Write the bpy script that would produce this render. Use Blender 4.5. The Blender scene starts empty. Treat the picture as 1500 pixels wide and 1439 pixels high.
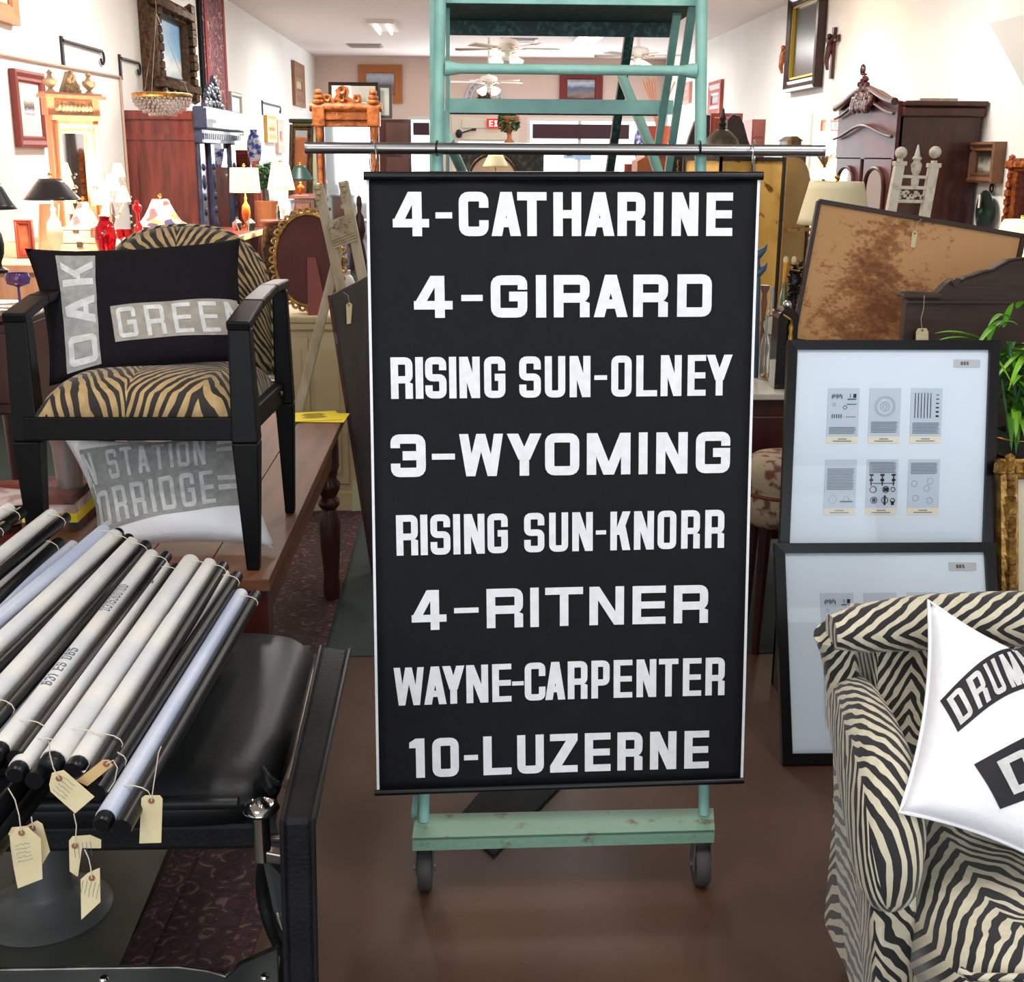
import bpy, bmesh, math, random
from mathutils import Vector, Matrix, noise as mnoise
random.seed(7)
sc = bpy.context.scene
COL = sc.collection
V = Vector
PI = math.pi

# ---------------------------------------------------------------- camera
FPX = 1800.0
EYE = V((0, 0, 1.5))
pitch = math.atan((719.5-226)/FPX)
yaw = math.atan((750-677)/FPX*math.cos(pitch))
cf = V((math.sin(yaw)*math.cos(pitch), math.cos(yaw)*math.cos(pitch), -math.sin(pitch)))
cr = V((math.cos(yaw), -math.sin(yaw), 0))
cu = cr.cross(cf)
ro = math.radians(0.4)
cr, cu = cr*math.cos(ro)+cu*math.sin(ro), cu*math.cos(ro)-cr*math.sin(ro)
cam = bpy.data.cameras.new('camera')
camo = bpy.data.objects.new('camera', cam)
COL.objects.link(camo)
cam.sensor_width = 36
cam.sensor_fit = 'HORIZONTAL'
cam.lens = FPX/1500*36
cam.clip_start = 0.05
cam.clip_end = 200
mm = Matrix((cr, cu, -cf)).transposed().to_4x4()
mm.translation = EYE
camo.matrix_world = mm
sc.camera = camo
cam.dof.use_dof = False

# ---------------------------------------------------------------- world, exposure
sc.view_settings.view_transform = 'Standard'
sc.view_settings.look = 'None'
sc.view_settings.gamma = 1
sc.view_settings.use_curve_mapping = False
sc.view_settings.exposure = 0.0
w = bpy.data.worlds.new('world')
sc.world = w
w.use_nodes = True
bg = w.node_tree.nodes['Background']
bg.inputs[0].default_value = (0.80, 0.90, 1.0, 1)
bg.inputs[1].default_value = 2.2

CEIL = 3.35
XL, XR = -2.98, 4.07
YF, YB = -3.0, 26.0


def area(name, loc, rot, sx, sy, power, col):
    l = bpy.data.lights.new(name, 'AREA')
    l.shape = 'RECTANGLE'
    l.size = sx
    l.size_y = sy
    l.energy = power
    l.color = col
    o = bpy.data.objects.new(name, l)
    o.location = loc
    o.rotation_euler = rot
    COL.objects.link(o)
    return o


# daylight through the shop window behind the camera and through the far windows
area('shopfront_daylight', (0.4, YF+0.15, 1.9), (math.radians(80), 0, 0), 5.6, 2.2, 92, (0.86, 0.93, 1.0))
area('back_window_daylight', (1.2, YB-0.3, 1.5), (math.radians(-90), 0, 0), 4.5, 1.6, 260, (0.9, 0.95, 1.0))
# ceiling fluorescents (their housings are built further down)
TUBES = [(-1.5, 9.5), (2.1, 10.0), (-1.2, 14.5), (2.4, 15.5), (-1.2, 19.5), (2.0, 21.0), (0.3, 5.6), (1.3, 1.2), (-0.9, 1.0)]
for i, (x, y) in enumerate(TUBES):
    area('fluorescent_light', (x, y, CEIL-0.13), (0, 0, 0), 0.35, 1.2, 120 if y > 7 else 38, (1.0, 0.95, 0.9))


def ray(px, py):
    return cr*((px-750)/FPX)+cu*((719.5-py)/FPX)+cf


def PY(px, py, Y):
    d = ray(px, py)
    return EYE+d*(Y/d.y)


def PZ(px, py, Z):
    d = ray(px, py)
    return EYE+d*((Z-1.5)/d.z)


def PX(px, py, X):
    d = ray(px, py)
    return EYE+d*(X/d.x)


# ---------------------------------------------------------------- materials
def lin(c):
    def f(v):
        v /= 255.0
        return v/12.92 if v <= 0.04045 else ((v+0.055)/1.055)**2.4
    return (f(c[0]), f(c[1]), f(c[2]), 1)


MATS = {}


def mat(name, col, rough=0.5, metal=0.0, col2=None, scale=8.0, stretch=(1, 1, 1), bump=0.0, bscale=None,
        trans=0.0, emit=0.0, ecol=None, coat=0.0, contrast=(0.35, 0.65), sheen=0.0, ior=1.45, detail=5, spec=0.5):
    if name in MATS:
        return MATS[name]
    m = bpy.data.materials.new(name)
    m.use_nodes = True
    nt = m.node_tree
    b = nt.nodes['Principled BSDF']
    b.inputs['Base Color'].default_value = lin(col)
    b.inputs['Roughness'].default_value = rough
    b.inputs['Metallic'].default_value = metal
    b.inputs['Transmission Weight'].default_value = trans
    b.inputs['Coat Weight'].default_value = coat
    b.inputs['Sheen Weight'].default_value = sheen
    b.inputs['IOR'].default_value = ior
    b.inputs['Specular IOR Level'].default_value = spec
    if emit:
        b.inputs['Emission Color'].default_value = lin(ecol or col)
        b.inputs['Emission Strength'].default_value = emit
    if col2 or bump:
        tc = nt.nodes.new('ShaderNodeTexCoord')
        mp = nt.nodes.new('ShaderNodeMapping')
        mp.inputs['Scale'].default_value = stretch
        nt.links.new(tc.outputs['Object'], mp.inputs[0])
    if col2:
        n = nt.nodes.new('ShaderNodeTexNoise')
        n.inputs['Scale'].default_value = scale
        n.inputs['Detail'].default_value = detail
        nt.links.new(mp.outputs[0], n.inputs['Vector'])
        r = nt.nodes.new('ShaderNodeValToRGB')
        r.color_ramp.elements[0].position = contrast[0]
        r.color_ramp.elements[1].position = contrast[1]
        r.color_ramp.elements[0].color = lin(col)
        r.color_ramp.elements[1].color = lin(col2)
        nt.links.new(n.outputs[0], r.inputs[0])
        nt.links.new(r.outputs[0], b.inputs['Base Color'])
    if bump:
        n2 = nt.nodes.new('ShaderNodeTexNoise')
        n2.inputs['Scale'].default_value = bscale or scale*3
        n2.inputs['Detail'].default_value = 4
        nt.links.new(mp.outputs[0], n2.inputs['Vector'])
        bp = nt.nodes.new('ShaderNodeBump')
        bp.inputs['Strength'].default_value = bump
        bp.inputs['Distance'].default_value = 0.01
        nt.links.new(n2.outputs[0], bp.inputs['Height'])
        nt.links.new(bp.outputs[0], b.inputs['Normal'])
    MATS[name] = m
    return m


class NT:
    """tiny helper to write math node chains"""
    def __init__(s, name):
        s.m = bpy.data.materials.new(name)
        s.m.use_nodes = True
        s.t = s.m.node_tree
        s.b = s.t.nodes['Principled BSDF']
        MATS[name] = s.m

    def node(s, t, **k):
        n = s.t.nodes.new(t)
        for a, v in k.items():
            setattr(n, a, v)
        return n

    def link(s, a, b):
        s.t.links.new(a, b)

    def math(s, op, a, b=None, c=None):
        n = s.t.nodes.new('ShaderNodeMath')
        n.operation = op
        for i, v in enumerate((a, b, c)):
            if v is None:
                continue
            if isinstance(v, (int, float)):
                n.inputs[i].default_value = v
            else:
                s.link(v, n.inputs[i])
        return n.outputs[0]

    def noise(s, vec, scale, detail=3, rough=0.5):
        n = s.t.nodes.new('ShaderNodeTexNoise')
        n.inputs['Scale'].default_value = scale
        n.inputs['Detail'].default_value = detail
        n.inputs['Roughness'].default_value = rough
        s.link(vec, n.inputs['Vector'])
        return n.outputs[0]

    def ramp(s, fac, stops, interp='LINEAR'):
        n = s.t.nodes.new('ShaderNodeValToRGB')
        n.color_ramp.interpolation = interp
        el = n.color_ramp.elements
        while len(el) < len(stops):
            el.new(0.5)
        for e, (p, c) in zip(el, stops):
            e.position = p
            e.color = lin(c)
        s.link(fac, n.inputs[0])
        return n.outputs[0]


def zebra(name, light, light2, dark, freq=210.0, cell=0.17, slope=0.75, warp=5.0, rough=0.75):
    """animal stripe plush: chevrons folded about vertical axes, wobbled and broken; UV is in metres"""
    k = NT(name)
    tc = k.node('ShaderNodeTexCoord')
    sp = k.node('ShaderNodeSeparateXYZ')
    k.link(tc.outputs['UV'], sp.inputs[0])
    uv = tc.outputs['UV']
    n1 = k.noise(uv, 7.0, 2)
    n2 = k.noise(uv, 16.0, 2)
    fold = k.math('PINGPONG', k.math('ADD', sp.outputs[0], k.math('MULTIPLY', n1, 0.05)), cell)
    # steep fold near the axis, flattening away from it
    f2 = k.math('POWER', k.math('ADD', fold, 0.0005), 0.8)
    y = k.math('ADD', sp.outputs[1], k.math('MULTIPLY', f2, -slope))
    ph = k.math('ADD', k.math('MULTIPLY', y, freq), k.math('MULTIPLY', n1, warp*2))
    ph = k.math('ADD', ph, k.math('MULTIPLY', n2, 7.0))
    s = k.math('SINE', ph)
    s = k.math('ADD', s, k.math('MULTIPLY', k.math('SUBTRACT', k.noise(uv, 24.0, 1), 0.5), 2.6))
    fac = k.math('MULTIPLY_ADD', s, 0.5, 0.5)
    base = k.ramp(k.noise(uv, 60, 2), [(0.3, light), (0.7, light2)])
    mask = k.ramp(fac, [(0.47, (255, 255, 255)), (0.55, (0, 0, 0))])
    mx = k.node('ShaderNodeMix', data_type='RGBA')
    k.link(mask, mx.inputs[0])
    k.link(base, mx.inputs[6])
    mx.inputs[7].default_value = lin(dark)
    k.link(mx.outputs[2], k.b.inputs['Base Color'])
    k.b.inputs['Roughness'].default_value = rough
    k.b.inputs['Sheen Weight'].default_value = 0.2
    bp = k.node('ShaderNodeBump')
    bp.inputs['Strength'].default_value = 0.25
    bp.inputs['Distance'].default_value = 0.004
    k.link(mask, bp.inputs['Height'])
    k.link(bp.outputs[0], k.b.inputs['Normal'])
    return k.m


def painting(name, stops, scale=3.0, amt=0.5, vert=2, rough=0.5, detail=4):
    """a flat picture: colours from bottom to top, mixed up by noise (Generated coordinates)"""
    if name in MATS:
        return MATS[name]
    k = NT(name)
    tc = k.node('ShaderNodeTexCoord')
    sp = k.node('ShaderNodeSeparateXYZ')
    k.link(tc.outputs['Generated'], sp.inputs[0])
    n = k.noise(tc.outputs['Generated'], scale, detail, 0.6)
    f = k.math('ADD', sp.outputs[vert], k.math('MULTIPLY', k.math('SUBTRACT', n, 0.5), amt*2))
    c = k.ramp(f, [(i/(len(stops)-1), s) for i, s in enumerate(stops)])
    k.link(c, k.b.inputs['Base Color'])
    k.b.inputs['Roughness'].default_value = rough
    return k.m


def rugmat(name, c1, c2, c3, scale=9.0):
    k = NT(name)
    tc = k.node('ShaderNodeTexCoord')
    ob = tc.outputs['Object']
    v = k.node('ShaderNodeTexVoronoi')
    v.inputs['Scale'].default_value = scale
    k.link(ob, v.inputs['Vector'])
    v2 = k.node('ShaderNodeTexVoronoi', feature='DISTANCE_TO_EDGE')
    v2.inputs['Scale'].default_value = scale*1.7
    k.link(ob, v2.inputs['Vector'])
    ring = k.math('SINE', k.math('MULTIPLY', v.outputs['Distance'], 22.0))
    f = k.math('MULTIPLY_ADD', ring, 0.3, 0.4)
    f = k.math('ADD', f, k.math('MULTIPLY', k.math('SUBTRACT', k.noise(ob, scale*4, 3), 0.5), 0.8))
    f = k.math('ADD', f, k.math('MULTIPLY', k.math('SUBTRACT', v2.outputs['Distance'], 0.1), 0.8))
    c = k.ramp(f, [(0.1, c1), (0.42, c2), (0.62, c1), (0.8, c3)])
    k.link(c, k.b.inputs['Base Color'])
    k.b.inputs['Roughness'].default_value = 0.95
    return k.m


M = dict(
    wall=mat('wall_paint', (236, 236, 232), 0.85, col2=(230, 231, 226), scale=1.5, bump=0.05, bscale=40),
    backwall=mat('pink_back_wall', (226, 204, 192), 0.85),
    ceil=mat('ceiling_paint', (236, 226, 222), 0.9),
    floor=mat('brown_stained_concrete', (66, 44, 32), 0.52, spec=.35, col2=(86, 60, 44), scale=2.2, bump=0.04, bscale=90, contrast=(0.3, 0.7)),
    carpet=mat('green_grey_carpet', (42, 56, 54), 0.95, col2=(54, 68, 66), scale=160, bump=0.3, bscale=300),
    matgrey=mat('dark_rubber_mat', (34, 38, 42), 0.8, spec=.2, col2=(40, 44, 48), scale=50),
    cloth=mat('black_sign_cloth', (13, 14, 18), 0.7, spec=.25, col2=(17, 18, 22), scale=30, bump=0.1, bscale=300),
    letter=mat('white_sign_ink', (226, 229, 232), 0.6, col2=(216, 220, 224), scale=60),
    rod=mat('black_plastic_rod', (9, 10, 13), 0.35, spec=.35),
    steel=mat('brushed_steel', (150, 148, 146), 0.28, 1.0),
    chrome=mat('chrome', (200, 198, 195), 0.14, 1.0),
    dullchrome=mat('worn_chrome', (150, 146, 140), 0.32, 1.0, col2=(110, 104, 98), scale=20),
    teal=mat('worn_teal_paint', (134, 180, 168), 0.42, col2=(112, 158, 148), scale=14, bump=0.15, bscale=60, contrast=(0.4, 0.75)),
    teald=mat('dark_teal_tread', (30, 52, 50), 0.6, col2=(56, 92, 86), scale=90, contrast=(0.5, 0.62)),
    tealrust=mat('chipped_teal_paint', (112, 146, 126), 0.5, col2=(96, 78, 62), scale=26, bump=0.2, bscale=80, contrast=(0.6, 0.72)),
    wheel=mat('grey_rubber', (58, 56, 56), 0.7),
    blackwood=mat('black_lacquer_wood', (8, 7, 8), 0.42, spec=.22, bump=0.02, bscale=60),
    bench=mat('oiled_pine_wood', (112, 68, 38), 0.6, col2=(84, 48, 28), scale=3, stretch=(9, 1, 9), bump=0.05),
    mahog=mat('red_mahogany', (128, 52, 38), 0.3, col2=(88, 30, 24), scale=3, stretch=(6, 6, 0.8), coat=0.3),
    dkmahog=mat('dark_mahogany', (72, 28, 22), 0.35, col2=(48, 18, 15), scale=3, stretch=(6, 6, 0.8), coat=0.2),
    dkwood=mat('dark_oak_wood', (58, 38, 27), 0.5, col2=(42, 27, 20), scale=3, stretch=(1, 6, 9), bump=0.1),
    carved=mat('blue_black_carved_wood', (40, 44, 66), 0.34, col2=(60, 66, 96), scale=9, bump=0.4, bscale=18, coat=0.15),
    peach=mat('peach_pine_wood', (214, 162, 130), 0.5, col2=(196, 140, 108), scale=3, stretch=(6, 6, 0.8)),
    stone=mat('weathered_cream_carving', (190, 172, 140), 0.8, col2=(150, 132, 104), scale=20, bump=0.5, bscale=40),
    orangew=mat('golden_oak_carving', (184, 108, 48), 0.4, col2=(126, 64, 24), scale=22, bump=0.5, bscale=40),
    gilt=mat('gilt_carving', (182, 140, 72), 0.35, 0.65, col2=(110, 78, 36), scale=40, bump=0.5, bscale=60),
    dkgilt=mat('dark_antique_gilt', (96, 70, 40), 0.4, 0.4, col2=(48, 32, 20), scale=25, bump=0.6, bscale=40),
    cream=mat('cream_painted_cabinet', (206, 188, 150), 0.6, col2=(190, 170, 130), scale=4),
    limed=mat('limed_easel_wood', (186, 174, 148), 0.75, col2=(160, 146, 120), scale=5, stretch=(5, 5, 1)),
    whitewood=mat('distressed_white_wood', (206, 200, 184), 0.7, col2=(160, 150, 128), scale=30, contrast=(0.5, 0.75), bump=0.3),
    white=mat('white_cotton', (226, 226, 230), 0.85, bump=0.15, bscale=60),
    tubewhite=mat('white_roll_cloth', (214, 213, 208), 0.5, col2=(190, 194, 204), scale=6, contrast=(0.45, 0.7)),
    tubeblue=mat('bluish_roll_cloth', (196, 202, 216), 0.4, col2=(168, 180, 204), scale=16, stretch=(1, .3, 1)),
    ink=mat('black_print_ink', (24, 22, 30), 0.7),
    greyink=mat('grey_print_ink', (96, 104, 120), 0.8),
    paper=mat('pale_blue_print_paper', (198, 208, 220), 0.8),
    caption=mat('cream_caption_paper', (232, 222, 204), 0.8),
    board=mat('white_mount_board', (222, 230, 240), 0.7),
    linen=mat('grey_linen', (158, 156, 150), 0.95, col2=(138, 138, 136), scale=60, bump=0.2, bscale=260),
    linen2=mat('oatmeal_linen', (160, 152, 140), 0.95, col2=(140, 134, 124), scale=40, bump=0.2, bscale=260),
    felt=mat('charcoal_felt', (26, 24, 27), 0.95, spec=.1, bump=0.2, bscale=200),
    linenletter=mat('pale_fabric_letter', (206, 206, 204), 0.95, col2=(184, 184, 182), scale=50),
    leather=mat('black_leather', (12, 13, 15), 0.45, spec=.4, bump=0.06, bscale=160, col2=(30, 33, 34), scale=3),
    leather2=mat('worn_black_leather', (10, 10, 12), 0.6, spec=.3, bump=0.2, bscale=140, col2=(22, 22, 24), scale=12),
    greym=mat('grey_enamel_metal', (70, 72, 72), 0.45, col2=(84, 88, 86), scale=5),
    tag=mat('manila_tag', (222, 208, 166), 0.8, col2=(206, 190, 146), scale=12),
    string=mat('cotton_string', (200, 190, 170), 0.9),
    grommet=mat('brown_tag_grommet', (150, 92, 70), 0.7),
    yellow=mat('yellow_paper', (236, 214, 50), 0.8),
    glass=mat('clear_glass', (235, 240, 240), 0.03, trans=1.0, ior=1.45),
    redglass=mat('ruby_glass', (180, 18, 36), 0.06, trans=0.6, col2=None),
    amber=mat('amber_glass', (200, 110, 40), 0.1, trans=0.5),
    mirror=mat('mirror_glass', (225, 230, 235), 0.03, 1.0),
    blackshade=mat('black_lamp_shade', (32, 34, 44), 0.35, coat=0.3),
    greenshade=mat('dark_green_lamp_shade', (34, 66, 62), 0.4),
    litshade=mat('lit_cream_shade', (255, 236, 200), 0.8, emit=1.1, ecol=(255, 226, 180)),
    creamshade=mat('unlit_cream_shade', (222, 212, 176), 0.85),
    brass=mat('brass', (190, 150, 70), 0.25, 1.0),
    iron=mat('black_iron', (26, 24, 26), 0.5),
    whiteiron=mat('white_enamel', (230, 226, 220), 0.4),
    leaf=mat('green_leaf', (96, 160, 40), 0.45, col2=(52, 116, 26), scale=6),
    leafd=mat('dark_green_leaf', (40, 78, 48), 0.6, col2=(70, 110, 72), scale=20),
    terra=mat('terracotta', (160, 98, 60), 0.8),
    marble=mat('pale_marble', (206, 204, 192), 0.25, col2=(180, 176, 160), scale=5),
    exitred=mat('red_exit_sign', (206, 40, 40), 0.5, emit=0.5),
    exitwhite=mat('white_exit_letters', (250, 240, 235), 0.5, emit=0.6),
    lightpanel=mat('lit_fluorescent_diffuser', (255, 250, 240), 0.5, emit=3.0),
    reddoor=mat('blue_red_glass', (40, 60, 140), 0.2, trans=0.3),
    toile=None,
)
def thin_glass(name, refl=0.07, tint=(0.97, 0.985, 0.98, 1)):
    m = bpy.data.materials.new(name)
    m.use_nodes = True
    nt = m.node_tree
    nt.nodes.remove(nt.nodes['Principled BSDF'])
    a = nt.nodes.new('ShaderNodeBsdfTransparent')
    a.inputs[0].default_value = tint
    g = nt.nodes.new('ShaderNodeBsdfGlossy')
    g.inputs['Roughness'].default_value = 0.02
    lw = nt.nodes.new('ShaderNodeFresnel')
    lw.inputs[0].default_value = 1.45
    mx = nt.nodes.new('ShaderNodeMixShader')
    nt.links.new(lw.outputs[0], mx.inputs[0])
    nt.links.new(a.outputs[0], mx.inputs[1])
    nt.links.new(g.outputs[0], mx.inputs[2])
    nt.links.new(mx.outputs[0], nt.nodes['Material Output'].inputs[0])
    return m


M['pane'] = thin_glass('thin_picture_glass')
M['zebra'] = zebra('zebra_plush', (198, 190, 168), (184, 176, 150), (12, 11, 16), freq=190, cell=0.12, slope=1.0, warp=9)
M['tiger'] = zebra('tiger_plush', (180, 152, 104), (158, 128, 82), (26, 18, 14), freq=205, cell=0.17, slope=0.9, warp=6)
M['rug'] = rugmat('persian_rug_wool', (26, 12, 18), (62, 22, 28), (92, 70, 66), 14)
M['rugdark'] = rugmat('persian_rug_border', (24, 18, 28), (80, 26, 32), (100, 74, 66), 16)


# ---------------------------------------------------------------- mesh building
class MB:
    def __init__(s):
        s.v = []
        s.f = []
        s.uv = []

    def add(s, vs, fs, uvs=None):
        n = len(s.v)
        s.v += [V(p) for p in vs]
        for i, f in enumerate(fs):
            s.f.append([n+j for j in f])
            s.uv.append([uvs[j] for j in f] if uvs else None)
        return s

    def box(s, x0, x1, y0, y1, z0, z1):
        return s.hexa([(x0, y0, z0), (x1, y0, z0), (x1, y1, z0), (x0, y1, z0)], [(x0, y0, z1), (x1, y0, z1), (x1, y1, z1), (x0, y1, z1)])

    def hexa(s, b, t):
        uv = []
        for p in list(b)+list(t):
            p = V(p)
            uv.append((p.x+0.3*p.y, p.z+p.y))
        return s.add(list(b)+list(t), [(3, 2, 1, 0), (4, 5, 6, 7), (0, 1, 5, 4), (1, 2, 6, 5), (2, 3, 7, 6), (3, 0, 4, 7)], uv)

    def obox(s, c, e1, e2, e3, a, b, d):
        """oriented box: centre, unit axes, half sizes"""
        c, e1, e2, e3 = V(c), V(e1)*a, V(e2)*b, V(e3)*d
        return s.hexa([c-e1-e2-e3, c+e1-e2-e3, c+e1+e2-e3, c-e1+e2-e3], [c-e1-e2+e3, c+e1-e2+e3, c+e1+e2+e3, c-e1+e2+e3])

    def bar(s, p, q, wx, wy, up=(0, 0, 1), wx2=None, wy2=None):
        """rectangular bar from p to q"""
        p, q = V(p), V(q)
        d = (q-p).normalized()
        u = V(up)
        if abs(d.dot(u)) > 0.95:
            u = V((0, 1, 0))
        a = d.cross(u).normalized()
        b = a.cross(d).normalized()
        wx2 = wx if wx2 is None else wx2
        wy2 = wy if wy2 is None else wy2
        A = [p+a*wx*i/2+b*wy*j/2 for i, j in ((-1, -1), (1, -1), (1, 1), (-1, 1))]
        B = [q+a*wx2*i/2+b*wy2*j/2 for i, j in ((-1, -1), (1, -1), (1, 1), (-1, 1))]
        return s.hexa(A, B)

    def tube(s, pts, r, n=10, cap=True, closed=False):
        pts = [V(p) for p in pts]
        rs = r if isinstance(r, (list, tuple)) else [r]*len(pts)
        m = len(pts)
        vs, fs, uvs = [], [], []
        prev = None
        L = 0
        for i, p in enumerate(pts):
            if closed:
                d = (pts[(i+1) % m]-pts[i-1]).normalized()
            else:
                d = (pts[min(i+1, m-1)]-pts[max(i-1, 0)]).normalized()
            if prev is None:
                a = d.cross(V((0, 0, 1)))
                if a.length < 0.1:
                    a = d.cross(V((0, 1, 0)))
            else:
                a = prev-d*prev.dot(d)
            a.normalize()
            prev = a
            b = d.cross(a)
            if i:
                L += (pts[i]-pts[i-1]).length
            for k in range(n):
                t = 2*PI*k/n
                vs.append(p+(a*math.cos(t)+b*math.sin(t))*rs[i])
                uvs.append((rs[i]*(t if t <= PI else 2*PI-t), L))
        for i in range(m if closed else m-1):
            for k in range(n):
                fs.append((i*n+k, i*n+(k+1) % n, ((i+1) % m)*n+(k+1) % n, ((i+1) % m)*n+k))
        if cap and not closed:
            fs.append(tuple(range(n))[::-1])
            fs.append(tuple((m-1)*n+k for k in range(n)))
        return s.add(vs, fs, uvs)

    def lathe(s, prof, c, n=20, axis=(0, 0, 1)):
        """profile of (r, h) about an axis through c"""
        ax = V(axis).normalized()
        a = ax.orthogonal().normalized()
        b = ax.cross(a)
        c = V(c)
        vs, fs = [], []
        for r, h in prof:
            for k in range(n):
                t = 2*PI*k/n
                vs.append(c+ax*h+(a*math.cos(t)+b*math.sin(t))*max(r, 1e-4))
        for i in range(len(prof)-1):
            for k in range(n):
                fs.append((i*n+k, i*n+(k+1) % n, (i+1)*n+(k+1) % n, (i+1)*n+k))
        return s.add(vs, fs)

    def ball(s, c, r, n=12):
        if isinstance(r, (int, float)):
            r = (r, r, r)
        vs, fs = [], []
        m = n//2
        for i in range(m+1):
            p = PI*i/m
            for k in range(n):
                t = 2*PI*k/n
                vs.append(V(c)+V((r[0]*math.sin(p)*math.cos(t), r[1]*math.sin(p)*math.sin(t), -r[2]*math.cos(p))))
        for i in range(m):
            for k in range(n):
                fs.append((i*n+k, i*n+(k+1) % n, (i+1)*n+(k+1) % n, (i+1)*n+k))
        return s.add(vs, fs)

    def poly(s, pts, ex):
        """prism of a polygon, extruded by vector"""
        pts = [V(p) for p in pts]
        n = len(pts)
        ex = V(ex)
        return s.add(pts+[p+ex for p in pts], [tuple(range(n))[::-1], tuple(range(n, 2*n))]+[(i, (i+1) % n, n+(i+1) % n, n+i) for i in range(n)])

    def grid(s, fn, nu, nv, thick=None, uvf=None):
        """surface fn(u,v) u,v in 0..1"""
        vs, uvs, fs = [], [], []
        for j in range(nv+1):
            for i in range(nu+1):
                u, v = i/nu, j/nv
                vs.append(fn(u, v))
                uvs.append(uvf(u, v) if uvf else (u, v))
        for j in range(nv):
            for i in range(nu):
                a = j*(nu+1)+i
                fs.append((a, a+1, a+nu+2, a+nu+1))
        return s.add(vs, fs, uvs)

    def build(s, name, m, parent=None, smooth=False, bevel=0.0, subsurf=0, label=None, weld=False, solid=0.0):
        off = V((0, 0, 0))
        if parent is not None:
            off = WL[parent.name]
        me = bpy.data.meshes.new(name)
        me.from_pydata([tuple(p-off) for p in s.v], [], s.f)
        if any(s.uv):
            ul = me.uv_layers.new(name='UVMap')
            li = 0
            for f, uv in zip(s.f, s.uv):
                for j in range(len(f)):
                    ul.data[li].uv = uv[j] if uv else (0, 0)
                    li += 1
        me.materials.append(m)
        bm = bmesh.new()
        bm.from_mesh(me)
        if weld:
            bmesh.ops.remove_doubles(bm, verts=bm.verts, dist=1e-5)
        bmesh.ops.recalc_face_normals(bm, faces=bm.faces)
        bm.to_mesh(me)
        bm.free()
        if smooth:
            for p in me.polygons:
                p.use_smooth = True
        o = bpy.data.objects.new(name, me)
        COL.objects.link(o)
        if parent is not None:
            o.parent = parent
        WL[o.name] = off if parent is not None else V((0, 0, 0))
        if smooth and not weld:
            try:
                me.set_sharp_from_angle(angle=math.radians(50))
            except Exception:
                pass
        if bevel:
            b = o.modifiers.new('bevel', 'BEVEL')
            b.width = bevel
            b.segments = 2
            b.limit_method = 'ANGLE'
        if subsurf:
            b = o.modifiers.new('sub', 'SUBSURF')
            b.levels = subsurf
            b.render_levels = subsurf
        if solid:
            b = o.modifiers.new('solid', 'SOLIDIFY')
            b.thickness = solid
            b.offset = -1
        if label:
            o['label'] = label
        return o


WL = {}


def thing(name, label, cat, loc, group=None):
    o = bpy.data.objects.new(name, None)
    o.empty_display_size = 0.05
    COL.objects.link(o)
    o.location = loc
    o['label'] = label
    o['category'] = cat
    if group:
        o['group'] = group
    WL[o.name] = V(loc)
    return o


def one(o, label, cat, group=None):
    o['label'] = label
    o['category'] = cat
    if group:
        o['group'] = group
    return recentre(o)


def recentre(o):
    """move the origin of a top-level mesh to the bottom centre of its bounds"""
    me = o.data
    xs = [v.co for v in me.vertices]
    c = V((sum(p.x for p in xs)/len(xs), sum(p.y for p in xs)/len(xs), min(p.z for p in xs)))
    me.transform(Matrix.Translation(-c))
    o.location = c
    return o


def struct(o, name=None):
    o['kind'] = 'structure'
    return o


# ---------------------------------------------------------------- lettering
def offpath(pts, t, closed=False, r=0.0, seg=4):
    """stroke polygon strip along a centre line with rounded corners: list of (left, right)"""
    P = []
    n = len(pts)
    for i, (x, y, *rr) in enumerate(pts):
        rad = rr[0] if rr else r
        if (not closed and i in (0, n-1)) or rad <= 0:
            P.append([(x, y)])
            continue
        a = V((pts[i-1][0], pts[i-1][1]))
        b = V((x, y))
        c = V((pts[(i+1) % n][0], pts[(i+1) % n][1]))
        d1 = (a-b)
        d2 = (c-b)
        rad = min(rad, d1.length*0.49, d2.length*0.49)
        s, e = b+d1.normalized()*rad, b+d2.normalized()*rad
        arc = []
        for k in range(seg+1):
            u = k/seg
            # quarter-circle-like curve
            q = s*(1-u)**2+b*2*u*(1-u)*0.94+e*u**2+b*0.06*2*u*(1-u)
            arc.append((q.x, q.y))
        P.append(arc)
    line = []
    for arc in P:
        line += arc
    if closed:
        line = line+[line[0]]
    out = []
    m = len(line)
    for i in range(m):
        p = V(line[i])
        if closed and i in (0, m-1):
            a, c = V(line[m-2]), V(line[1])
        else:
            a, c = V(line[max(i-1, 0)]), V(line[min(i+1, m-1)])
        d1 = (p-a).normalized() if (p-a).length > 1e-7 else (c-p).normalized()
        d2 = (c-p).normalized() if (c-p).length > 1e-7 else d1
        n1, n2 = V((-d1.y, d1.x)), V((-d2.y, d2.x))
        b = (n1+n2)
        b.normalize()
        k = 1/max(b.dot(n1), 0.4)
        out.append((tuple(p+b*k*t/2), tuple(p-b*k*t/2)))
    return out


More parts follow.
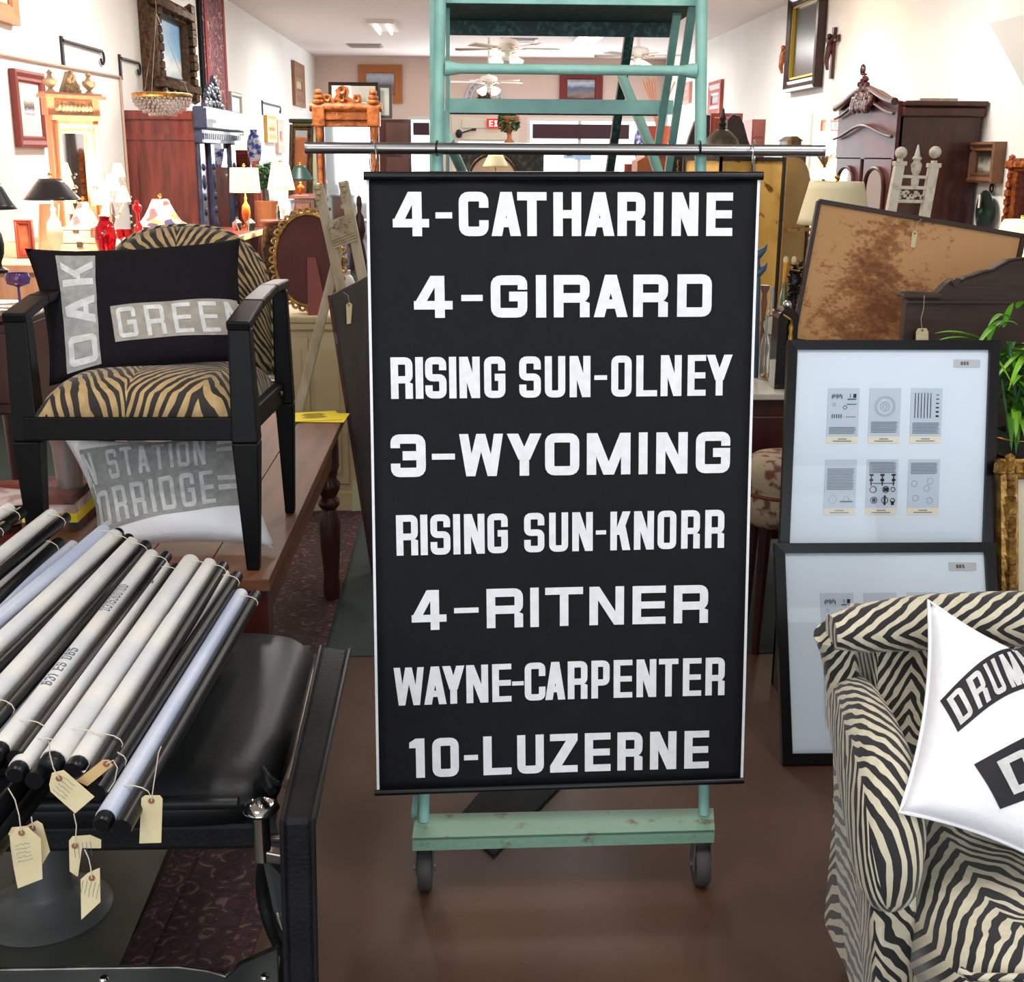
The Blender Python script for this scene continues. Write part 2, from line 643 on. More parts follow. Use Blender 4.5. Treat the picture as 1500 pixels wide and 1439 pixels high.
def glyph(ch, w, h, t, tv=None, r=None):
    """strips for one letter in a w x h cell; t = vertical stem width, tv = horizontal stroke height"""
    tm = tv or t*0.9
    t2 = min(t, tm)
    tt = (t+tm)/2 if ch in 'CGSOUD03BPRJ' else t
    x0, x1, y0, y1 = tt/2, w-tt/2, tt/2, h-tt/2
    r = tt*0.62 if r is None else r
    S = []

    def path(p, closed=False, rr=None, th=None):
        S.append(offpath(p, th or tt, closed, r if rr is None else rr))

    def quad(a, b, c, d, n=4):
        # strip from edge a-b to edge d-c
        S.append([(tuple(V(a).lerp(V(d), i/n)), tuple(V(b).lerp(V(c), i/n))) for i in range(n+1)])

    def vs(x, a=0.0, b=None):
        b = h if b is None else b
        quad((x, a), (x+t, a), (x+t, b), (x, b))

    def hs(y, a=0.0, b=None):
        b = w if b is None else b
        quad((a, y), (a, y+tm), (b, y+tm), (b, y))

    def dg(xa, ya, xb, yb, wd=None):
        wd = wd or t*1.12
        quad((xa, ya), (xa+wd, ya), (xb+wd, yb), (xb, yb), 6)
    if ch in 'O0':
        path([(x0, y0), (x1, y0), (x1, y1), (x0, y1)], True)
    elif ch == 'D':
        path([(x0, y0, 0), (x1, y0), (x1, y1), (x0, y1, 0)], True)
    elif ch == 'C':
        path([(x1, h*.36), (x1, y0), (x0, y0), (x0, y1), (x1, y1), (x1, h*.64)])
    elif ch == 'G':
        path([(x1, h*.66), (x1, y1), (x0, y1), (x0, y0), (x1, y0), (x1, h*.5, 0), (w*.5, h*.5)])
    elif ch == 'S':
        path([(x1, h*.68), (x1, y1), (x0, y1), (x0, h*.5), (x1, h*.5), (x1, y0), (x0, y0), (x0, h*.32)])
    elif ch == '$':
        path([(x1, h*.7), (x1, y1), (x0, y1), (x0, h*.5), (x1, h*.5), (x1, y0), (x0, y0), (x0, h*.3)])
        quad((w*.42, -h*.1), (w*.58, -h*.1), (w*.58, h*1.1), (w*.42, h*1.1))
    elif ch == '3':
        path([(x0, h*.68), (x0, y1), (x1, y1), (x1, h*.5, r*.5), (x1, y0), (x0, y0), (x0, h*.32)])
        hs(h*.5-tm/2, w*.34, w-t*.5)
    elif ch == '5':
        path([(w, y1), (x0, y1, 0), (x0, h*.55, 0), (x1, h*.55), (x1, y0), (x0, y0), (x0, h*.3)])
    elif ch == '6':
        path([(x1, h*.7), (x1, y1), (x0, y1), (x0, y0), (x1, y0), (x1, h*.55), (x0, h*.55)])
    elif ch == 'U':
        path([(x0, h), (x0, y0), (x1, y0), (x1, h)])
    elif ch == 'R':
        vs(0)
        m = h*.46
        path([(t*.5, y1), (x1, y1), (x1, m), (t*.5, m)])
        quad((w-t, 0), (w, 0), (w, m-tt*.55), (w-t, m-tt*.1), 3)
    elif ch == 'P':
        vs(0)
        path([(t*.5, y1), (x1, y1), (x1, h*.42), (t*.5, h*.42)])
    elif ch == 'B':
        vs(0)
        path([(t*.5, y1), (x1, y1), (x1, h*.5), (t*.5, h*.5)])
        path([(t*.5, h*.5), (x1, h*.5), (x1, y0), (t*.5, y0)])
    elif ch == 'I':
        quad((0, 0), (w, 0), (w, h), (0, h))
    elif ch == 'E':
        vs(0)
        hs(0, t)
        hs(h-tm, t)
        hs(h/2-tm/2, t, w*.97)
    elif ch == 'F':
        vs(0)
        hs(h-tm, t)
        hs(h/2-tm/2, t, w*.9)
    elif ch == 'L':
        vs(0)
        hs(0, t)
    elif ch == 'T':
        vs(w/2-t/2, 0, h-tm)
        hs(h-tm)
    elif ch == 'H':
        vs(0)
        vs(w-t)
        hs(h/2-tm/2, t, w-t)
    elif ch == 'N':
        vs(0)
        vs(w-t)
        dg(w-t*1.15, 0, 0, h, t*1.15)
    elif ch == 'M':
        vs(0)
        vs(w-t)
        dg(w/2-t*.55, 0, 0, h)
        dg(w/2-t*.55, 0, w-t*1.12, h)
    elif ch == 'W':
        k = w*.25
        dg(k-t*.45, 0, 0, h, t*.95)
        dg(k-t*.45, 0, w/2-t*.5, h, t*.95)
        dg(w-k-t*.5, 0, w/2-t*.5, h, t*.95)
        dg(w-k-t*.5, 0, w-t*.95, h, t*.95)
    elif ch == 'Y':
        vs(w/2-t/2, 0, h*.4)
        dg(w/2-t*.6, h*.38, 0, h, t*1.2)
        dg(w/2-t*.6, h*.38, w-t*1.2, h, t*1.2)
    elif ch == 'K':
        vs(0)
        dg(t*.6, h*.4, w-t*1.2, h, t*1.2)
        dg(w-t*1.2, 0, t*1.1, h*.62, t*1.2)
    elif ch == 'A':
        dg(0, 0, w/2-t*.6, h, t*1.1)
        dg(w-t*1.1, 0, w/2-t*.5, h, t*1.1)
        hs(h*.2, w*.25, w*.75)
    elif ch == 'Z':
        hs(0)
        hs(h-tm)
        dg(0, tm, w-t*1.4, h-tm, t*1.4)
    elif ch == 'X':
        dg(0, 0, w-t*1.2, h, t*1.2)
        dg(w-t*1.2, 0, 0, h, t*1.2)
    elif ch == '4':
        vs(w*.63-t*.35, 0, h)
        hs(h*.2, 0, w)
        dg(0, h*.2+tm*.6, w*.63-t*.75, h, t*1.1)
    elif ch == '1':
        vs(w-t)
        quad((0, h*.76), (0, h*.9), (w-t, h), (w-t, h*.76), 2)
    elif ch == '-':
        quad((0, 0), (w, 0), (w, h), (0, h))
    return S


def text_strips(mb, strips, fn, subdiv=0):
    """map glyph strips through fn(x, y, k) -> 3D"""
    for k, st in enumerate(strips):
        vs, fs = [], []
        fine = [st[0]]
        for q in range(1, len(st)):
            (a0, b0), (a1, b1) = st[q-1], st[q]
            L_ = max(math.hypot(a1[0]-a0[0], a1[1]-a0[1]), math.hypot(b1[0]-b0[0], b1[1]-b0[1]))
            n_ = max(1, int(L_/subdiv)) if subdiv else 1
            for j in range(1, n_+1):
                u_ = j/n_
                fine.append(((a0[0]+(a1[0]-a0[0])*u_, a0[1]+(a1[1]-a0[1])*u_), (b0[0]+(b1[0]-b0[0])*u_, b0[1]+(b1[1]-b0[1])*u_)))
        st = fine
        for a, b in st:
            vs += [fn(a[0], a[1], k), fn(b[0], b[1], k)]
        for i in range(len(st)-1):
            fs.append((2*i, 2*i+1, 2*i+3, 2*i+2))
        mb.add(vs, fs)


def bilin_inv(q, p):
    """u,v of pixel p in the pixel quad q = (bl, br, tr, tl)"""
    u = v = 0.5
    for _ in range(12):
        bl, br, tr, tl = [V(a) for a in q]
        P = bl*(1-u)*(1-v)+br*u*(1-v)+tr*u*v+tl*(1-u)*v
        du = (br-bl)*(1-v)+(tr-tl)*v
        dv = (tl-bl)*(1-u)+(tr-br)*u
        e = V(p)-P
        det = du.x*dv.y-du.y*dv.x
        u += (e.x*dv.y-e.y*dv.x)/det
        v += (du.x*e.y-du.y*e.x)/det
    return u, v


def word(mb, txt, fn, t=0.13, gap=0.16, aspect=0.62, wid=None):
    """lay a word in the unit box: fn(u,v,k) maps u,v in 0..1; letters in em units with height 1"""
    ws = []
    wide = {'I': t, '1': 0.3, ' ': 0.35, 'M': aspect*1.25, 'W': aspect*1.35, '-': 0.3, 'N': aspect}
    for c in txt:
        ws.append(wide.get(c, aspect))
    tot = sum(ws)+gap*(len(txt)-1)
    x = 0
    for c, wd in zip(txt, ws):
        if c == '-':
            g = [[((p[0][0], p[0][1]+0.42), (p[1][0], p[1][1]+0.42)) for p in st] for st in glyph('-', wd, t, t)]
        else:
            g = glyph(c, wd, 1.0, t, t*0.85)
        text_strips(mb, g, lambda a, b, k, x=x: fn((x+a)/tot, b, k), .12)
        x += wd+gap


exec_parts = []
# ================================================================ THE SETTING
def plane_box(name, x0, x1, y0, y1, z0, z1, m):
    return struct(MB().box(x0, x1, y0, y1, z0, z1).build(name, m))


plane_box('floor', XL-0.2, XR+0.2, YF, YB+0.2, -0.15, 0, M['floor'])
plane_box('ceiling', XL-0.2, XR+0.2, YF-0.1, YB+0.2, CEIL, CEIL+0.15, M['ceil'])
plane_box('wall_left', XL-0.2, XL, YF-0.1, YB+0.2, 0, CEIL, M['wall'])
plane_box('wall_right', XR, XR+0.2, YF-0.1, YB+0.2, 0, CEIL, M['wall'])
# back wall with openings for door and shop windows
bw = MB()
hz = PY(750, 172, YB).z          # head height of the openings
xa0, xa1 = PY(598, 200, YB).x, PY(636, 200, YB).x
xd0, xd1 = PY(662, 200, YB).x, PY(760, 200, YB).x
xw0, xw1 = PY(772, 200, YB).x, PY(1005, 200, YB).x
bw.box(XL, XR, YB, YB+0.2, hz, CEIL)
for a, b in ((XL, xa0), (xa1, xd0), (xd1, xw0), (xw1, XR)):
    bw.box(a, b, YB, YB+0.2, 0, hz)
for a, b in ((xa0, xa1), (xw0, xw1)):
    bw.box(a, b, YB, YB+0.2, 0, 0.5)
struct(bw.build('wall_back', M['backwall']))
# front wall behind the camera, with the shop window opening
fw_ = MB()
fw_.box(XL, XR, YF-0.1, YF, 2.9, CEIL).box(XL, -2.4, YF-0.1, YF, 0, 2.9).box(3.3, XR, YF-0.1, YF, 0, 2.9).box(-2.4, 3.3, YF-0.1, YF, 0, 0.6)
struct(fw_.build('wall_front', M['wall']))
fr_ = MB()
for x in (-2.4, -1.0, 0.5, 1.9, 3.24):
    fr_.box(x, x+0.06, YF-0.08, YF-0.02, 0.6, 2.9)
struct(fr_.build('trim_1', M['whiteiron']))
# baseboards
struct(MB().box(XL, XL+0.02, YF, YB, 0, 0.12).build('baseboard_left', M['wall']))
struct(MB().box(XR-0.02, XR, YF, YB, 0, 0.12).build('baseboard_right', M['wall']))


def opening(name, x0, x1, z0, z1, bars):
    f = MB()
    t = 0.06
    f.box(x0, x0+t, YB, YB+0.12, z0, z1).box(x1-t, x1, YB, YB+0.12, z0, z1).box(x0+t, x1-t, YB, YB+0.12, z1-t, z1).box(x0+t, x1-t, YB, YB+0.12, z0, z0+t)
    for b in bars:
        f.box(b-t/2, b+t/2, YB+0.01, YB+0.1, z0+t, z1-t)
    o = f.build(name, M['whiteiron'])
    struct(o)
    g = MB().box(x0+t, x1-t, YB+0.05, YB+0.058, z0+t, z1-t).build('pane', M['pane'], o)
    return o


opening('window_1', xa0, xa1, 0.5, hz, [])
win2 = opening('window_2', xw0, xw1, 0.5, hz, [xw0+(xw1-xw0)*.33, xw0+(xw1-xw0)*.7])
MB().box(PY(780, 190, YB).x, PY(921, 190, YB).x, YB-0.08, YB-0.02, PY(800, 203, YB).z, PY(800, 182, YB).z).build('roller_blind', mat('dark_window_blind', (70, 44, 50), 0.8), win2, label='dark window blind pulled down a little')
MB().box(xa0+.06, PY(629, 190, YB).x, YB-0.08, YB-0.02, PY(620, 198, YB).z, PY(620, 180, YB).z).build('roller_blind', MATS['dark_window_blind'], bpy.data.objects['window_1'])
# back door: cream frame, solid top panels, bright glass below
dm = mat('cream_door_paint', (226, 216, 198), 0.6)
dz1 = PY(700, 207, YB).z
d = MB()
d.box(xd0, xd0+.12, YB-.02, YB+.1, 0, hz).box(xd1-.12, xd1, YB-.02, YB+.1, 0, hz).box(xd0+.12, xd1-.12, YB, YB+.1, dz1, hz).box(xd0+.12, xd1-.12, YB, YB+.1, 0, .9)
d = struct(d.build('door_1', dm))
for a, b in ((PY(700, 188, YB).z, PY(700, 175, YB).z), (PY(700, 205, YB).z, PY(700, 194, YB).z)):
    MB().box(xd0+.2, xd1-.2, YB-.03, YB, a, b).build('panel', dm, d, bevel=.01)
MB().box(xd0+.12, xd1-.12, YB+.04, YB+.05, .9, dz1).build('pane', M['pane'], d)
clo = MB()
p = PY(672, 196, YB-.1)
clo.ball(p, (.07, .05, .09), 8).bar(p, PY(692, 190, YB-.1), .03, .03).bar(PY(692, 190, YB-.1), PY(697, 190, YB-.05), .03, .05)
clo.build('door_closer', M['iron'], d)


def sign_exit(px0, px1, y0, y1, Y, label, txt='EXIT', full=None, flip=False):
    a, b = PY(px0, y1, Y), PY(px1, y0, Y)
    t = thing('exit_sign', label, 'sign', ((a.x+b.x)/2, Y, a.z))
    MB().box(a.x, b.x, Y-.03, Y+.03, a.z, b.z).build('housing', M['exitred'], t)
    m = MB()
    W, Hh = b.x-a.x, b.z-a.z
    word(m, txt, lambda u, v, k: V((a.x+W*(.12+.76*((1-u) if flip else u)), Y-.034-k*.0004, a.z+Hh*(.18+.64*v))), t=.2, aspect=.62, gap=.2)
    m.build('lettering', M['exitwhite'], t)


sign_exit(713, 743, 174, 188, YB-.06, 'red EXIT sign above the cream back door beside the topiary')
# mirror reflection of a door and its EXIT sign, built as solid pieces
yd = 13.3
a, b = PY(1186, 260, yd), PY(1300, 166, yd)
d2 = struct(MB().box(a.x, XR, yd, yd+.1, 0, b.z).build('reflected_door', dm))
MB().box(a.x+.15, XR-.1, yd-.02, yd, PY(1200, 186, yd).z, PY(1200, 172, yd).z).build('panel', dm, d2, bevel=.01)
MB().box(a.x+.15, XR-.1, yd-.02, yd, .3, PY(1200, 198, yd).z).build('panel', dm, d2, bevel=.01)
sign_exit(1203, 1232, 177, 192, yd-.05, 'reflected red EXIT sign built reading backwards on the cream panel beside the tall dark armoire', flip=True)

# stair soffit at the top right
Xs = 3.75
p = [PX(1449, -80, Xs), PX(1449, 34, Xs), PX(1520, 17, Xs), PX(1520, -80, Xs)]
q0 = PX(1449, 36, XR)
sf = MB()
A0, B0, C0, D0 = p
low = PX(1520, 165, XR)
sf.add([A0, B0, C0, D0, V((XR, A0.y, A0.z)), V((XR, B0.y, q0.z)), low, V((XR, D0.y, D0.z))],
       [(0, 1, 2, 3), (1, 5, 6, 2), (0, 4, 5, 1), (3, 2, 6, 7), (0, 3, 7, 4)])
struct(sf.build('trim_2', M['wall']))

# floor coverings
cy0 = PZ(520, 962, 0).y
o = MB().box(XL+.1, XR-.1, cy0, 12, 0.0005, 0.002).build('carpet', M['carpet'])
one(o, 'green grey carpet covering the floor behind the black sign', 'carpet')
o = MB().box(-.748, -.44, 3.45, 5.12, 0.0025, 0.007).build('runner_rug', M['rug'])
rb = one(o, 'dark red patterned runner rug on the green carpet by the turned table leg', 'rug')
WL[rb.name] = rb.location.copy()
for x in (-.748, -.47):
    MB().box(x, x+.03, 3.45, 5.12, .007, .009).build('border', M['rugdark'], rb)
o = MB()
c = [PZ(262, 1240, 0), PZ(172, 1425, 0), PZ(350, 1425, 0), PZ(412, 1240, 0)]
o.poly([(p.x, p.y, .003) for p in c], (0, 0, .006))
rz = one(o.build('persian_rug', M['rug']), 'dark red and navy floral rug on the floor under the black barber chair', 'rug')
WL[rz.name] = rz.location.copy()
m = MB()
for a, b in (((262, 1240), (172, 1425)), ((392, 1240), (318, 1425))):
    p, q = PZ(a[0]+8, a[1], .0), PZ(b[0]+8, b[1], .0)
    m.poly([(p.x, p.y, .0095), (p.x+.045, p.y, .0095), (q.x+.045, q.y, .0095), (q.x, q.y, .0095)], (0, 0, .002))
m.build('border', M['rugdark'], rz)
o = MB()
c = [PZ(723, 1257, 0), PZ(668, 1205, 0), PZ(742, 1120, 0), PZ(835, 1140, 0)]
o.poly([(p.x, p.y, .002) for p in c], (0, 0, .006))
one(o.build('floor_mat', M['matgrey']), 'small dark grey mat turned cornerwise on the brown floor under the teal ladder', 'mat')
o = MB().box(-2.9, -.8, .9, 2.7, .001, .006)
c = [PZ(266, 1200, 0), PZ(176, 1420, 0)]
o = MB().poly([(-2.9, .8, .001), (c[1].x, .8, .001), (c[1].x, c[1].y, .001), (c[0].x, c[0].y, .001), (c[0].x, 2.9, .001), (-2.9, 2.9, .001)], (0, 0, .008))
one(o.build('floor_runner', mat('olive_grey_vinyl', (62, 66, 58), 0.5, col2=(72, 76, 68), scale=9)), 'plain olive grey vinyl mat on the floor under the barber chair pedestal', 'mat')

# ================================================================ THE HANGING SIGN
bl, br = PY(540, 1156, 2.30), PY(1087.5, 1142, 2.30)
tl, tr = PY(537, 262, 2.45), PY(1113, 262, 2.45)
e1 = (br-bl+tr-tl).normalized()
e2 = ((tl+tr)-(bl+br))
e2 = (e2-e1*e2.dot(e1)).normalized()
en = e1.cross(e2)                  # towards the camera
if en.y > 0:
    en = -en
O = (bl+br+tl+tr)/4
bw_ = V((0, 0, 0))


def on_sign(px, py):
    d = ray(px, py)
    t = (O-EYE).dot(en)/d.dot(en)
    P = EYE+d*t-O
    return P.dot(e1), P.dot(e2)


BLs, BRs, TLs, TRs = on_sign(553, 1158), on_sign(1087, 1142), on_sign(537, 262), on_sign(1112, 262)
HALF = (TLs[1]-BLs[1])/2


def sign_pt(x, y, off=0.0):
    k = (y+HALF)/(2*HALF)
    wob = 0.003*math.sin(x*9+1.3)*math.sin(y*5+.4)+0.0022*math.sin(x*21+y*8)*max(0, k)**3
    wob -= 0.010*math.sin(max(0, min(1, k))*PI)*0.4
    return O+e1*x+e2*y+en*(off+wob)


sg = thing('destination_sign', 'tall black roller sign with eight lines of white route names hanging on the teal ladder', 'sign', (O.x, O.y, BLs[1]+O.z))


def cl(u, v, off=0.0):
    a = BLs[0]*(1-u)*(1-v)+BRs[0]*u*(1-v)+TRs[0]*u*v+TLs[0]*(1-u)*v
    b = BLs[1]*(1-u)*(1-v)+BRs[1]*u*(1-v)+TRs[1]*u*v+TLs[1]*(1-u)*v
    return sign_pt(a, b, off)


MB().grid(cl, 30, 60).build('cloth', M['cloth'], sg, smooth=True, weld=True, solid=.0012)
for nm, ua, ub in (('edge_binding', -.0015, .0055), ('edge_binding', .995, 1.002)):
    MB().grid(lambda u, v: cl(ua+(ub-ua)*u, v, .0016), 1, 60).build(nm, M['letter'], sg, solid=.003)


def P2(p, off=0.0):
    return O+e1*p[0]+e2*p[1]+en*off


a, b = on_sign(533, 258), on_sign(1117, 258)
MB().tube([P2(a, .004), P2(b, .004)], .0085, 14).build('top_rod', M['rod'], sg, smooth=True)
a, b = on_sign(549, 1161), on_sign(1089, 1143)
MB().tube([P2(a, .002), P2(b, .002)], .0068, 14).build('bottom_rod', M['rod'], sg, smooth=True)
LK = 2.459
LINES = [
    # text, [(char,x0,x1)...] crop px, y top/bottom at left, y top/bottom at right, crop origin y
    ([('4', 137, 265), ('-', 290, 350), ('C', 375, 480), ('A', 492, 597), ('T', 585, 690), ('H', 715, 815), ('A', 828, 935), ('R', 945, 1045), ('I', 1075, 1110), ('N', 1140, 1238), ('E', 1265, 1362)], 125, 286, 128, 285, 230, 34),
    ([('4', 213, 350), ('-', 383, 460), ('G', 490, 620), ('I', 652, 688), ('R', 716, 845), ('A', 860, 983), ('R', 1002, 1128), ('D', 1160, 1287)], 428, 581, 422, 576, 230, 35),
    ([('R', 130, 206), ('I', 219, 244), ('S', 254, 328), ('I', 340, 364), ('N', 377, 449), ('G', 466, 541), ('S', 592, 669), ('U', 684, 757), ('N', 773, 848), ('-', 862, 908), ('O', 923, 997), ('L', 1013, 1090), ('N', 1101, 1178), ('E', 1198, 1266), ('Y', 1266, 1362)], 722, 873, 712, 860, 230, 26),
    ([('3', 130, 253), ('-', 277, 360), ('W', 377, 533), ('Y', 548, 672), ('O', 685, 808), ('M', 835, 993), ('I', 1022, 1055), ('N', 1085, 1200), ('G', 1228, 1354)], 1000, 1156, 990, 1140, 230, 34),
    ([('R', 150, 225), ('I', 237, 260), ('S', 273, 342), ('I', 355, 378), ('N', 394, 466), ('G', 478, 550), ('S', 610, 682), ('U', 700, 768), ('N', 783, 857), ('-', 868, 905), ('K', 920, 993), ('N', 1005, 1078), ('O', 1090, 1159), ('R', 1175, 1244), ('R', 1261, 1332)], 160, 307, 140, 278, 690, 24),
    ([('4', 205, 328), ('-', 357, 445), ('R', 475, 605), ('I', 632, 662), ('T', 686, 822), ('N', 845, 970), ('E', 1000, 1120), ('R', 1148, 1273)], 430, 576, 410, 548, 690, 31),
    ([('W', 142, 248), ('A', 250, 328), ('Y', 316, 394), ('N', 402, 479), ('E', 495, 563), ('-', 566, 608), ('C', 612, 686), ('A', 686, 758), ('R', 767, 838), ('P', 852, 918), ('E', 932, 1000), ('N', 1014, 1086), ('T', 1094, 1165), ('E', 1180, 1248), ('R', 1261, 1332)], 708, 846, 670, 807, 690, 24),
    ([('1', 198, 250), ('0', 280, 373), ('-', 393, 443), ('L', 463, 563), ('U', 585, 680), ('Z', 703, 802), ('E', 828, 921), ('R', 945, 1036), ('N', 1062, 1158), ('E', 1185, 1275)], 963, 1106, 933, 1070, 690, 30),
]
for chars, yt0, yb0, yt1, yb1, oy, tpx in LINES:
    m = MB()
    xa, xb = chars[0][1], chars[-1][2]
    for c, c0, c1 in chars:
        k = ((c0+c1)/2-xa)/(xb-xa)
        yt, yb = yt0+(yt1-yt0)*k, yb0+(yb1-yb0)*k
        if c == '-':
            ymid = yb-(yb-yt)*.47
            hh = tpx*.33
            yt, yb = ymid-hh, ymid+hh
        a = on_sign(520+c0/LK, oy+yb/LK)
        b = on_sign(520+c1/LK, oy+yt/LK)
        ww, hh = b[0]-a[0], b[1]-a[1]
        slope = (on_sign(520+xb/LK, oy+yb1/LK)[1]-on_sign(520+xa/LK, oy+yb0/LK)[1])/(on_sign(520+xb/LK, 700)[0]-on_sign(520+xa/LK, 700)[0])
        t = tpx/LK*(ww/((c1-c0)/LK))
        for k2, st in enumerate(glyph(c, ww, hh, t, t*.86 if c in 'EFTLZH4' else t*.95)):
            text_strips(m, [st], lambda x, y, kk, a=a, k2=k2: sign_pt(a[0]+x, a[1]+y+slope*(x-ww/2), .0016+.0002*k2))
    m.build('route_lettering', M['letter'], sg)

# horizontal steel bar, its two ties and the two hanging rings
YBAR = 2.485
a, b = PY(447, 216.5, YBAR), PY(1208, 221, YBAR)
rb_ = .0112
t = thing('steel_hanging_bar', 'long horizontal steel tube tied across the teal ladder above the sign', 'bar', a)
MB().tube([a, b], rb_, 18).build('tube', M['steel'], t, smooth=True)
for p, q in ((a, a+(b-a)*.004), (b-(b-a)*.004, b)):
    MB().tube([p, q], rb_*1.03, 18).build('end_cap', M['steel'], t)


def ring(c, R, r, ax1, ax2, n=28):
    return [V(c)+V(ax1)*R*math.cos(2*PI*i/n)+V(ax2)*R*math.sin(2*PI*i/n) for i in range(n)]


for px, lab in ((546, 'thin wire ring on the left end of the sign rod'), (1104, 'thin wire ring on the right end of the sign rod')):
    c = PY(px, 230, YBAR-.004)
    sgn = -1 if px < 800 else 1
    o = MB().tube(ring(c, .031, 0, V((.28, -.96*sgn*-1, 0)).normalized(), (0, 0, 1)), .0014, 6, closed=True)
    o.tube([c+V((0, 0, -.030)), c+V((0, -.012, -.046))], .0012, 6)
    one(o.build('wire_ring', M['chrome'], smooth=True), lab, 'ring')
for px, lab in ((640.5, 'black cable tie round the bar at the left ladder post'), (1026, 'black cable tie round the bar at the right ladder post')):
    c = PY(px, 217, YBAR)
    o = MB().tube(ring(c+V((0, .012, 0)), .0265, 0, (.08, 1, 0), (.0, 0, .5)), .002, 6, closed=True)
    one(o.build('cable_tie', M['rod'], smooth=True), lab, 'cable tie')

# ================================================================ THE TEAL ROLLING LADDER
ld = thing('rolling_ladder', 'worn teal steel rolling ladder standing behind the black sign', 'ladder', (.21, 2.9, 0))
PT = M['teal']


def post(x0, x1):
    # foot, middle, top of an upright tube given by pixel columns
    return [PY(x0[0], x0[1], 2.325), PY(x1[0], x1[1], 2.515), PY(x1[2], x1[3], 2.53)]


pl = [PZ(621, 1203, .145), PY(641, 217, 2.512), PY(646, -60, 2.52)]
pr = [PZ(1031, 1193, .145), PY(1026, 217, 2.512), PY(1028, -60, 2.52)]
MB().tube(pl, .0115, 14).build('upright', PT, ld, smooth=True)
MB().tube(pr, .0115, 14).build('upright', PT, ld, smooth=True)
# flat stringer angles beside the left post and the slanted pair at the right
for a, b, w1, w2 in ((PY(634, -60, 2.56), PZ(633, 1090, .16), .012, .004), (PY(656, -60, 2.6), PY(656, 252, 2.75), .008, .02)):
    MB().bar(a, b, w1, w2, up=(0, 1, 0)).build('side_angle', PT, ld)
XS = .47
for (x1, y1, Y1), (x2, y2, Y2), wd in (((1016, 0, 2.55), (977, 262, 2.95), .022), ((992, 20, 2.66), (962, 225, 2.92), .020)):
    p, q = PY(x1, y1, Y1), PY(x2, y2, Y2)
    q2 = p+(q-p)*((p.z-.04)/(p.z-q.z)) if wd > .021 else q
    MB().bar(p, q2, wd*.6, .016, up=(1, 0, 0)).build('stringer', PT, ld)
p, q = PY(640, 0, 2.58), PY(646, 262, 2.98)
MB().bar(p, p+(q-p)*((p.z-.04)/(p.z-q.z)), .008, .012, up=(1, 0, 0)).build('stringer', PT, ld)
p, q = PY(925, 28, 3.2), PY(893, 252, 3.6)
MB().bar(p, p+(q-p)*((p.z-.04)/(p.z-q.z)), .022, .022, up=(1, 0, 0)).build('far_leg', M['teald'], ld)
MB().tube([PY(911, 112, 3.3), PY(951, 211, 3.1), PY(967, 262, 3.0), PY(990, 330, 2.9)], .0125, 10).build('brace', PT, ld, smooth=True)
MB().tube([PY(657, 203, 2.6), PY(664, 222, 2.65), PY(682, 262, 2.8), PY(700, 310, 2.9)], .011, 10).build('brace', PT, ld, smooth=True)
MB().bar(PY(650, 162, 2.54), PY(654, 208, 2.54), .013, .01, up=(0, 1, 0)).build('gusset', PT, ld)
# cross tube with thickened ends
a, b = PY(652, 100, 2.515), PY(1020, 104, 2.515)
L = b-a
MB().tube([a, a+L*.02, a+L*.06, a+L*.94, a+L*.98, b], [.0145, .0135, .0098, .0098, .0135, .0145], 12).build('cross_tube', PT, ld, smooth=True)
# treads of folded sheet
def tread(pxa, pxb, ya, yb, Y, dep, zdrop=0):
    a, b = PY(pxa, yb, Y), PY(pxb, yb, Y)
    zt = PY(pxa, ya, Y).z
    tr = MB().box(a.x, b.x, Y, Y+.004, a.z, zt).build('tread_flange', PT, ld)
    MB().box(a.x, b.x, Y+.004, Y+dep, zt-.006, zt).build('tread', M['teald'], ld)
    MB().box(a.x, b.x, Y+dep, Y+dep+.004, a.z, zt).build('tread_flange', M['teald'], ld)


tread(652, 986, 144, 165, 2.86, .12)
xa, xb = PY(652, 144, 2.86).x, PY(986, 144, 2.86).x
for i in range(1, 5):
    z = PY(700, 144, 2.86).z-.26*i
    Y = 2.86+.26*i
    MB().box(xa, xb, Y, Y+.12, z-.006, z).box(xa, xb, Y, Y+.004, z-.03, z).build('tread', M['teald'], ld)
# platform above, seen from below
a, b = PY(650, 12, 2.55), PY(992, 12, 2.55)
zb = PY(800, 3, 2.55).z
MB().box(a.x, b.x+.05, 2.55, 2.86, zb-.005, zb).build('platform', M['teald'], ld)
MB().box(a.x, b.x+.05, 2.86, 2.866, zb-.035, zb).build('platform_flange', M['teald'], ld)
MB().box(a.x, b.x+.05, 2.545, 2.55, zb-.004, zb+.03).build('platform_flange', PT, ld)
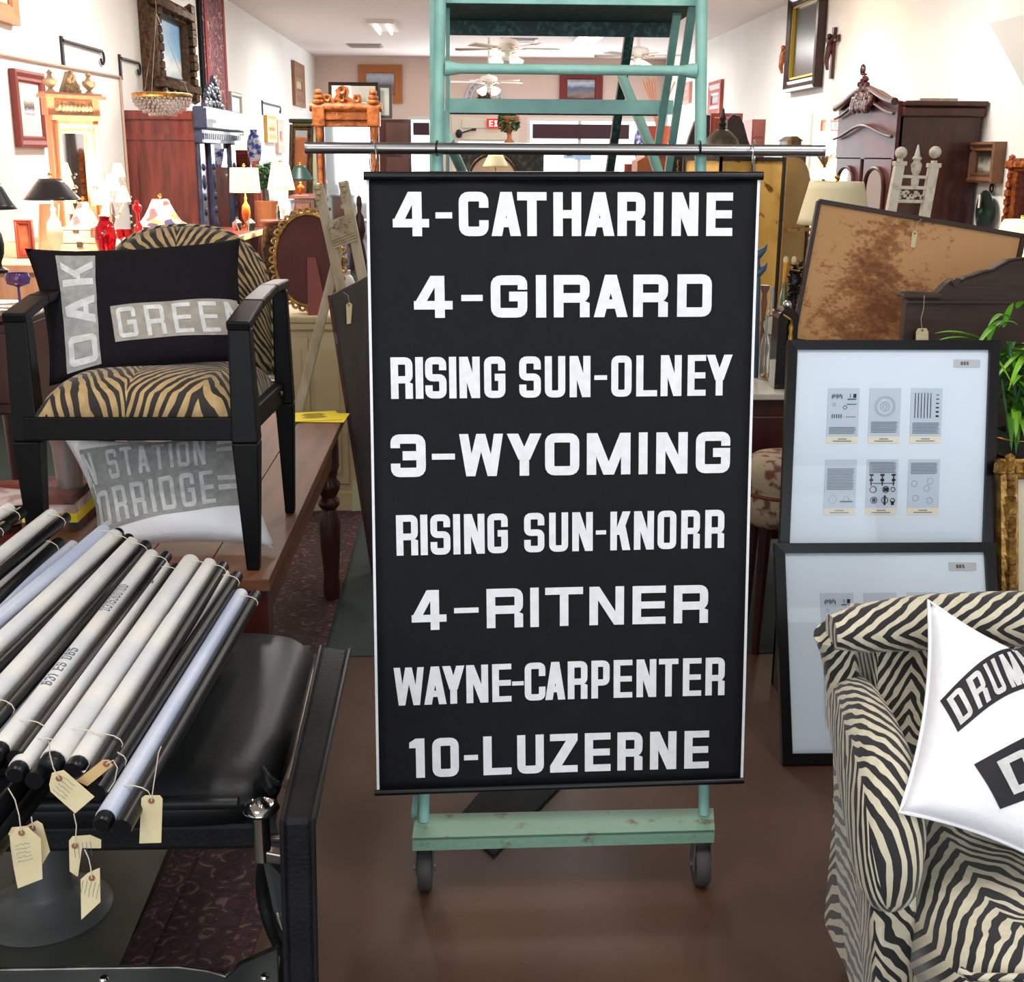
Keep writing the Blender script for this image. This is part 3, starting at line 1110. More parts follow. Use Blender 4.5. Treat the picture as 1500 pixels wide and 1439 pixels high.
# base channel, sockets, casters
fa, fb = PZ(604, 1228, .145), PZ(1047, 1216, .145)
ba, bb = PZ(608, 1193, .145), PZ(1045, 1184, .145)
MB().hexa([fa-V((0, 0, .006)), fb-V((0, 0, .006)), bb-V((0, 0, .006)), ba-V((0, 0, .006))], [fa, fb, bb, ba]).build('base_channel', M['tealrust'], ld)
MB().hexa([fa-V((0, 0, .03)), fb-V((0, 0, .03)), fb+V((0, .004, -.03)), fa+V((0, .004, -.03))], [fa-V((0, 0, .0005)), fb-V((0, 0, .0005)), fb+V((0, .004, -.0005)), fa+V((0, .004, -.0005))]).build('channel_flange', M['tealrust'], ld)
MB().bar(PZ(607, 1195, .15), PZ(609, 1170, .17), .02, .012, up=(1, 0, 0)).build('socket', PT, ld)
for p in (PZ(622, 1240, .10), PZ(1026, 1228, .10)):
    cx, cy = p.x, fa.y+.045
    c = MB().box(cx-.019, cx-.016, cy-.02, cy+.02, .04, .118).box(cx+.016, cx+.019, cy-.02, cy+.02, .04, .118).box(cx-.019, cx+.019, cy-.02, cy+.02, .112, .118)
    fk = c.build('caster_fork', M['greym'], ld)
    WL[fk.name] = WL[ld.name]
    MB().lathe([(.0, -.015), (.042, -.015), (.046, -.009), (.046, .009), (.042, .015), (0, .015)], (cx, cy, .047), 24, (1, 0, 0)).build('wheel', M['wheel'], fk, smooth=True)
    MB().lathe([(0, -.023), (.006, -.023), (.006, .023), (0, .023)], (cx, cy, .047), 10, (1, 0, 0)).build('axle_bolt', M['dullchrome'], fk)
for x in (PY(652, 144, 2.86).x, XS):
    MB().tube([(x, 4.1, .05), (x, 4.1, .25)], .012, 8).build('rear_leg', PT, ld)
    MB().lathe([(0, -.015), (.046, -.015), (.046, .015), (0, .015)], (x, 4.1, .055), 20, (1, 0, 0)).build('wheel', M['wheel'], ld)


# ================================================================ PILLOWS
def pillow(name, label, cs, thick, m, pinch=.03, group=None, piping=None):
    """cs = bottom-left, bottom-right, top-right, top-left in space"""
    bl, br, tr, tl = [V(c) for c in cs]
    e1 = ((br-bl)+(tr-tl)).normalized()
    e2 = ((tl-bl)+(tr-br))
    e2 = (e2-e1*e2.dot(e1)).normalized()
    n = e1.cross(e2)
    if n.y > 0:
        n = -n

    def S(u, v, off=0.0, side=1):
        U, W = 2*u-1, 2*v-1
        P = bl*(1-u)*(1-v)+br*u*(1-v)+tr*u*v+tl*(1-u)*v
        P = P-e1*(pinch*U*abs(U)*(1-W*W)**1.0)-e2*(pinch*W*abs(W)*(1-U*U)**1.0)
        b = (max(0, 1-U*U)*max(0, 1-W*W))**.42
        wr = .0035*math.sin(U*7+W*5)*math.sin(W*9-U*3)*b
        return P+n*((thick*b+wr)*side+off)
    base = (bl+br)/2
    root = thing(name, label, 'pillow', (base.x, base.y, min(bl.z, br.z)), group)
    cov = MB()
    W_, H_ = (br-bl).length, (tl-bl).length
    uf = lambda u, v: (u*W_, v*H_)
    cov.grid(lambda u, v: S(u, v), 26, 26, uvf=uf)
    cov.grid(lambda u, v: S(u, v, 0, -1), 26, 26, uvf=uf)
    cov.build('cover', m, root, smooth=True, weld=True)
    if piping:
        pts = [S(u, 0) for u in [i/20 for i in range(20)]]+[S(1, i/20) for i in range(20)]+[S(1-i/20, 1) for i in range(20)]+[S(0, 1-i/20) for i in range(20)]
        MB().tube(pts, .0032, 6, closed=True).build('piping', piping, root, smooth=True)
    return root, S


def patch(root, S, q, cpx, m, name='patch', off=.0012, nu=14, nv=14, curve=None):
    """fabric patch with pixel corners q (bl br tr tl) laid on a pillow whose own pixel corners are cpx"""
    uv = [bilin_inv(cpx, c) for c in q]

    def f(u, v):
        a = [uv[0][i]*(1-u)*(1-v)+uv[1][i]*u*(1-v)+uv[2][i]*u*v+uv[3][i]*(1-u)*v for i in (0, 1)]
        if curve:
            a[1] += curve*math.sin(u*PI)
        return a
    MB().grid(lambda u, v: S(*f(u, v), off), nu, nv, uvf=lambda u, v: (u, v)).build(name, m, root, smooth=True)
    return lambda u, v, o: S(*f(u, v), o)


# ================================================================ BENCH TABLE, LEFT
TZ = .62
X1, X0 = -.42, -1.01
TY0, TY1 = 2.50, 4.25
tb = thing('bench_table', 'long brown wooden table with turned legs carrying the black armchair', 'table', ((X0+X1)/2, 3.3, 0))
nb = 4
for i in range(nb):
    w_ = (X1-X0)/nb
    MB().box(X0+w_*i+.0008, X0+w_*(i+1)-.0008, TY0, TY1, TZ-.028, TZ).build('top_board', M['bench'], tb, bevel=.002)
MB().box(X1-.05, X1-.025, TY0+.06, TY1-.08, TZ-.13, TZ-.028).build('apron', M['bench'], tb)
MB().box(X0+.025, X0+.05, TY0+.06, TY1-.08, TZ-.13, TZ-.028).build('apron', M['bench'], tb)
MB().box(X0+.05, X1-.05, TY0+.035, TY0+.06, TZ-.13, TZ-.028).build('apron', M['bench'], tb)
MB().box(X0+.05, X1-.05, TY1-.08, TY1-.055, TZ-.13, TZ-.028).build('apron', M['bench'], tb)
for x in (X0+.06, X1-.045):
    for y in (TY0+.06, 4.04):
        m = MB().box(x-.035, x+.035, y-.035, y+.035, TZ-.15, TZ-.03)
        m.lathe([(.0, 0), (.022, 0), (.028, .02), (.03, .05), (.026, .09), (.034, .2), (.036, .28), (.024, .33), (.036, .345), (.036, .36), (.026, .375), (.038, .4), (.04, .42), (.028, .44), (.032, .455), (.032, .475), (.0, .475)], (x, y, 0), 18)
        m.build('leg', M['dkmahog'], tb, smooth=True)

# yellow leaflets on the far corner
for i, (px, py, rz_, lab) in enumerate(((460, 610, .25, 'yellow printed leaflet lying uppermost at the far end of the table'), (476, 612, -.05, 'yellow leaflet half under the uppermost one at the table end'))):
    c = PZ(px, py, TZ+.002+.002*(1-i))
    e = V((math.cos(rz_), math.sin(rz_), 0))
    f = V((-math.sin(rz_), math.cos(rz_), 0))
    z = V((0, 0, 1))
    t = thing('leaflet', lab, 'leaflet', c)
    MB().obox(c, e, f, z, .085-.01*i, .075, .0006).build('sheet', M['yellow'], t)
    if i == 0:
        m = MB()
        for k in range(7):
            cc = c+f*(.04-.012*k)+V((0, 0, .0009))
            m.obox(cc, e, f, z, .03+.012*((k*7) % 3)/2, .0022, .0002)
        m.build('printed_lines', M['ink'], t)

# ---------------------------------------------------------------- black armchair on the table
ch = thing('armchair', 'black lacquered open armchair in tan tiger stripe standing on the wooden table', 'chair', (-.68, 2.8, TZ))
BW = M['blackwood']
FR = dict(top=PY(353, 484, 2.58), foot=PY(372, 832, 2.575))
fl_top, fl_foot = PY(27, 468, 2.60), PY(62, 838, 2.60)
fr_top, fr_foot = PY(352, 480, 2.585), PY(372, 830, 2.57)
fl_foot.z = fr_foot.z = TZ
rr_top, rr_foot = PY(410, 424, 3.0), PY(425, 742, 3.01)
rr_foot.z = TZ
rl_top = V((-.89, 3.03, rr_top.z-.01))
rl_foot = V((-.90, 3.03, TZ))


def leg(top, foot, seatz, w0, w1, w2):
    k = (seatz-foot.z)/(top.z-foot.z)
    mid = foot.lerp(top, k)
    kn = mid+V((.004, 0, 0))
    m = MB().bar(foot, mid, w2, w2, up=(0, 1, 0), wx2=w1, wy2=w1)
    m.bar(mid, top, w1, w1, up=(0, 1, 0), wx2=w0, wy2=w0)
    return m


SZ = .955
leg(fl_top, fl_foot, SZ-.05, .046, .056, .032).build('leg', BW, ch, bevel=.004)
leg(fr_top, fr_foot, SZ-.05, .046, .056, .028).build('leg', BW, ch, bevel=.004)
leg(rr_top, rr_foot, SZ-.05, .034, .044, .024).build('leg', BW, ch, bevel=.004)
leg(rl_top, rl_foot, SZ-.05, .034, .044, .024).build('leg', BW, ch, bevel=.004)
for a, b, s in ((fr_top, rr_top, 1), (fl_top, rl_top, -1)):
    a = a+V((0, -.03, .006))
    pts = [a, a.lerp(b, .3)+V((s*.004, 0, .022)), a.lerp(b, .65)+V((s*.006, 0, .028)), b+V((0, .03, .012))]
    m = MB()
    for i in range(3):
        m.bar(pts[i], pts[i+1], .05-.004*i, .02, wx2=.05-.004*(i+1), wy2=.02)
    m.build('armrest', BW, ch, bevel=.004)
fa_, fb_ = fl_foot.lerp(fl_top, .6), fr_foot.lerp(fr_top, .6)
zs0, zs1 = SZ-.045, SZ+.005
MB().hexa([(fa_.x, 2.565, zs0), (fb_.x, 2.555, zs0), (fb_.x, 2.59, zs0), (fa_.x, 2.60, zs0)], [(fa_.x, 2.565, zs1), (fb_.x, 2.555, zs1), (fb_.x, 2.59, zs1), (fa_.x, 2.60, zs1)]).build('front_rail', BW, ch, bevel=.003)
MB().bar((fb_.x-.005, 2.58, SZ-.02), (rr_top.x-.008, 3.0, SZ-.02), .022, .05).build('side_rail', BW, ch, bevel=.003)
MB().bar((fa_.x+.005, 2.58, SZ-.02), (rl_top.x+.008, 3.03, SZ-.02), .022, .05).build('side_rail', BW, ch, bevel=.003)
MB().bar((rl_top.x, 3.02, SZ-.02), (rr_top.x, 3.0, SZ-.02), .022, .05).build('rear_rail', BW, ch, bevel=.003)
for y, dz in ((2.66, -.02), (2.93, -.015)):
    xx = fb_.x-.005+(rr_top.x-fb_.x)*((y-2.58)/.42)+.011
    MB().lathe([(0, 0), (.007, 0), (.005, .004), (0, .005)], (xx, y, SZ+dz), 10, (1, 0, 0)).build('screw_head', M['dullchrome'], ch)


def seat_s(u, v):
    x = fa_.x+.02+(fb_.x-fa_.x-.035)*u
    x2 = rl_top.x+.03+(rr_top.x-rl_top.x-.05)*u
    y = 2.572+(2.97-2.572)*v
    xx = x*(1-v)+x2*v
    U, W = 2*u-1, 2*v-1
    z = SZ+.003+.085*(max(0, 1-abs(U)**5)*max(0, 1-abs(W)**4))**.5
    return V((xx, y-.004*(1-U*U), z))


MB().grid(seat_s, 26, 20, uvf=lambda u, v: (u*.46-.23, v*.42+.1)).build('seat', M['tiger'], ch, smooth=True, solid=.01)
# arched back
bx0, bx1 = PY(146, 400, 3.06).x, PY(398, 400, 3.06).x
bz0, bz1 = .97, PY(262, 331, 3.06).z
bcx = (bx0+bx1)/2


def back_s(u, v, side=1):
    U = 2*u-1
    hw = (bx1-bx0)/2
    top = bz0+.2+(bz1-bz0-.2)*(max(0, 1-abs(U)**2.6))**.55
    z = bz0+(top-bz0)*v
    th = .03*(max(0, 1-abs(U)**6)*max(0, 1-(2*v-1)**6))**.5
    y = 3.055+.03*v-.04*(abs(U)**2)*1.0
    return V((bcx+hw*U, y-th*side, z))


m = MB().grid(back_s, 28, 16, uvf=lambda u, v: (u*.5-.25, v*.4+.03))
m.grid(lambda u, v: back_s(u, v, -.6), 28, 16, uvf=lambda u, v: (u*.5-.25, v*.4+.03))
m.build('backrest', M['tiger'], ch, smooth=True, weld=True)
MB().tube([back_s(0, 0)]+[back_s(0, i/5) for i in range(1, 5)]+[back_s(i/24, 1) for i in range(25)]+[back_s(1, 1-i/5) for i in range(1, 6)], .004, 6).build('piping', M['tiger'], ch, smooth=True)

# charcoal pillow OAK GREEN
c1 = [(72, 566), (374, 530), (352, 349), (36, 364)]
cs = [PY(*c1[0], 2.70), PY(*c1[1], 2.74), PY(*c1[2], 2.90), PY(*c1[3], 2.86)]
r1, S1 = pillow('pillow', 'charcoal felt pillow with grey linen strips reading OAK and GREEN, on the tiger striped armchair', cs, .055, M['felt'], pinch=.018)
f = patch(r1, S1, [(100, 556), (152, 547), (144, 381), (83, 379)], c1, M['linen'], 'linen_strip', nu=8, nv=20)
m = MB()
word(m, 'OAK', lambda u, v, k: f(.94-.84*v, .03+.9*u, .0022+.0002*k), t=.2, gap=.3, aspect=.8)
m.build('applique_letters', M['linenletter'], r1)
f2 = patch(r1, S1, [(175, 518), (368, 497), (360, 446), (168, 465)], c1, M['linen2'], 'linen_strip', nu=20, nv=8)
m = MB()
word(m, 'GREEN', lambda u, v, k: f2(.04+.99*u, .08+.84*v, .0022+.0002*k), t=.16, gap=.32, aspect=.7)
m.build('applique_letters', M['linenletter'], r1)

# white pillow with station names below
c2 = [(152, 828), (404, 803), (370, 634), (92, 640)]
cs = [PY(*c2[0], 2.66), PY(*c2[1], 2.68), PY(*c2[2], 2.84), PY(*c2[3], 2.82)]
cs[0].z = TZ+.012
cs[1].z = TZ+.012
r2, S2 = pillow('pillow', 'white pillow printed with grey STATION and ORRIDGE panel, under the black armchair', cs, .06, M['white'], pinch=.02)
f3 = patch(r2, S2, [(138, 806), (362, 752), (352, 629), (114, 668)], c2, M['linen'], 'printed_panel', nu=20, nv=12)
m = MB()
word(m, 'N STATION', lambda u, v, k: f3(.0+.80*u, .54+.40*v, .0022+.0002*k), t=.16, gap=.2, aspect=.56)
word(m, 'ORRIDGE', lambda u, v, k: f3(.04+.80*u, .05+.40*v, .0022+.0002*k), t=.15, gap=.2, aspect=.5)
for v0 in (.70, .2):
    for dv in (0, .11):
        m.grid(lambda u, v: f3(.87+.13*u, v0+dv+.06*v, .0022), 4, 1)
m.build('printed_letters', M['linenletter'], r2)

# newspapers and side table, silver beaker
t = thing('side_table', 'low table under the newspapers left of the black armchair', 'table', (-1.4, 2.8, 0))
MB().box(-1.75, -1.08, 2.45, 3.25, .57, .595).build('top', M['mahog'], t, bevel=.004)
MB().box(-1.75, -1.08, 3.22, 3.25, .62, .645).build('gallery_rail', M['mahog'], t, bevel=.006)
for x in (-1.6, -1.35, -1.1):
    MB().box(x-.008, x+.008, 3.228, 3.242, .595, .62).build('gallery_post', M['mahog'], t)
for x in (-1.7, -1.13):
    for y in (2.5, 3.2):
        MB().bar((x, y, .57), (x, y, 0), .04, .04, wx2=.025, wy2=.025).build('leg', M['mahog'], t)
newsm = mat('newsprint', (206, 190, 186), 0.85, col2=(172, 140, 132), scale=14, contrast=(.5, .6))
news2 = mat('dark_news_photo', (120, 70, 60), 0.8, col2=(60, 50, 52), scale=24, contrast=(.4, .6))
for i, (px, py, rot, wd, dp, mm_, lab) in enumerate((
        (30, 742, .1, .22, .16, newsm, 'folded newspaper lying lowest on the side table'),
        (100, 735, -.35, .16, .12, newsm, 'crumpled newspaper section nearest the white pillow'),
        (118, 752, .7, .12, .10, news2, 'dark pictured magazine beside the chair leg and white pillow'),
        (25, 728, .3, .15, .10, newsm, 'pinkish newspaper lying on top at the left edge'))):
    c = PZ(px, py, .60+.008*i)
    c.x = min(c.x, -1.05-wd*.6)
    e = V((math.cos(rot), math.sin(rot), 0))
    f_ = V((-math.sin(rot), math.cos(rot), 0))
    n = 10
    m = MB().grid(lambda u, v: c+e*(u-.5)*wd*2*.75+f_*(v-.5)*dp*2+V((0, 0, .004*math.sin(u*9+i)*math.sin(v*5)+.006)), n, 6)
    o = m.build('newspaper', mm_, solid=.003)
    one(o, lab, 'newspaper')
c = PZ(100, 712, .61)
c = PY(103, 712, 2.95)
t = thing('silver_beaker', 'shiny silver metal beaker standing behind the white pillow', 'cup', c)
MB().lathe([(.0, 0), (.03, 0), (.031, .01), (.035, .1), (.042, .128), (.040, .13), (.033, .1), (.028, .012), (0, .01)], c, 24).build('body', mat('satin_silver', (190, 190, 188), .3, .9), t, smooth=True)
t2 = thing('magazine_stack', 'small pile of magazines under the silver beaker', 'magazines', (c.x, c.y, .595))
nst = 5
for i in range(nst):
    zz = .596+(c.z-.596)*i/nst
    MB().box(c.x-.1+.004*i, c.x+.045-.003*i, c.y-.09+.005*(i % 2), c.y+.1, zz, zz+(c.z-.596)/nst-.0006).build('magazine', (newsm, news2, M['yellow'], newsm, news2)[i], t2)
# ================================================================ BLACK LEATHER BARBER CHAIR
LE = M['leather']
ZS = .545
bc = thing('barber_chair', 'antique barber chair with black leather seat and chrome fittings, under the rolled signs', 'chair', (-.66, 2.05, 0))
sR0, sR1 = PZ(386, 1150, ZS).x, PZ(468, 935, ZS).x
sx1 = (sR0+sR1)/2
sx0, sy0, sy1 = sx1-.66, PZ(385, 1152, ZS).y, PZ(465, 916, ZS).y


def cushion(x0, x1, y0, y1, z0, z1, r=.05, crown=.015, n=16):
    def f(u, v):
        U, W = 2*u-1, 2*v-1
        # superellipse plan outline
        k = (abs(U)**8+abs(W)**8)**(1/8)
        m_ = max(abs(U), abs(W), 1e-6)
        s_ = m_/max(k, 1e-6)
        x = (x0+x1)/2+(x1-x0)/2*U*s_
        y = (y0+y1)/2+(y1-y0)/2*W*s_
        d = 1-m_
        z = z1-(r*(1-min(1, d/.16))**2.2)+crown*(1-U*U)*(1-W*W)
        return V((x, y, z))
    m = MB().grid(f, n*2, n*2, uvf=lambda u, v: (u*(x1-x0), v*(y1-y0)))
    m.grid(lambda u, v: V((f(u, v).x, f(u, v).y, z0 if 0 < u < 1 and 0 < v < 1 else z0)), n*2, n*2)
    # wall
    pts = [(i/(2*n), 0) for i in range(2*n)]+[(1, i/(2*n)) for i in range(2*n)]+[(1-i/(2*n), 1) for i in range(2*n)]+[(0, 1-i/(2*n)) for i in range(2*n)]
    a = [f(*p) for p in pts]
    q = len(a)
    m.add(a+[V((p.x, p.y, z0)) for p in a], [(i, (i+1) % q, q+(i+1) % q, q+i) for i in range(q)], [(p.x-x0, p.y-y0) for p in a]+[(p.x-x0, p.y-y0-(p.z-z0)*1.0) for p in a])
    return m


cushion(sx0, sx1, sy0, sy1, ZS-.07, ZS, .035, .012).build('seat', LE, bc, smooth=True, weld=True)
MB().tube([(sx0+.03, sy0+.004, ZS-.03), (sx1-.05, sy0+.004, ZS-.03)], .011, 10).build('front_piping', LE, bc, smooth=True)
MB().box(sx0+.02, sx1-.02, sy0+.01, sy1-.03, ZS-.12, ZS-.07).build('seat_frame', M['leather2'], bc, bevel=.01)
# gathered leather at the right front corner
m = MB()
for i in range(7):
    t_ = i/6
    m.tube([PZ(385+4*i, 1125+4*i, ZS+.004), PZ(398-2*i, 1160-3*i, ZS-.01)], [.004, .009], 8)
m.build('corner_pleats', LE, bc, smooth=True)
# pedestal, hub and spread base
pc = PZ(66, 1305, .05)
MB().lathe([(.0, .44), (.06, .44), (.06, .43), (.053, .42), (.053, .06), (.06, .05), (.08, .035), (.10, .024), (.12, .018), (.13, .010), (.0, .010)], (pc.x, pc.y, 0), 40).build('pedestal', M['greym'], bc, smooth=True)
# arm panel on the right
zt = .62
A, B, C, D = PZ(413, 1203, zt), PZ(458, 1200, zt), PZ(512, 951, zt), PZ(470, 946, zt)
m = MB()
for P, Q, sx in ((A, D, 1), (B, C, -1)):
    pass
fb0, fb1 = V((A.x-.01, A.y+.01, .12)), V((B.x-.01, B.y+.01, .12))
rb0, rb1 = V((D.x-.06, A.y+.32, .12)), V((C.x-.10, B.y+.32, .12))
m.add([A, B, C, D, fb0, fb1, rb1, rb0], [(0, 1, 2, 3), (0, 4, 5, 1), (1, 5, 6, 2), (2, 6, 7, 3), (3, 7, 4, 0), (4, 7, 6, 5)])
m.build('arm_panel', M['leather2'], bc, bevel=.008)
m = MB()
for P, Q in ((A, D), (B, C)):
    m.tube([P+V((0, 0, -.002)), Q+V((0, 0, -.002))], .004, 6)
m.tube([A, fb0], .004, 6).tube([B, fb1], .004, 6)
m.build('piping', LE, bc, smooth=True)
# chrome rod, hinge post, cross bar
MB().tube([PZ(466, 968, .6), PZ(458, 985, .595), PZ(428, 1120, .575), PZ(422, 1150, .57)], [.009, .005, .005, .010], 10).build('side_rod', M['dullchrome'], bc, smooth=True)
h = PZ(381, 1176, .515)
MB().lathe([(0, .006), (.006, .006), (.007, .0), (.02, -.001), (.027, -.004), (.03, -.010), (.026, -.016), (.015, -.02), (.0135, -.03), (.0135, -.1), (0, -.1)], h, 24).build('hinge_post', M['chrome'], bc, smooth=True)
m = MB()
for k in range(5):
    t_ = k*PI*2/5
    m.ball(h+V((.016*math.cos(t_), .016*math.sin(t_), -.001)), .0025, 6)
m.build('hinge_screws', M['steel'], bc)
MB().tube([PZ(262, 1236, .42), PZ(412, 1228, .42)], .008, 10).build('cross_bar', M['dullchrome'], bc, smooth=True)
MB().bar((h.x, h.y, h.z-.09), (h.x+.07, h.y-.01, h.z-.1), .02, .02).build('arm_bracket', M['dullchrome'], bc, bevel=.003)
MB().box(sx0+.1, sx1-.1, sy0+.12, sy1-.12, .40, ZS-.115).build('under_frame', M['greym'], bc, bevel=.01)
# wheel-like ring at the right and foot board at the front
c = PY(416, 1332, 1.88)
MB().tube(ring(c, .088, 0, V((.55, -.83, 0)), (0, 0, 1), 36), .013, 10, closed=True).build('side_ring', M['leather2'], bc, smooth=True)
MB().tube(ring(c+V((.01, 0, 0)), .062, 0, V((.55, -.83, 0)), (0, 0, 1), 30), .007, 8, closed=True).build('inner_ring', M['dullchrome'], bc, smooth=True)
MB().bar(c, V((sx1-.05, c.y+.05, .42)), .03, .02).build('ring_arm', M['greym'], bc)
zf = .20
poly = [(-60, 1423), (120, 1420), (262, 1418), (305, 1424), (330, 1432), (352, 1412), (385, 1398), (407, 1388), (410, 1520), (-60, 1540)]
MB().poly([PZ(x, y, zf) for x, y in poly], (0, 0, -.02)).build('foot_board', M['greym'], bc, bevel=.003)
MB().tube([PZ(x, y, zf)+V((0, 0, .001)) for x, y in poly[:8]], .004, 8).build('foot_board_rim', M['dullchrome'], bc, smooth=True)
for x, y in ((152, 1434), (388, 1431)):
    MB().lathe([(0, .004), (.006, .003), (.008, 0), (0, 0)], PZ(x, y, zf), 12).build('bolt', M['chrome'], bc)
for x in (-1.0,):
    MB().bar((x, 1.95, .40), (x, 1.42, .185), .03, .015).build('foot_board_arm', M['greym'], bc)

# ================================================================ ROLLED SIGNS
ROLLS = [
    # upper end px, direction point px, z at ends, radius, kind
    (355, 869, 150, 1207, .665, .0140, 'b'),
    (328, 840, 93, 1183, .685, .0150, 'w'),
    (308, 825, 73, 1185, .700, .0150, 'w'),
    (281, 822, 62, 1140, .705, .0185, 'g'),
    (240, 828, 5, 1160, .700, .0150, 'w'),
    (224, 812, -20, 1125, .712, .0145, 'w'),
    (194, 795, -70, 1090, .722, .0165, 'w'),
    (171, 784, -110, 1045, .732, .0165, 'w'),
    (155, 777, -120, 1010, .738, .0160, 'b'),
    (110, 797, -130, 1000, .715, .0120, 'b'),
    (66, 792, -150, 985, .73, .0165, 'w'),
    (78, 754, -160, 945, .755, .0160, 'w'),
    (17, 745, -170, 860, .775, .0150, 'w'),
    (-12, 768, -260, 960, .775, .0150, 'w'),
]
LROLL = .86
rm = {'w': M['tubewhite'], 'b': M['tubeblue'], 'g': M['tubewhite']}
where = ['rightmost of the row', 'second from the right of the row', 'third from the right of the row', 'fourth from the right, thick, small stains', 'fifth from the right, round mark near top', 'sixth from the right, black serial numbers', 'seventh from the right, plain', 'eighth from the right, plain', 'ninth from right, blue tinted', 'thin pale blue one lying low', 'short thick looking one ending below its neighbours', 'tallest of the left group ending beside the chair leg', 'at the upper left corner of the heap', 'farthest left at the picture edge']


def roll(i, up, lo, z, r, kind):
    a = PZ(up[0], up[1], z)
    b = PZ(lo[0], lo[1], z-.004)
    d = (b-a).normalized()
    b = a+d*LROLL
    side = V((d.y, -d.x, 0)).normalized()
    if side.x < 0:
        side = -side
    name = 'rolled_sign'
    t = thing(name, 'white rolled sign with black rod, '+where[i], 'rolled sign', a.lerp(b, .5)-V((0, 0, r)), 'rolled up signs heaped on the barber chair')
    MB().tube([a+d*.012, b-d*.018], r, 20).build('roll', rm[kind], t, smooth=True)
    MB().tube([a, a+d*.012], r*.55, 12).build('end_cap', M['rod'], t, smooth=True)
    MB().tube([b-d*.018, b-d*.004, b], [r*.92, r*.92, r*.7], 14).build('end_cap', M['rod'], t, smooth=True)
    # black slat rod held beside the roll
    o = side*(r+.0125)+V((0, 0, -.004))
    sh = .004+.012*((i*37) % 5)/5
    MB().tube([a+o+d*sh, b+o+d*(sh-.004)], .0125, 14).build('black_rod', M['rod'], t, smooth=True)
    for dd in (.05, .78):
        c = a+d*dd+o*.45
        s_ = MB().tube([c+side*(r+.0145)*math.cos(q*PI/7)+V((0, 0, 1))*(r*1.08)*math.sin(q*PI/7) for q in range(14)], .0009, 5, closed=True)
        s_.build('string_tie', M['string'], t)
    return a, b, d


RE = []
for i, (x1, y1, x2, y2, z, r, k) in enumerate(ROLLS):
    RE.append(roll(i, (x1, y1), (x2, y2), z, r, k))


def roll_text(i, txt, t0, t1, hgt, ang=.6):
    a, b, d = RE[i]
    r = ROLLS[i][5]
    par = [o for o in bpy.data.objects if o.get('label', '').endswith(where[i])][0]
    side = V((d.y, -d.x, 0)).normalized()
    if side.x < 0:
        side = -side
    m = MB()

    def f(u, v, k):
        s = t0+(t1-t0)*(1-u)
        th = PI/2+ang*(-1)*((v-.5)*hgt/r)+.15
        return a+d*s+side*math.cos(th)*(r+.0004+.0001*k)*-1+V((0, 0, 1))*math.sin(th)*(r+.0004+.0001*k)
    word(m, txt, f, t=.16, gap=.25, aspect=.6)
    m.build('serial_number', M['greyink'], par)


roll_text(5, '0315300100', .22, .35, .018, 1)
roll_text(5, '631 ES 065', .52, .66, .016, 1)
roll_text(4, 'O', .125, .14, .02, 1)
# lower layer of rolls, only their dark ends and pale sides show
for j, (x, y, z, ln, mm_, lab) in enumerate((
        (230, 905, .628, .86, M['rod'], 'black rod roll lying in the lower layer under the second roll'),
        (190, 880, .632, .88, M['tubeblue'], 'bluish roll in the lower layer under the third roll'),
        (150, 862, .636, .86, M['rod'], 'black roll in the lower layer under the stained roll'),
        (105, 850, .642, .84, M['tubewhite'], 'white roll in the lower layer under the serial numbered roll'),
        (60, 840, .648, .85, M['rod'], 'black roll in the lower layer below the plain rolls'),
        (20, 835, .655, .84, M['tubeblue'], 'bluish roll in the lower layer at the left'))):
    a = PZ(x, y, z)
    b = a+V((-.045-.02*j, -ln, -.002))
    t = thing('rolled_sign', lab, 'rolled sign', a.lerp(b, .5)-V((0, 0, .016)), 'rolled up signs heaped on the barber chair')
    MB().tube([a, b], .0165, 16).build('roll', mm_, t, smooth=True)
    MB().tube([b, b+(b-a).normalized()*.02], .013, 12).build('end_cap', M['rod'], t, smooth=True)
    MB().tube([a+V((.03, 0, 0)), b+V((.03, 0, 0))], .0125, 12).build('black_rod', M['rod'], t, smooth=True)
# bundle lying on the seat under the heap
t = thing('folded_cloth', 'folded dark cloth on the barber seat under the heap of rolls', 'cloth', (-.7, 2.0, ZS))
m = MB()
for k in range(3):
    m.hexa([(-.93+.01*k, 1.72, ZS+.016+.018*k), (-.50-.02*k, 1.72, ZS+.016+.018*k), (-.46-.02*k, 2.3, ZS+.016+.018*k), (-.93, 2.3, ZS+.016+.018*k)], [(-.93+.01*k, 1.72, ZS+.032+.018*k), (-.50-.02*k, 1.72, ZS+.032+.018*k), (-.46-.02*k, 2.3, ZS+.032+.018*k), (-.93, 2.3, ZS+.032+.018*k)])
m.build('fold', M['felt'], t, bevel=.004)


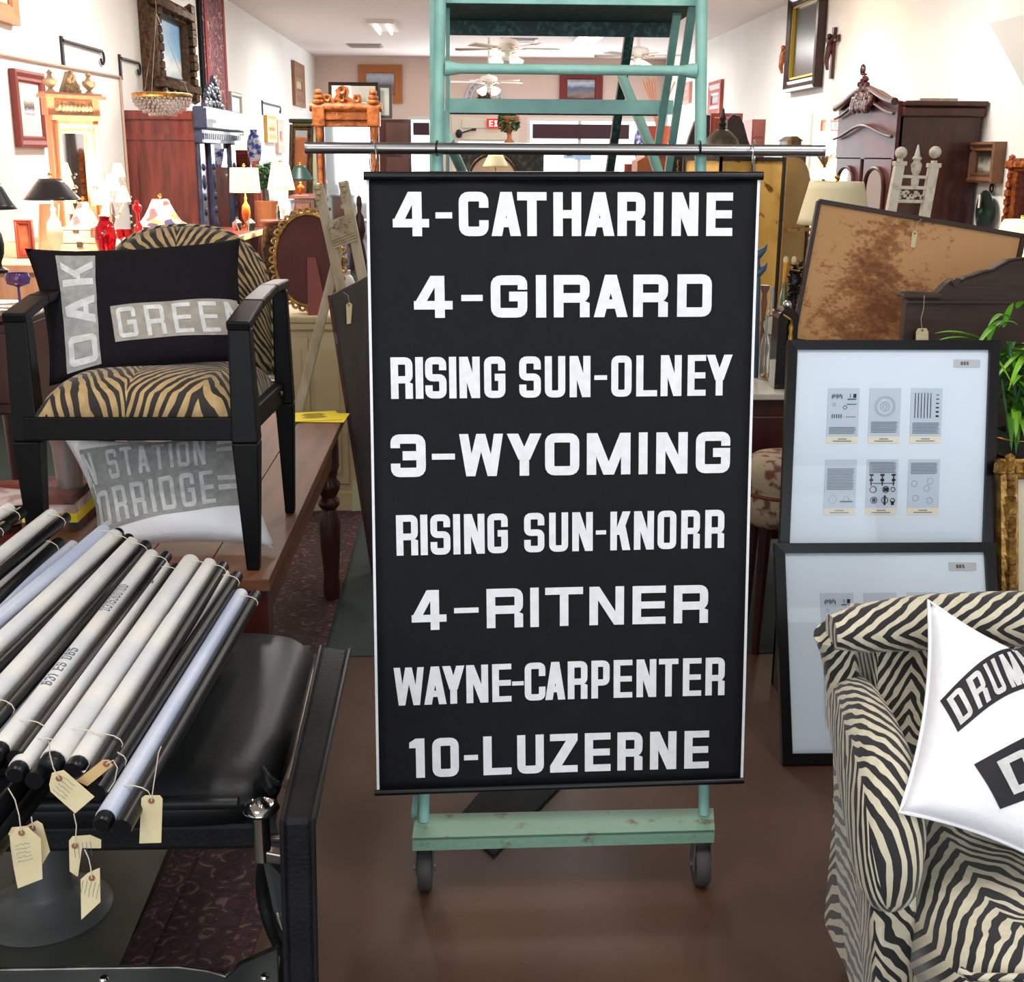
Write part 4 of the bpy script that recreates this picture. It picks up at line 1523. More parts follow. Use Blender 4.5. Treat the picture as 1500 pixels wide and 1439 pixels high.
# manila price tags
def ptag(cs, Y, hole, string, label, dY=0.0, m_=None, lines=0, group='manila price tags on strings'):
    """cs: pixel polygon of the card; hole px; string: list of px"""
    pts = [PY(x, y, Y+dY*(y-hole[1])/100) for x, y in cs]
    c = PY(hole[0], hole[1], Y)
    lo = min(p.z for p in pts)
    t = thing('price_tag', label, 'tag', (c.x, c.y, lo), group)
    MB().poly(pts, (0, .0012, 0)).build('card', m_ or M['tag'], t)
    n = V((0, -1, 0))
    MB().lathe([(.0015, 0), (.0042, 0), (.0042, .0008), (.0015, .0008)], c+V((0, -.001, 0)), 14, n).build('grommet', M['grommet'], t)
    MB().tube([PY(x, y, Y-.003) for x, y in string], .0008, 5).build('string', M['string'], t)
    if lines:
        m = MB()
        top = V(cs[0])
        cx = sum(p[0] for p in cs)/len(cs)
        cy = sum(p[1] for p in cs)/len(cs)
        ux, uy = lines
        L_ = math.hypot(ux, uy)
        ux, uy = ux/L_, uy/L_
        rnd = random.Random(int(cx))
        for k in (-2, -1, 0, 1, 2):
            x0, y0 = cx-ux*11-uy*6*k, cy-uy*11+ux*6*k
            prev = None
            P_ = []
            for q in range(12):
                x, y = x0+ux*q*2+rnd.uniform(-.4, .4), y0+uy*q*2+rnd.uniform(-1.6, 1.6)
                P_.append(PY(x, y, Y+dY*(y-hole[1])/100-.0006))
            m.tube(P_, .00028, 3)
        m.build('handwriting', M['greyink'], t)


YT = 1.46
ptag([(207, 1170), (212, 1166), (234, 1166), (238, 1171), (236, 1235), (204, 1236)], YT+.02, (222, 1173), [(236, 1094), (232, 1104), (229, 1125), (225, 1150), (222, 1172)], 'blank cream tag hanging alone to the right of the rolls')
ptag([(72, 1149), (76, 1133), (93, 1129), (138, 1168), (110, 1192), (74, 1160)], YT-.04, (87, 1140), [(72, 1087), (73, 1105), (78, 1125), (86, 1140)], 'cream tag lying tilted across the roll ends, with faint handwriting', lines=(1, .75))
ptag([(112, 1144), (150, 1114), (160, 1114), (165, 1122), (128, 1152)], YT-.02, (156, 1119), [(156, 1119), (166, 1114), (172, 1125), (168, 1145), (158, 1160)], 'tan folded tag just above the tilted cream tag', m_=mat('tan_tag', (206, 172, 120), .8))
ptag([(12, 1222), (17, 1213), (38, 1211), (54, 1203), (62, 1208), (73, 1248), (60, 1270), (20, 1272)], YT+.0, (48, 1213), [(46, 1197), (48, 1213)], 'cream tag behind, upper of the pair at the left end', lines=(1, -.15))
ptag([(14, 1226), (22, 1214), (40, 1212), (60, 1230), (62, 1288), (26, 1302), (20, 1272)], YT-.02, (32, 1220), [(12, 1155), (22, 1172), (28, 1195), (31, 1219)], 'worn cream tag with brown stain, lower of the pair at the left end', lines=(1, -.2))
ptag([(101, 1232), (106, 1226), (132, 1224), (148, 1231), (148, 1243), (120, 1243), (114, 1285), (102, 1277)], YT-.0, (110, 1239), [(108, 1192), (112, 1210), (110, 1238)], 'cream tag in the middle, behind the lowest one', lines=(.1, 1))
ptag([(118, 1289), (128, 1280), (146, 1272), (147, 1322), (119, 1348)], YT-.03, (135, 1286), [(124, 1245), (130, 1258), (133, 1272), (134, 1286)], 'lowest hanging cream tag with handwritten lines', lines=(.2, -1))

# ================================================================ ZEBRA ARMCHAIR, RIGHT
ZB = M['zebra']
zc = thing('zebra_armchair', 'upholstered armchair in black and cream zebra plush at the right front', 'chair', (.98, 1.7, 0))
ax = .65   # arm centre line


def loft(secs, uvf=None, n=20):
    """secs: list of (centre, e1, e2, hw, hh, power)"""
    vs, fs, uvs = [], [], []
    L = 0
    for i, (c, a, b, hw, hh, pw) in enumerate(secs):
        c, a, b = V(c), V(a), V(b)
        if i:
            L += (c-V(secs[i-1][0])).length
        for k in range(n):
            t = 2*PI*k/n
            ct, st = math.cos(t), math.sin(t)
            x = math.copysign(abs(ct)**(2/pw), ct)
            y = math.copysign(abs(st)**(2/pw), st)
            vs.append(c+a*hw*x+b*hh*y)
            uvs.append((x*hw+(.3*y*hh), L+.4*y*hh))
    m = len(secs)
    for i in range(m-1):
        for k in range(n):
            fs.append((i*n+k, i*n+(k+1) % n, (i+1)*n+(k+1) % n, (i+1)*n+k))
    fs.append(tuple(range(n))[::-1])
    fs.append(tuple((m-1)*n+k for k in range(n)))
    return vs, fs, uvs


# arm: rounded bolster running back to front, drooping at its front
def arm(xb, xf, sgn, nm='arm'):
    X = (1, 0, 0)
    secs = []
    prof = [(2.02, .575, .026, .03), (1.98, .595, .034, .06), (1.90, .603, .040, .075), (1.80, .600, .046, .09), (1.72, .588, .050, .10), (1.66, .568, .050, .10), (1.615, .54, .047, .09), (1.59, .51, .038, .07), (1.575, .485, .024, .04), (1.572, .475, .008, .012)]
    for y, z, hw, hh in prof:
        k = (2.02-y)/.45
        secs.append(((xb+(xf-xb)*k, y, z-hh*.5), X, (0, 0, 1), hw*1.14, hh, 2.4))
    MB().add(*loft(secs)).build(nm, ZB, zc, smooth=True)
    # panel under the arm
    x = xb
    m = MB()
    secs = [((xb+.005*sgn, 1.99, z), X, (0, 1, 0), .05, .02, 4) for z in (.06,)]
    m.hexa([(xb+.028, 2.02, .05), (xb+.07, 2.02, .05), (xf+.078, 1.62, .05), (xf+.024, 1.62, .05)], [(xb-.022, 2.02, .55), (xb+.04, 2.02, .55), (xf+.042, 1.59, .50), (xf-.036, 1.59, .50)])
    m.build(nm+'_panel', ZB, zc, bevel=.015, smooth=True)


arm(.680, .632, 1)
arm(1.36, 1.40, -1)


def bk(u, v, front=True):
    x = .705+(1.38-.705)*u
    z = .30+(.70-.30)*v
    y = 1.93+.04*v**2-.0+.06*(2*u-1)**2*-.6
    if not front:
        y = 2.10+.02*v
    return V((x, y, z))


m = MB().grid(lambda u, v: bk(u, v), 24, 18, uvf=lambda u, v: (u*.74+.03, v*.46))
m.grid(lambda u, v: bk(u, v, False), 24, 18, uvf=lambda u, v: (u*.74, v*.46))
for uu in (0, 1):
    m.grid(lambda u, v: bk(uu, v).lerp(bk(uu, v, False), u), 5, 18, uvf=lambda u, v: (u*.15, v*.46))
m.grid(lambda u, v: bk(u, 1).lerp(bk(u, 1, False), v), 24, 4, uvf=lambda u, v: (u*.74, v*.15))
m.build('backrest', ZB, zc, smooth=True, weld=True)
# top roll with scroll end
pts = []
for i in range(15):
    u = i/14
    pts.append(V((.622+.80*u, 1.935+.02*math.sin(u*PI), .718+.014*math.sin(min(1, u*3)*PI/2))))
MB().tube(pts, [.030, .042, .046]+[.048]*9+[.046, .042, .030], 20).build('top_roll', ZB, zc, smooth=True)
MB().tube([(.634, 1.955, .71), (.648, 1.965, .67), (.660, 1.965, .61), (.672, 1.96, .54)], [.036, .032, .03, .032], 16).build('wing', ZB, zc, smooth=True)
cushion(.680, 1.33, 1.42, 1.93, .30, .43, .04, .02).build('seat_cushion', ZB, zc, smooth=True, weld=True)
MB().box(.69, 1.36, 1.52, 2.06, .06, .31).build('base', ZB, zc, bevel=.012)
pts = [(.682, 1.44), (.69, 1.425), (.9, 1.415), (1.3, 1.425), (1.328, 1.44)]
MB().tube([(x, y, .415) for x, y in pts], .006, 8).build('cushion_piping', ZB, zc, smooth=True)
for x in (.78, 1.30):
    for y in (1.60, 1.98):
        MB().bar((x, y, 0), (x, y, .065), .035, .035, wx2=.045, wy2=.045).build('foot', M['dkwood'], zc)

# white pillow DRUMM...
c3 = [(1318, 1190), (1600, 1305), (1590, 990), (1360, 880)]
cs = [PY(*c3[0], 1.60), PY(*c3[1], 1.55), PY(*c3[2], 1.76), PY(*c3[3], 1.84)]
r3, S3 = pillow('pillow', 'white canvas pillow with black name bands, leaning in the zebra armchair', cs, .055, M['white'], pinch=.018, piping=M['white'])
f = patch(r3, S3, [(1378, 1088), (1540, 1008), (1524, 922), (1352, 1036)], c3, M['ink'], 'name_band', nu=18, nv=6, curve=.05)
m = MB()
word(m, 'DRUMMO', lambda u, v, k: f(.03+.95*u, .10+.80*v, .0022+.0002*k), t=.17, gap=.2, aspect=.50)
m.build('band_letters', M['linenletter'], r3)
f = patch(r3, S3, [(1446, 1206), (1568, 1152), (1538, 1066), (1404, 1138)], c3, M['ink'], 'name_band', nu=12, nv=6)
m = MB()
word(m, 'DE', lambda u, v, k: f(.18+.78*u, .16+.68*v, .0022+.0002*k), t=.2, gap=.28, aspect=.62)
m.build('band_letters', M['linenletter'], r3)

# ================================================================ FRAMED PRINTS LEANING AT THE RIGHT


def framed(name, label, cat, BL, e1, e2, w, h, fw, dp, fm, inner, mat_w=0.0, mat_m=None, group=None, glass=False, carve=0, profile=True, back=True):
    """rectangular framed thing: BL corner, unit axes; normal = e1 x e2 faces the viewer"""
    e1, e2 = V(e1).normalized(), V(e2).normalized()
    n = e1.cross(e2).normalized()
    BL = V(BL)
    t = thing(name, label, cat, BL+e1*w/2, group)
    P = lambda x, y, z: BL+e1*x+e2*y+n*z

    # four mitred rails with a simple profile
    def rail(a, b, c, d):
        m = MB()
        prof = [(0, 0), (0, dp), (.25, dp*1.12), (.6, dp*.8), (.85, dp*.9), (1, dp*.55), (1, 0)] if profile else [(0, 0), (0, dp), (1, dp*.95), (1, 0)]
        o0, i0, o1, i1 = a, b, c, d
        vs = []
        for (oo, ii) in ((o0, i0), (o1, i1)):
            for s_, z in prof:
                x = oo[0]+(ii[0]-oo[0])*s_
                y = oo[1]+(ii[1]-oo[1])*s_
                vs.append(P(x, y, z))
        k = len(prof)
        m.add(vs, [(i, i+1, k+i+1, k+i) for i in range(k-1)]+[(k-1, 0, k, 2*k-1)])
        m.build('frame_rail', fm, t)
    cor = [((0, 0), (fw, fw)), ((w, 0), (w-fw, fw)), ((w, h), (w-fw, h-fw)), ((0, h), (fw, h-fw))]
    for i in range(4):
        a, b = cor[i]
        c, d = cor[(i+1) % 4]
        rail(a, b, c, d)
    z = dp*.35
    MB().poly([P(fw*.8, fw*.8, 0.001), P(w-fw*.8, fw*.8, 0.001), P(w-fw*.8, h-fw*.8, 0.001), P(fw*.8, h-fw*.8, 0.001)], n*(z-.001)).build('picture' if not mat_w else 'mount', mat_m or inner if mat_w else inner, t)
    if mat_w:
        q = fw+mat_w
        MB().poly([P(q, q*1.1, z), P(w-q, q*1.1, z), P(w-q, h-q, z), P(q, h-q, z)], n*.002).build('picture', inner, t)
    if carve:
        m = MB()
        rnd = random.Random(int(w*1000))
        for i in range(4):
            (a, _), (c, _) = cor[i], cor[(i+1) % 4]
            A_, C_ = V(a), V(c)
            L_ = (C_-A_).length
            nn = max(3, int(L_/carve))
            inn = V(((w/2-(A_.x+C_.x)/2), (h/2-(A_.y+C_.y)/2))).normalized()
            for k in range(nn+1):
                q = A_.lerp(C_, k/nn)+inn*fw*.45
                rr = fw*.34*rnd.uniform(.8, 1.25)
                m.ball(P(q.x, q.y, dp), (rr, rr, rr), 6)
        m.build('carving', fm, t, smooth=True)
    if glass:
        MB().add([P(fw*.9, fw*.9, z+.006), P(w-fw*.9, fw*.9, z+.006), P(w-fw*.9, h-fw*.9, z+.006), P(fw*.9, h-fw*.9, z+.006)], [(0, 1, 2, 3)]).build('glazing', M['pane'], t)
    return t, P, z


PB = mat('polished_black_frame', (7, 7, 10), 0.25, spec=.35)
RND = random.Random(3)


def prints(t, P, z, w, h, which, sticker=True):
    """six engraved cards with captions on the mount board"""
    cw, chh, cap = .086, .132, .018
    xs = [.115*w/.585*1.0+i*.115 for i in range(3)]
    xs = [.117, .231, .345]
    ys = [h-.262, h-.456]
    for j, y in enumerate(ys):
        for i, x in enumerate(xs):
            if (i, j) not in which:
                continue
            c = MB().poly([P(x, y, z), P(x+cw, y, z), P(x+cw, y+chh, z), P(x, y+chh, z)], (P(0, 0, .0012)-P(0, 0, 0))).build('print_card', M['paper'], t)
            WL[c.name] = WL[t.name]
            MB().poly([P(x, y-cap, z), P(x+cw, y-cap, z), P(x+cw, y, z), P(x, y, z)], (P(0, 0, .0010)-P(0, 0, 0))).build('caption', M['caption'], t)
            m = MB()
            e = z+.0016

            def blk(a0, b0, a1, b1):
                m.poly([P(x+a0*cw, y+b0*chh, e), P(x+a1*cw, y+b0*chh, e), P(x+a1*cw, y+b1*chh, e), P(x+a0*cw, y+b1*chh, e)], (P(0, 0, .0002)-P(0, 0, 0)))

            def ringg(a0, b0, r, wd=.0008):
                m.tube([P(x+a0*cw+r*math.cos(q*PI/8), y+b0*chh+r*math.sin(q*PI/8), e) for q in range(16)], wd, 4, closed=True)
            k = (i, j)
            d_ = MB()
            lines = {(0, 0): (.06, .2), (1, 0): (.08, .3), (2, 0): (.06, .28), (0, 1): (.38, .82), (1, 1): (.72, .94), (2, 1): (.7, .92)}[k]
            tl_ = MB()
            yy = lines[0]
            while yy < lines[1]:
                tl_.poly([P(x+.07*cw, y+yy*chh, e), P(x+(.93-.1*RND.random())*cw, y+yy*chh, e), P(x+.93*cw, y+(yy+.014)*chh, e), P(x+.07*cw, y+(yy+.014)*chh, e)], (P(0, 0, .0002)-P(0, 0, 0)))
                yy += .03
            tl_.build('text_lines', M['greyink'], c)
            if k == (0, 0):
                for q in range(7):
                    blk(.12+.05*q, .78+.02*(q % 3), .15+.05*q, .86+.02*(q % 2))
                blk(.62, .76, .9, .78)
                blk(.8, .8, .9, .88)
                blk(.7, .8, .72, .88)
                blk(.6, .66, .92, .675)
                ringg(.55, .6, .005)
                ringg(.2, .66, .004, .0004)
                for q in range(5):
                    blk(.14+.07*q, .38, .17+.07*q, .46)
                blk(.58, .4, .9, .41)
            elif k == (1, 0):
                for rr in (.028, .024, .012, .006):
                    ringg(.5, .62, rr, .0004)
            elif k == (2, 0):
                for q in range(6):
                    blk(.12+.1*q, .38, .145+.1*q, .9)
                for q in range(6):
                    blk(.8, .4+.09*q, .9, .44+.085*q)
            elif k == (0, 1):
                ringg(.27, .18, .011, .0004)
                blk(.5, .12, .9, .15)
                ringg(.7, .18, .008, .0004)
            elif k == (1, 1):
                for q, rr in ((.15, .006), (.5, .009), (.86, .006)):
                    blk(q-.06, .55, q+.06, .60)
                    blk(q-.02, .46, q+.02, .68)
                    blk(q-.07, .66, q+.07, .70)
                blk(.1, .5, .9, .515)
                for a_, b_ in ((.22, .38), (.62, .38), (.85, .38), (.25, .16), (.6, .16), (.85, .15)):
                    ringg(a_, b_, .0085 if a_ < .8 else .006, .0011)
                blk(.2, .12, .3, .2)
                blk(.57, .06, .63, .26)
                blk(.8, .06, .9, .14)
                blk(.55, .34, .7, .42)
            else:
                for a_, b_ in ((.2, .5), (.7, .55), (.6, .4), (.25, .2), (.7, .15)):
                    ringg(a_, b_, .008, .0004)
            m.build('engraving', M['ink'] if k in ((1, 1), (2, 0), (0, 0)) else M['greyink'], c)
            # caption dots
            cm = MB()
            for q, (a0, a1) in enumerate(((.36, .64), (.2, .8))):
                yb = y-cap*(.42+.32*q)
                cm.poly([P(x+a0*cw, yb, e-.0004), P(x+a1*cw, yb, e-.0004), P(x+a1*cw, yb+.0022, e-.0004), P(x+a0*cw, yb+.0022, e-.0004)], (P(0, 0, .0002)-P(0, 0, 0)))
            cm.build('caption_lines', M['greyink'], t)
    if sticker:
        x, y, ww, hh = w-.122, h-.073, .073, .020
        c = MB().poly([P(x, y, z), P(x+ww, y+.0, z), P(x+ww, y+hh, z), P(x, y+hh+.002, z)], (P(0, 0, .0014)-P(0, 0, 0))).build('price_sticker', mat('grey_sticker', (196, 196, 198), .7), t)
        WL[c.name] = WL[t.name]
        m = MB()
        word(m, '$65', lambda u, v, k: P(x+ww*(.26+.3*u), y+hh*(.3+.46*v), z+.0018+.0001*k), t=.2, gap=.25, aspect=.6)
        m.build('price', M['ink'], c)


# lower frame on the floor
BL = PZ(1138, 1119, 0)
TLp = PY(1146, 797, 3.04)
e2f = (V((BL.x, TLp.y, TLp.z))-BL)
hL = e2f.length
wL = PY(1466, 797, 3.04).x-TLp.x
t, P, z = framed('framed_print', 'lower black framed engravings on the floor, half hidden by the zebra chair', 'picture frame', BL+V((.01, 0, 0)), (1, 0, 0), e2f, wL, hL, .026, .022, PB, M['board'], .004, M['board'], glass=True, profile=False)
prints(t, P, z+.003, wL, hL, [(0, 0), (0, 1), (1, 1), (2, 1), (1, 0), (2, 0)])
# upper frame standing on a low crate behind
TL2, TR2 = PY(1152, 500, 3.30), PY(1453, 508, 3.30)
bl2 = PY(1139, 800, 3.13)
e2u = V((TL2.x-.006, TL2.y, TL2.z))-V((bl2.x+.006, bl2.y, bl2.z))
dirn = e2u.normalized()
BL2 = bl2-dirn*.06
hU = (TL2-BL2).length
wU = TR2.x-TL2.x+.012
t, P, z = framed('framed_print', 'black framed set of six pale engravings, upper one above the other black frame', 'picture frame', BL2, (1, 0, 0), (TL2-BL2), wU, hU, .026, .022, PB, M['board'], .004, M['board'], glass=True, profile=False)
prints(t, P, z+.003, wU, hU, [(i, j) for i in range(3) for j in range(2)])
cr_ = thing('wooden_crate', 'low plain wooden crate hidden behind the black frames, carrying the upper one', 'crate', (1.12, 3.28, 0))
for k in range(4):
    MB().box(.9, 1.36, 3.10, 3.115, .01+.11*k, .10+.11*k).build('slat', M['dkwood'], cr_)
MB().box(.9, 1.36, 3.115, 3.32, BL2.z-.02, BL2.z-.003).box(.9, .92, 3.115, 3.32, 0, BL2.z-.02).box(1.34, 1.36, 3.115, 3.32, 0, BL2.z-.02).box(.9, 1.36, 3.30, 3.32, 0, BL2.z-.02).build('box', M['dkwood'], cr_)


# ================================================================ HELPERS FOR THE BACKGROUND
def wallpic(side, pxl, pxr, yt, yb, name, label, cat='picture', **k):
    """picture on a side wall; pxl/pxr left and right pixel columns"""
    X = XL+.004 if side == 'L' else XR-.004
    ym = (yt+yb)/2
    a, b = PX(pxl, ym, X), PX(pxr, ym, X)
    pm = (pxl+pxr)/2
    zt, zb = PX(pm, yt, X).z, PX(pm, yb, X).z
    if side == 'L':
        return framed(name, label, cat, (X, a.y, zb), (0, 1, 0), (0, 0, 1), b.y-a.y, zt-zb, **k)
    return framed(name, label, cat, (X, a.y, zb), (0, -1, 0), (0, 0, 1), a.y-b.y, zt-zb, **k)


def standpic(pxl, pxr, yt, yb, Y, name, label, cat='picture', dY=0.0, Ytop=None, **k):
    a, b = PY(pxl, yb, Y), PY(pxr, yb, Y+dY)
    c = PY(pxl, yt, Ytop or Y)
    b.z = a.z
    e1 = (b-a)
    up = V((0, (c.y-a.y), c.z-a.z))
    return framed(name, label, cat, a, e1, up, e1.length, up.length, **k)


def point(loc, power, col=(1.0, .78, .55), r=.05):
    l = bpy.data.lights.new('lamp_bulb_light', 'POINT')
    l.energy = power*1.6
    l.color = col
    l.shadow_soft_size = r
    o = bpy.data.objects.new('lamp_bulb_light', l)
    o.location = loc
    COL.objects.link(o)


def lamp(px, Y, yt, yb, wt, wb, ybase, label, shade, base, prof=None, power=0, name='table_lamp', nb=28, curve=0.0, zbase=None):
    """table lamp: pixel column, shade top/bottom rows, half widths in px at top and bottom, foot row"""
    k = Y/FPX*1.03
    c = PY(px, yb, Y)
    zt, zb, z0 = PY(px, yt, Y).z, c.z, PY(px, ybase, Y).z
    if zbase is not None:
        z0 = zbase
    t = thing(name, label, 'lamp', (c.x, Y, z0))
    cc = V((c.x, Y, 0))
    pr = []
    for i in range(7):
        u = i/6
        pr.append((wb*k+(wt-wb)*k*(u**(1-curve)), zb+(zt-zb)*u))
    m = MB().lathe(pr, cc, nb)
    m.build('shade', shade, t, smooth=True, solid=.004)
    H_ = zb-z0
    if H_ > .01:
        R_ = wb*k
        pf = prof or [(0, 0), (.34, 0), (.36, .05), (.14, .1), (.12, .16), (.26, .3), (.3, .45), (.24, .62), (.09, .72), (.07, .8), (.1, .84), (.03, .9), (.03, 1.05)]
        MB().lathe([(r*R_, z0+h*H_) for r, h in pf], cc, 20).build('base', base, t, smooth=True)
        MB().tube([(c.x, Y, zb-.01), (c.x, Y, zt+.01)], .004, 8).build('stem', M['brass'], t)
    MB().ball((c.x, Y, zt+.02), .012, 8).build('finial', M['brass'], t, smooth=True)
    if power:
        MB().ball((c.x, Y, zb+(zt-zb)*.4), .025, 10).build('bulb', M['lightpanel'], t, smooth=True)
        point((c.x, Y-.0, zb+(zt-zb)*.15), power)
    return t


def lathe_thing(name, label, cat, px, Y, ybase, ytop, hw, prof, m, n=24, parts=None):
    """prof: (radius fraction, height fraction) ; hw half width px"""
    c = PY(px, ybase, Y)
    zt = PY(px, ytop, Y).z
    k = hw*Y/FPX*1.03
    t = thing(name, label, cat, c)
    MB().lathe([(r*k, h*(zt-c.z)) for r, h in prof], c, n).build('body', m, t, smooth=True)
    return t, c, k, zt


VASE = [(0, 0), (.5, 0), (.55, .04), (.85, .3), (1, .5), (.95, .68), (.7, .84), (.45, .9), (.5, 1), (.42, 1), (.38, .9), (0, .88)]
BOTTLE = [(0, 0), (.95, 0), (1, .05), (1, .5), (.8, .6), (.35, .72), (.3, .95), (.4, .95), (.4, 1), (0, 1)]

# ================================================================ LEFT BACKGROUND
GLD = M['gilt']
landA = painting('lake_landscape', [(150, 160, 190), (190, 200, 220), (70, 60, 60), (120, 110, 100), (196, 180, 150)], 5, .25)
wallpic('L', -60, 14, -70, 26, 'framed_picture', 'gold framed picture cut by the top left corner, only its lower corner showing', fw=.12, dp=.05, fm=mat('worn_gold_frame', (190, 140, 90), .5), inner=landA, mat_w=.08, mat_m=M['caption'])
wallpic('L', 18, 61, 105, 216, 'framed_picture', 'red brown framed lake picture with cream mount on the left wall', fw=.075, dp=.04, fm=mat('red_brown_frame', (134, 66, 60), .5), inner=landA, mat_w=.12, mat_m=M['caption'])
# raceway and iron hooks
p = [PX(-5, 79, XL+.015), PX(176, 113, XL+.015), PX(187, 300, XL+.015)]
p[2].y = p[1].y
one(MB().tube([p[0], p[1]], .010, 6).tube([p[1], p[2]], .012, 6).build('cable_raceway', mat('tan_raceway', (190, 160, 140), .7)), 'thin tan cable running along the left wall then down', 'cable')


def hook(a, b, lab, curl=True):
    A, B = PX(*a, XL+.02), PX(*a, XL+.02)
    A = PX(a[0], a[1], XL+.02)
    e = PX(b[0], b[1], XL+.02)
    B = V((XL+.02, e.y, A.z))
    t = thing('wall_hook', lab, 'hook', (A.x, A.y, A.z-.12))
    MB().box(XL+.0, XL+.02, A.y-.02, A.y+.02, A.z-.18, A.z+.03).build('back_plate', M['iron'], t)
    m = MB().tube([A, B], .012, 8)
    if curl:
        m.tube([B+V((0, .05*math.sin(q), -.05+.05*math.cos(q))) for q in [i*.5 for i in range(10)]], .01, 6)
    m.build('arm', M['iron'], t, smooth=True)


hook((92, 59), (148, 60), 'black iron wall bracket above the peach carved mirror')
hook((177, 85), (203, 92), 'black iron bracket beside the ornate gilt painting')
hook((385, 150), (410, 150), 'black iron sconce bracket far along the left wall near the small gilt mirrors')

# peach pier mirror
TT = .95
a, b = PY(82, 352, 7.9), PY(150, 352, 8.2)
a.z = b.z = TT
e1 = (b-a)
Wp = e1.length
e1 = e1.normalized()
e2 = V((0, 0, 1))
n_ = e1.cross(e2)
Hp = PY(82, 176, 7.9).z-a.z
t, P, z = framed('pier_mirror', 'tall peach wood pier mirror with carved crest and urn finials by the left wall', 'mirror', a, e1, e2, Wp, Hp, .075, .05, M['peach'], M['mirror'])


def onP(x0, x1, z0, z1, d0, d1, mb):
    return mb.hexa([P(x0, z0, d0), P(x1, z0, d0), P(x1, z0, d1), P(x0, z0, d1)], [P(x0, z1, d0), P(x1, z1, d0), P(x1, z1, d1), P(x0, z1, d1)])


onP(-.0, Wp, Hp, Hp+.03, 0, .07, MB()).build('architrave', M['peach'], t)
onP(-.02, Wp+.02, Hp+.03, Hp+.13, 0, .05, MB()).build('frieze', M['peach'], t)
onP(.04, Wp-.04, Hp+.045, Hp+.115, .05, .056, MB()).build('frieze_carving', M['stone'], t)
m = MB()
for i in range(9):
    m.ball(P(.06+(Wp-.12)*i/8, Hp+.08, .058), (.018, .018, .026), 6)
m.build('frieze_swags', M['stone'], t, smooth=True)
onP(-.05, Wp+.05, Hp+.13, Hp+.15, 0, .08, MB()).build('cornice', M['peach'], t)
onP(-.035, Wp+.035, Hp+.15, Hp+.165, 0, .06, MB()).build('cornice_step', M['peach'], t)
for x in (.035, Wp-.035):
    MB().tube([P(x, .02, .065), P(x, Hp-.02, .065)], [.022, .018], 12).build('column', M['peach'], t, smooth=True)
    MB().lathe([(0, 0), (.03, 0), (.012, .02), (.04, .05), (.042, .07), (.02, .08), (.012, .1), (.02, .11), (.0, .13)], P(x+(.0), Hp+.165, .03), 14).build('urn_finial', M['stone'], t, smooth=True)
m = MB().poly([P(Wp*.3, Hp+.165, .01), P(Wp*.72, Hp+.165, .01), P(Wp*.62, Hp+.24, .01), P(Wp*.56, Hp+.29, .01), P(Wp*.46, Hp+.29, .01), P(Wp*.40, Hp+.24, .01)], n_*.03)
rnd = random.Random(5)
for i in range(16):
    v_ = rnd.random()
    m.ball(P(Wp*(.51+(.2*(1-v_))*rnd.uniform(-1, 1)), Hp+.175+.11*v_, .045), .016, 6)
m.build('crest', M['stone'], t, smooth=True)

# long display table along the left side, objects stand on it
lt = thing('display_table', 'long pale pine display table behind the black armchair carrying lamps and glassware', 'table', (-2.2, 8, 0))
MB().box(-2.85, -1.72, 6.3, 8.4, TT-.04, TT).build('top', M['peach'], lt, bevel=.005)
MB().box(-2.8, -1.78, 6.36, 8.34, TT-.2, TT-.04).build('apron', M['peach'], lt)
for x in (-2.78, -1.82):
    for y in (6.4, 8.28):
        MB().bar((x, y, TT-.2), (x, y, 0), .08, .08, wx2=.05, wy2=.05).build('leg', M['peach'], lt)
a, b = PZ(88, 376, TT), PZ(150, 376, TT)
for (zb_, h_, x0, x1, lab) in ((TT, .10, a.x, b.x, 'peach pine box under the black shaded lamp, lower of the two'), (TT+.10, .055, a.x+.02, b.x-.05, 'flat peach box lying on the lower pine box')):
    t = thing('wooden_box', lab, 'box', ((x0+x1)/2, a.y+.15, zb_))
    MB().box(x0, x1, a.y, a.y+.3, zb_, zb_+h_*.7).build('body', M['peach'], t, bevel=.004)
    MB().box(x0-.006, x1+.006, a.y-.006, a.y+.306, zb_+h_*.7+.002, zb_+h_).build('lid', M['peach'], t, bevel=.004)
    MB().box((x0+x1)/2-.015, (x0+x1)/2+.015, a.y-.01, a.y-.006, zb_+h_*.5, zb_+h_*.8).build('latch', M['iron'], t)
lamp(76, 6.6, 262, 292, 15, 37, 352, 'table lamp with flared black shade in front of the peach mirror', M['blackshade'], mat('cream_ceramic_lamp', (240, 222, 196), .3), power=30, zbase=TT)
lamp(-10, 5.6, 268, 306, 12, 32, 400, 'table lamp with black shade cut off at the left edge', M['blackshade'], M['iron'], power=15)
t, c, k, zt = lathe_thing('vase', 'dark ruby glass vase with short neck behind the striped armchair back', 'vase', 157, 6.45, 379, 316, 15, VASE, M['redglass'])
t, c, k, zt = lathe_thing('decanter', 'slim ruby glass decanter beside the stained glass shade', 'decanter', 205, 7.4, 358, 292, 7, [(0, 0), (1, 0), (.7, .1), (1, .3), (.35, .5), (.3, .7), (.9, .78), (.9, .86), (.4, .9), (.5, .95), (0, 1)], M['redglass'])
for px, lab in ((178, 'small ruby goblet right of the ruby vase'), (189, 'small ruby goblet nearest the ruby decanter')):
    lathe_thing('goblet', lab, 'goblet', px, 7.2, 362, 336, 6, [(0, 0), (.8, 0), (.15, .08), (.12, .4), (.9, .6), (1, 1), (.9, 1), (.8, .62), (0, .55)], M['redglass'], parts=None)


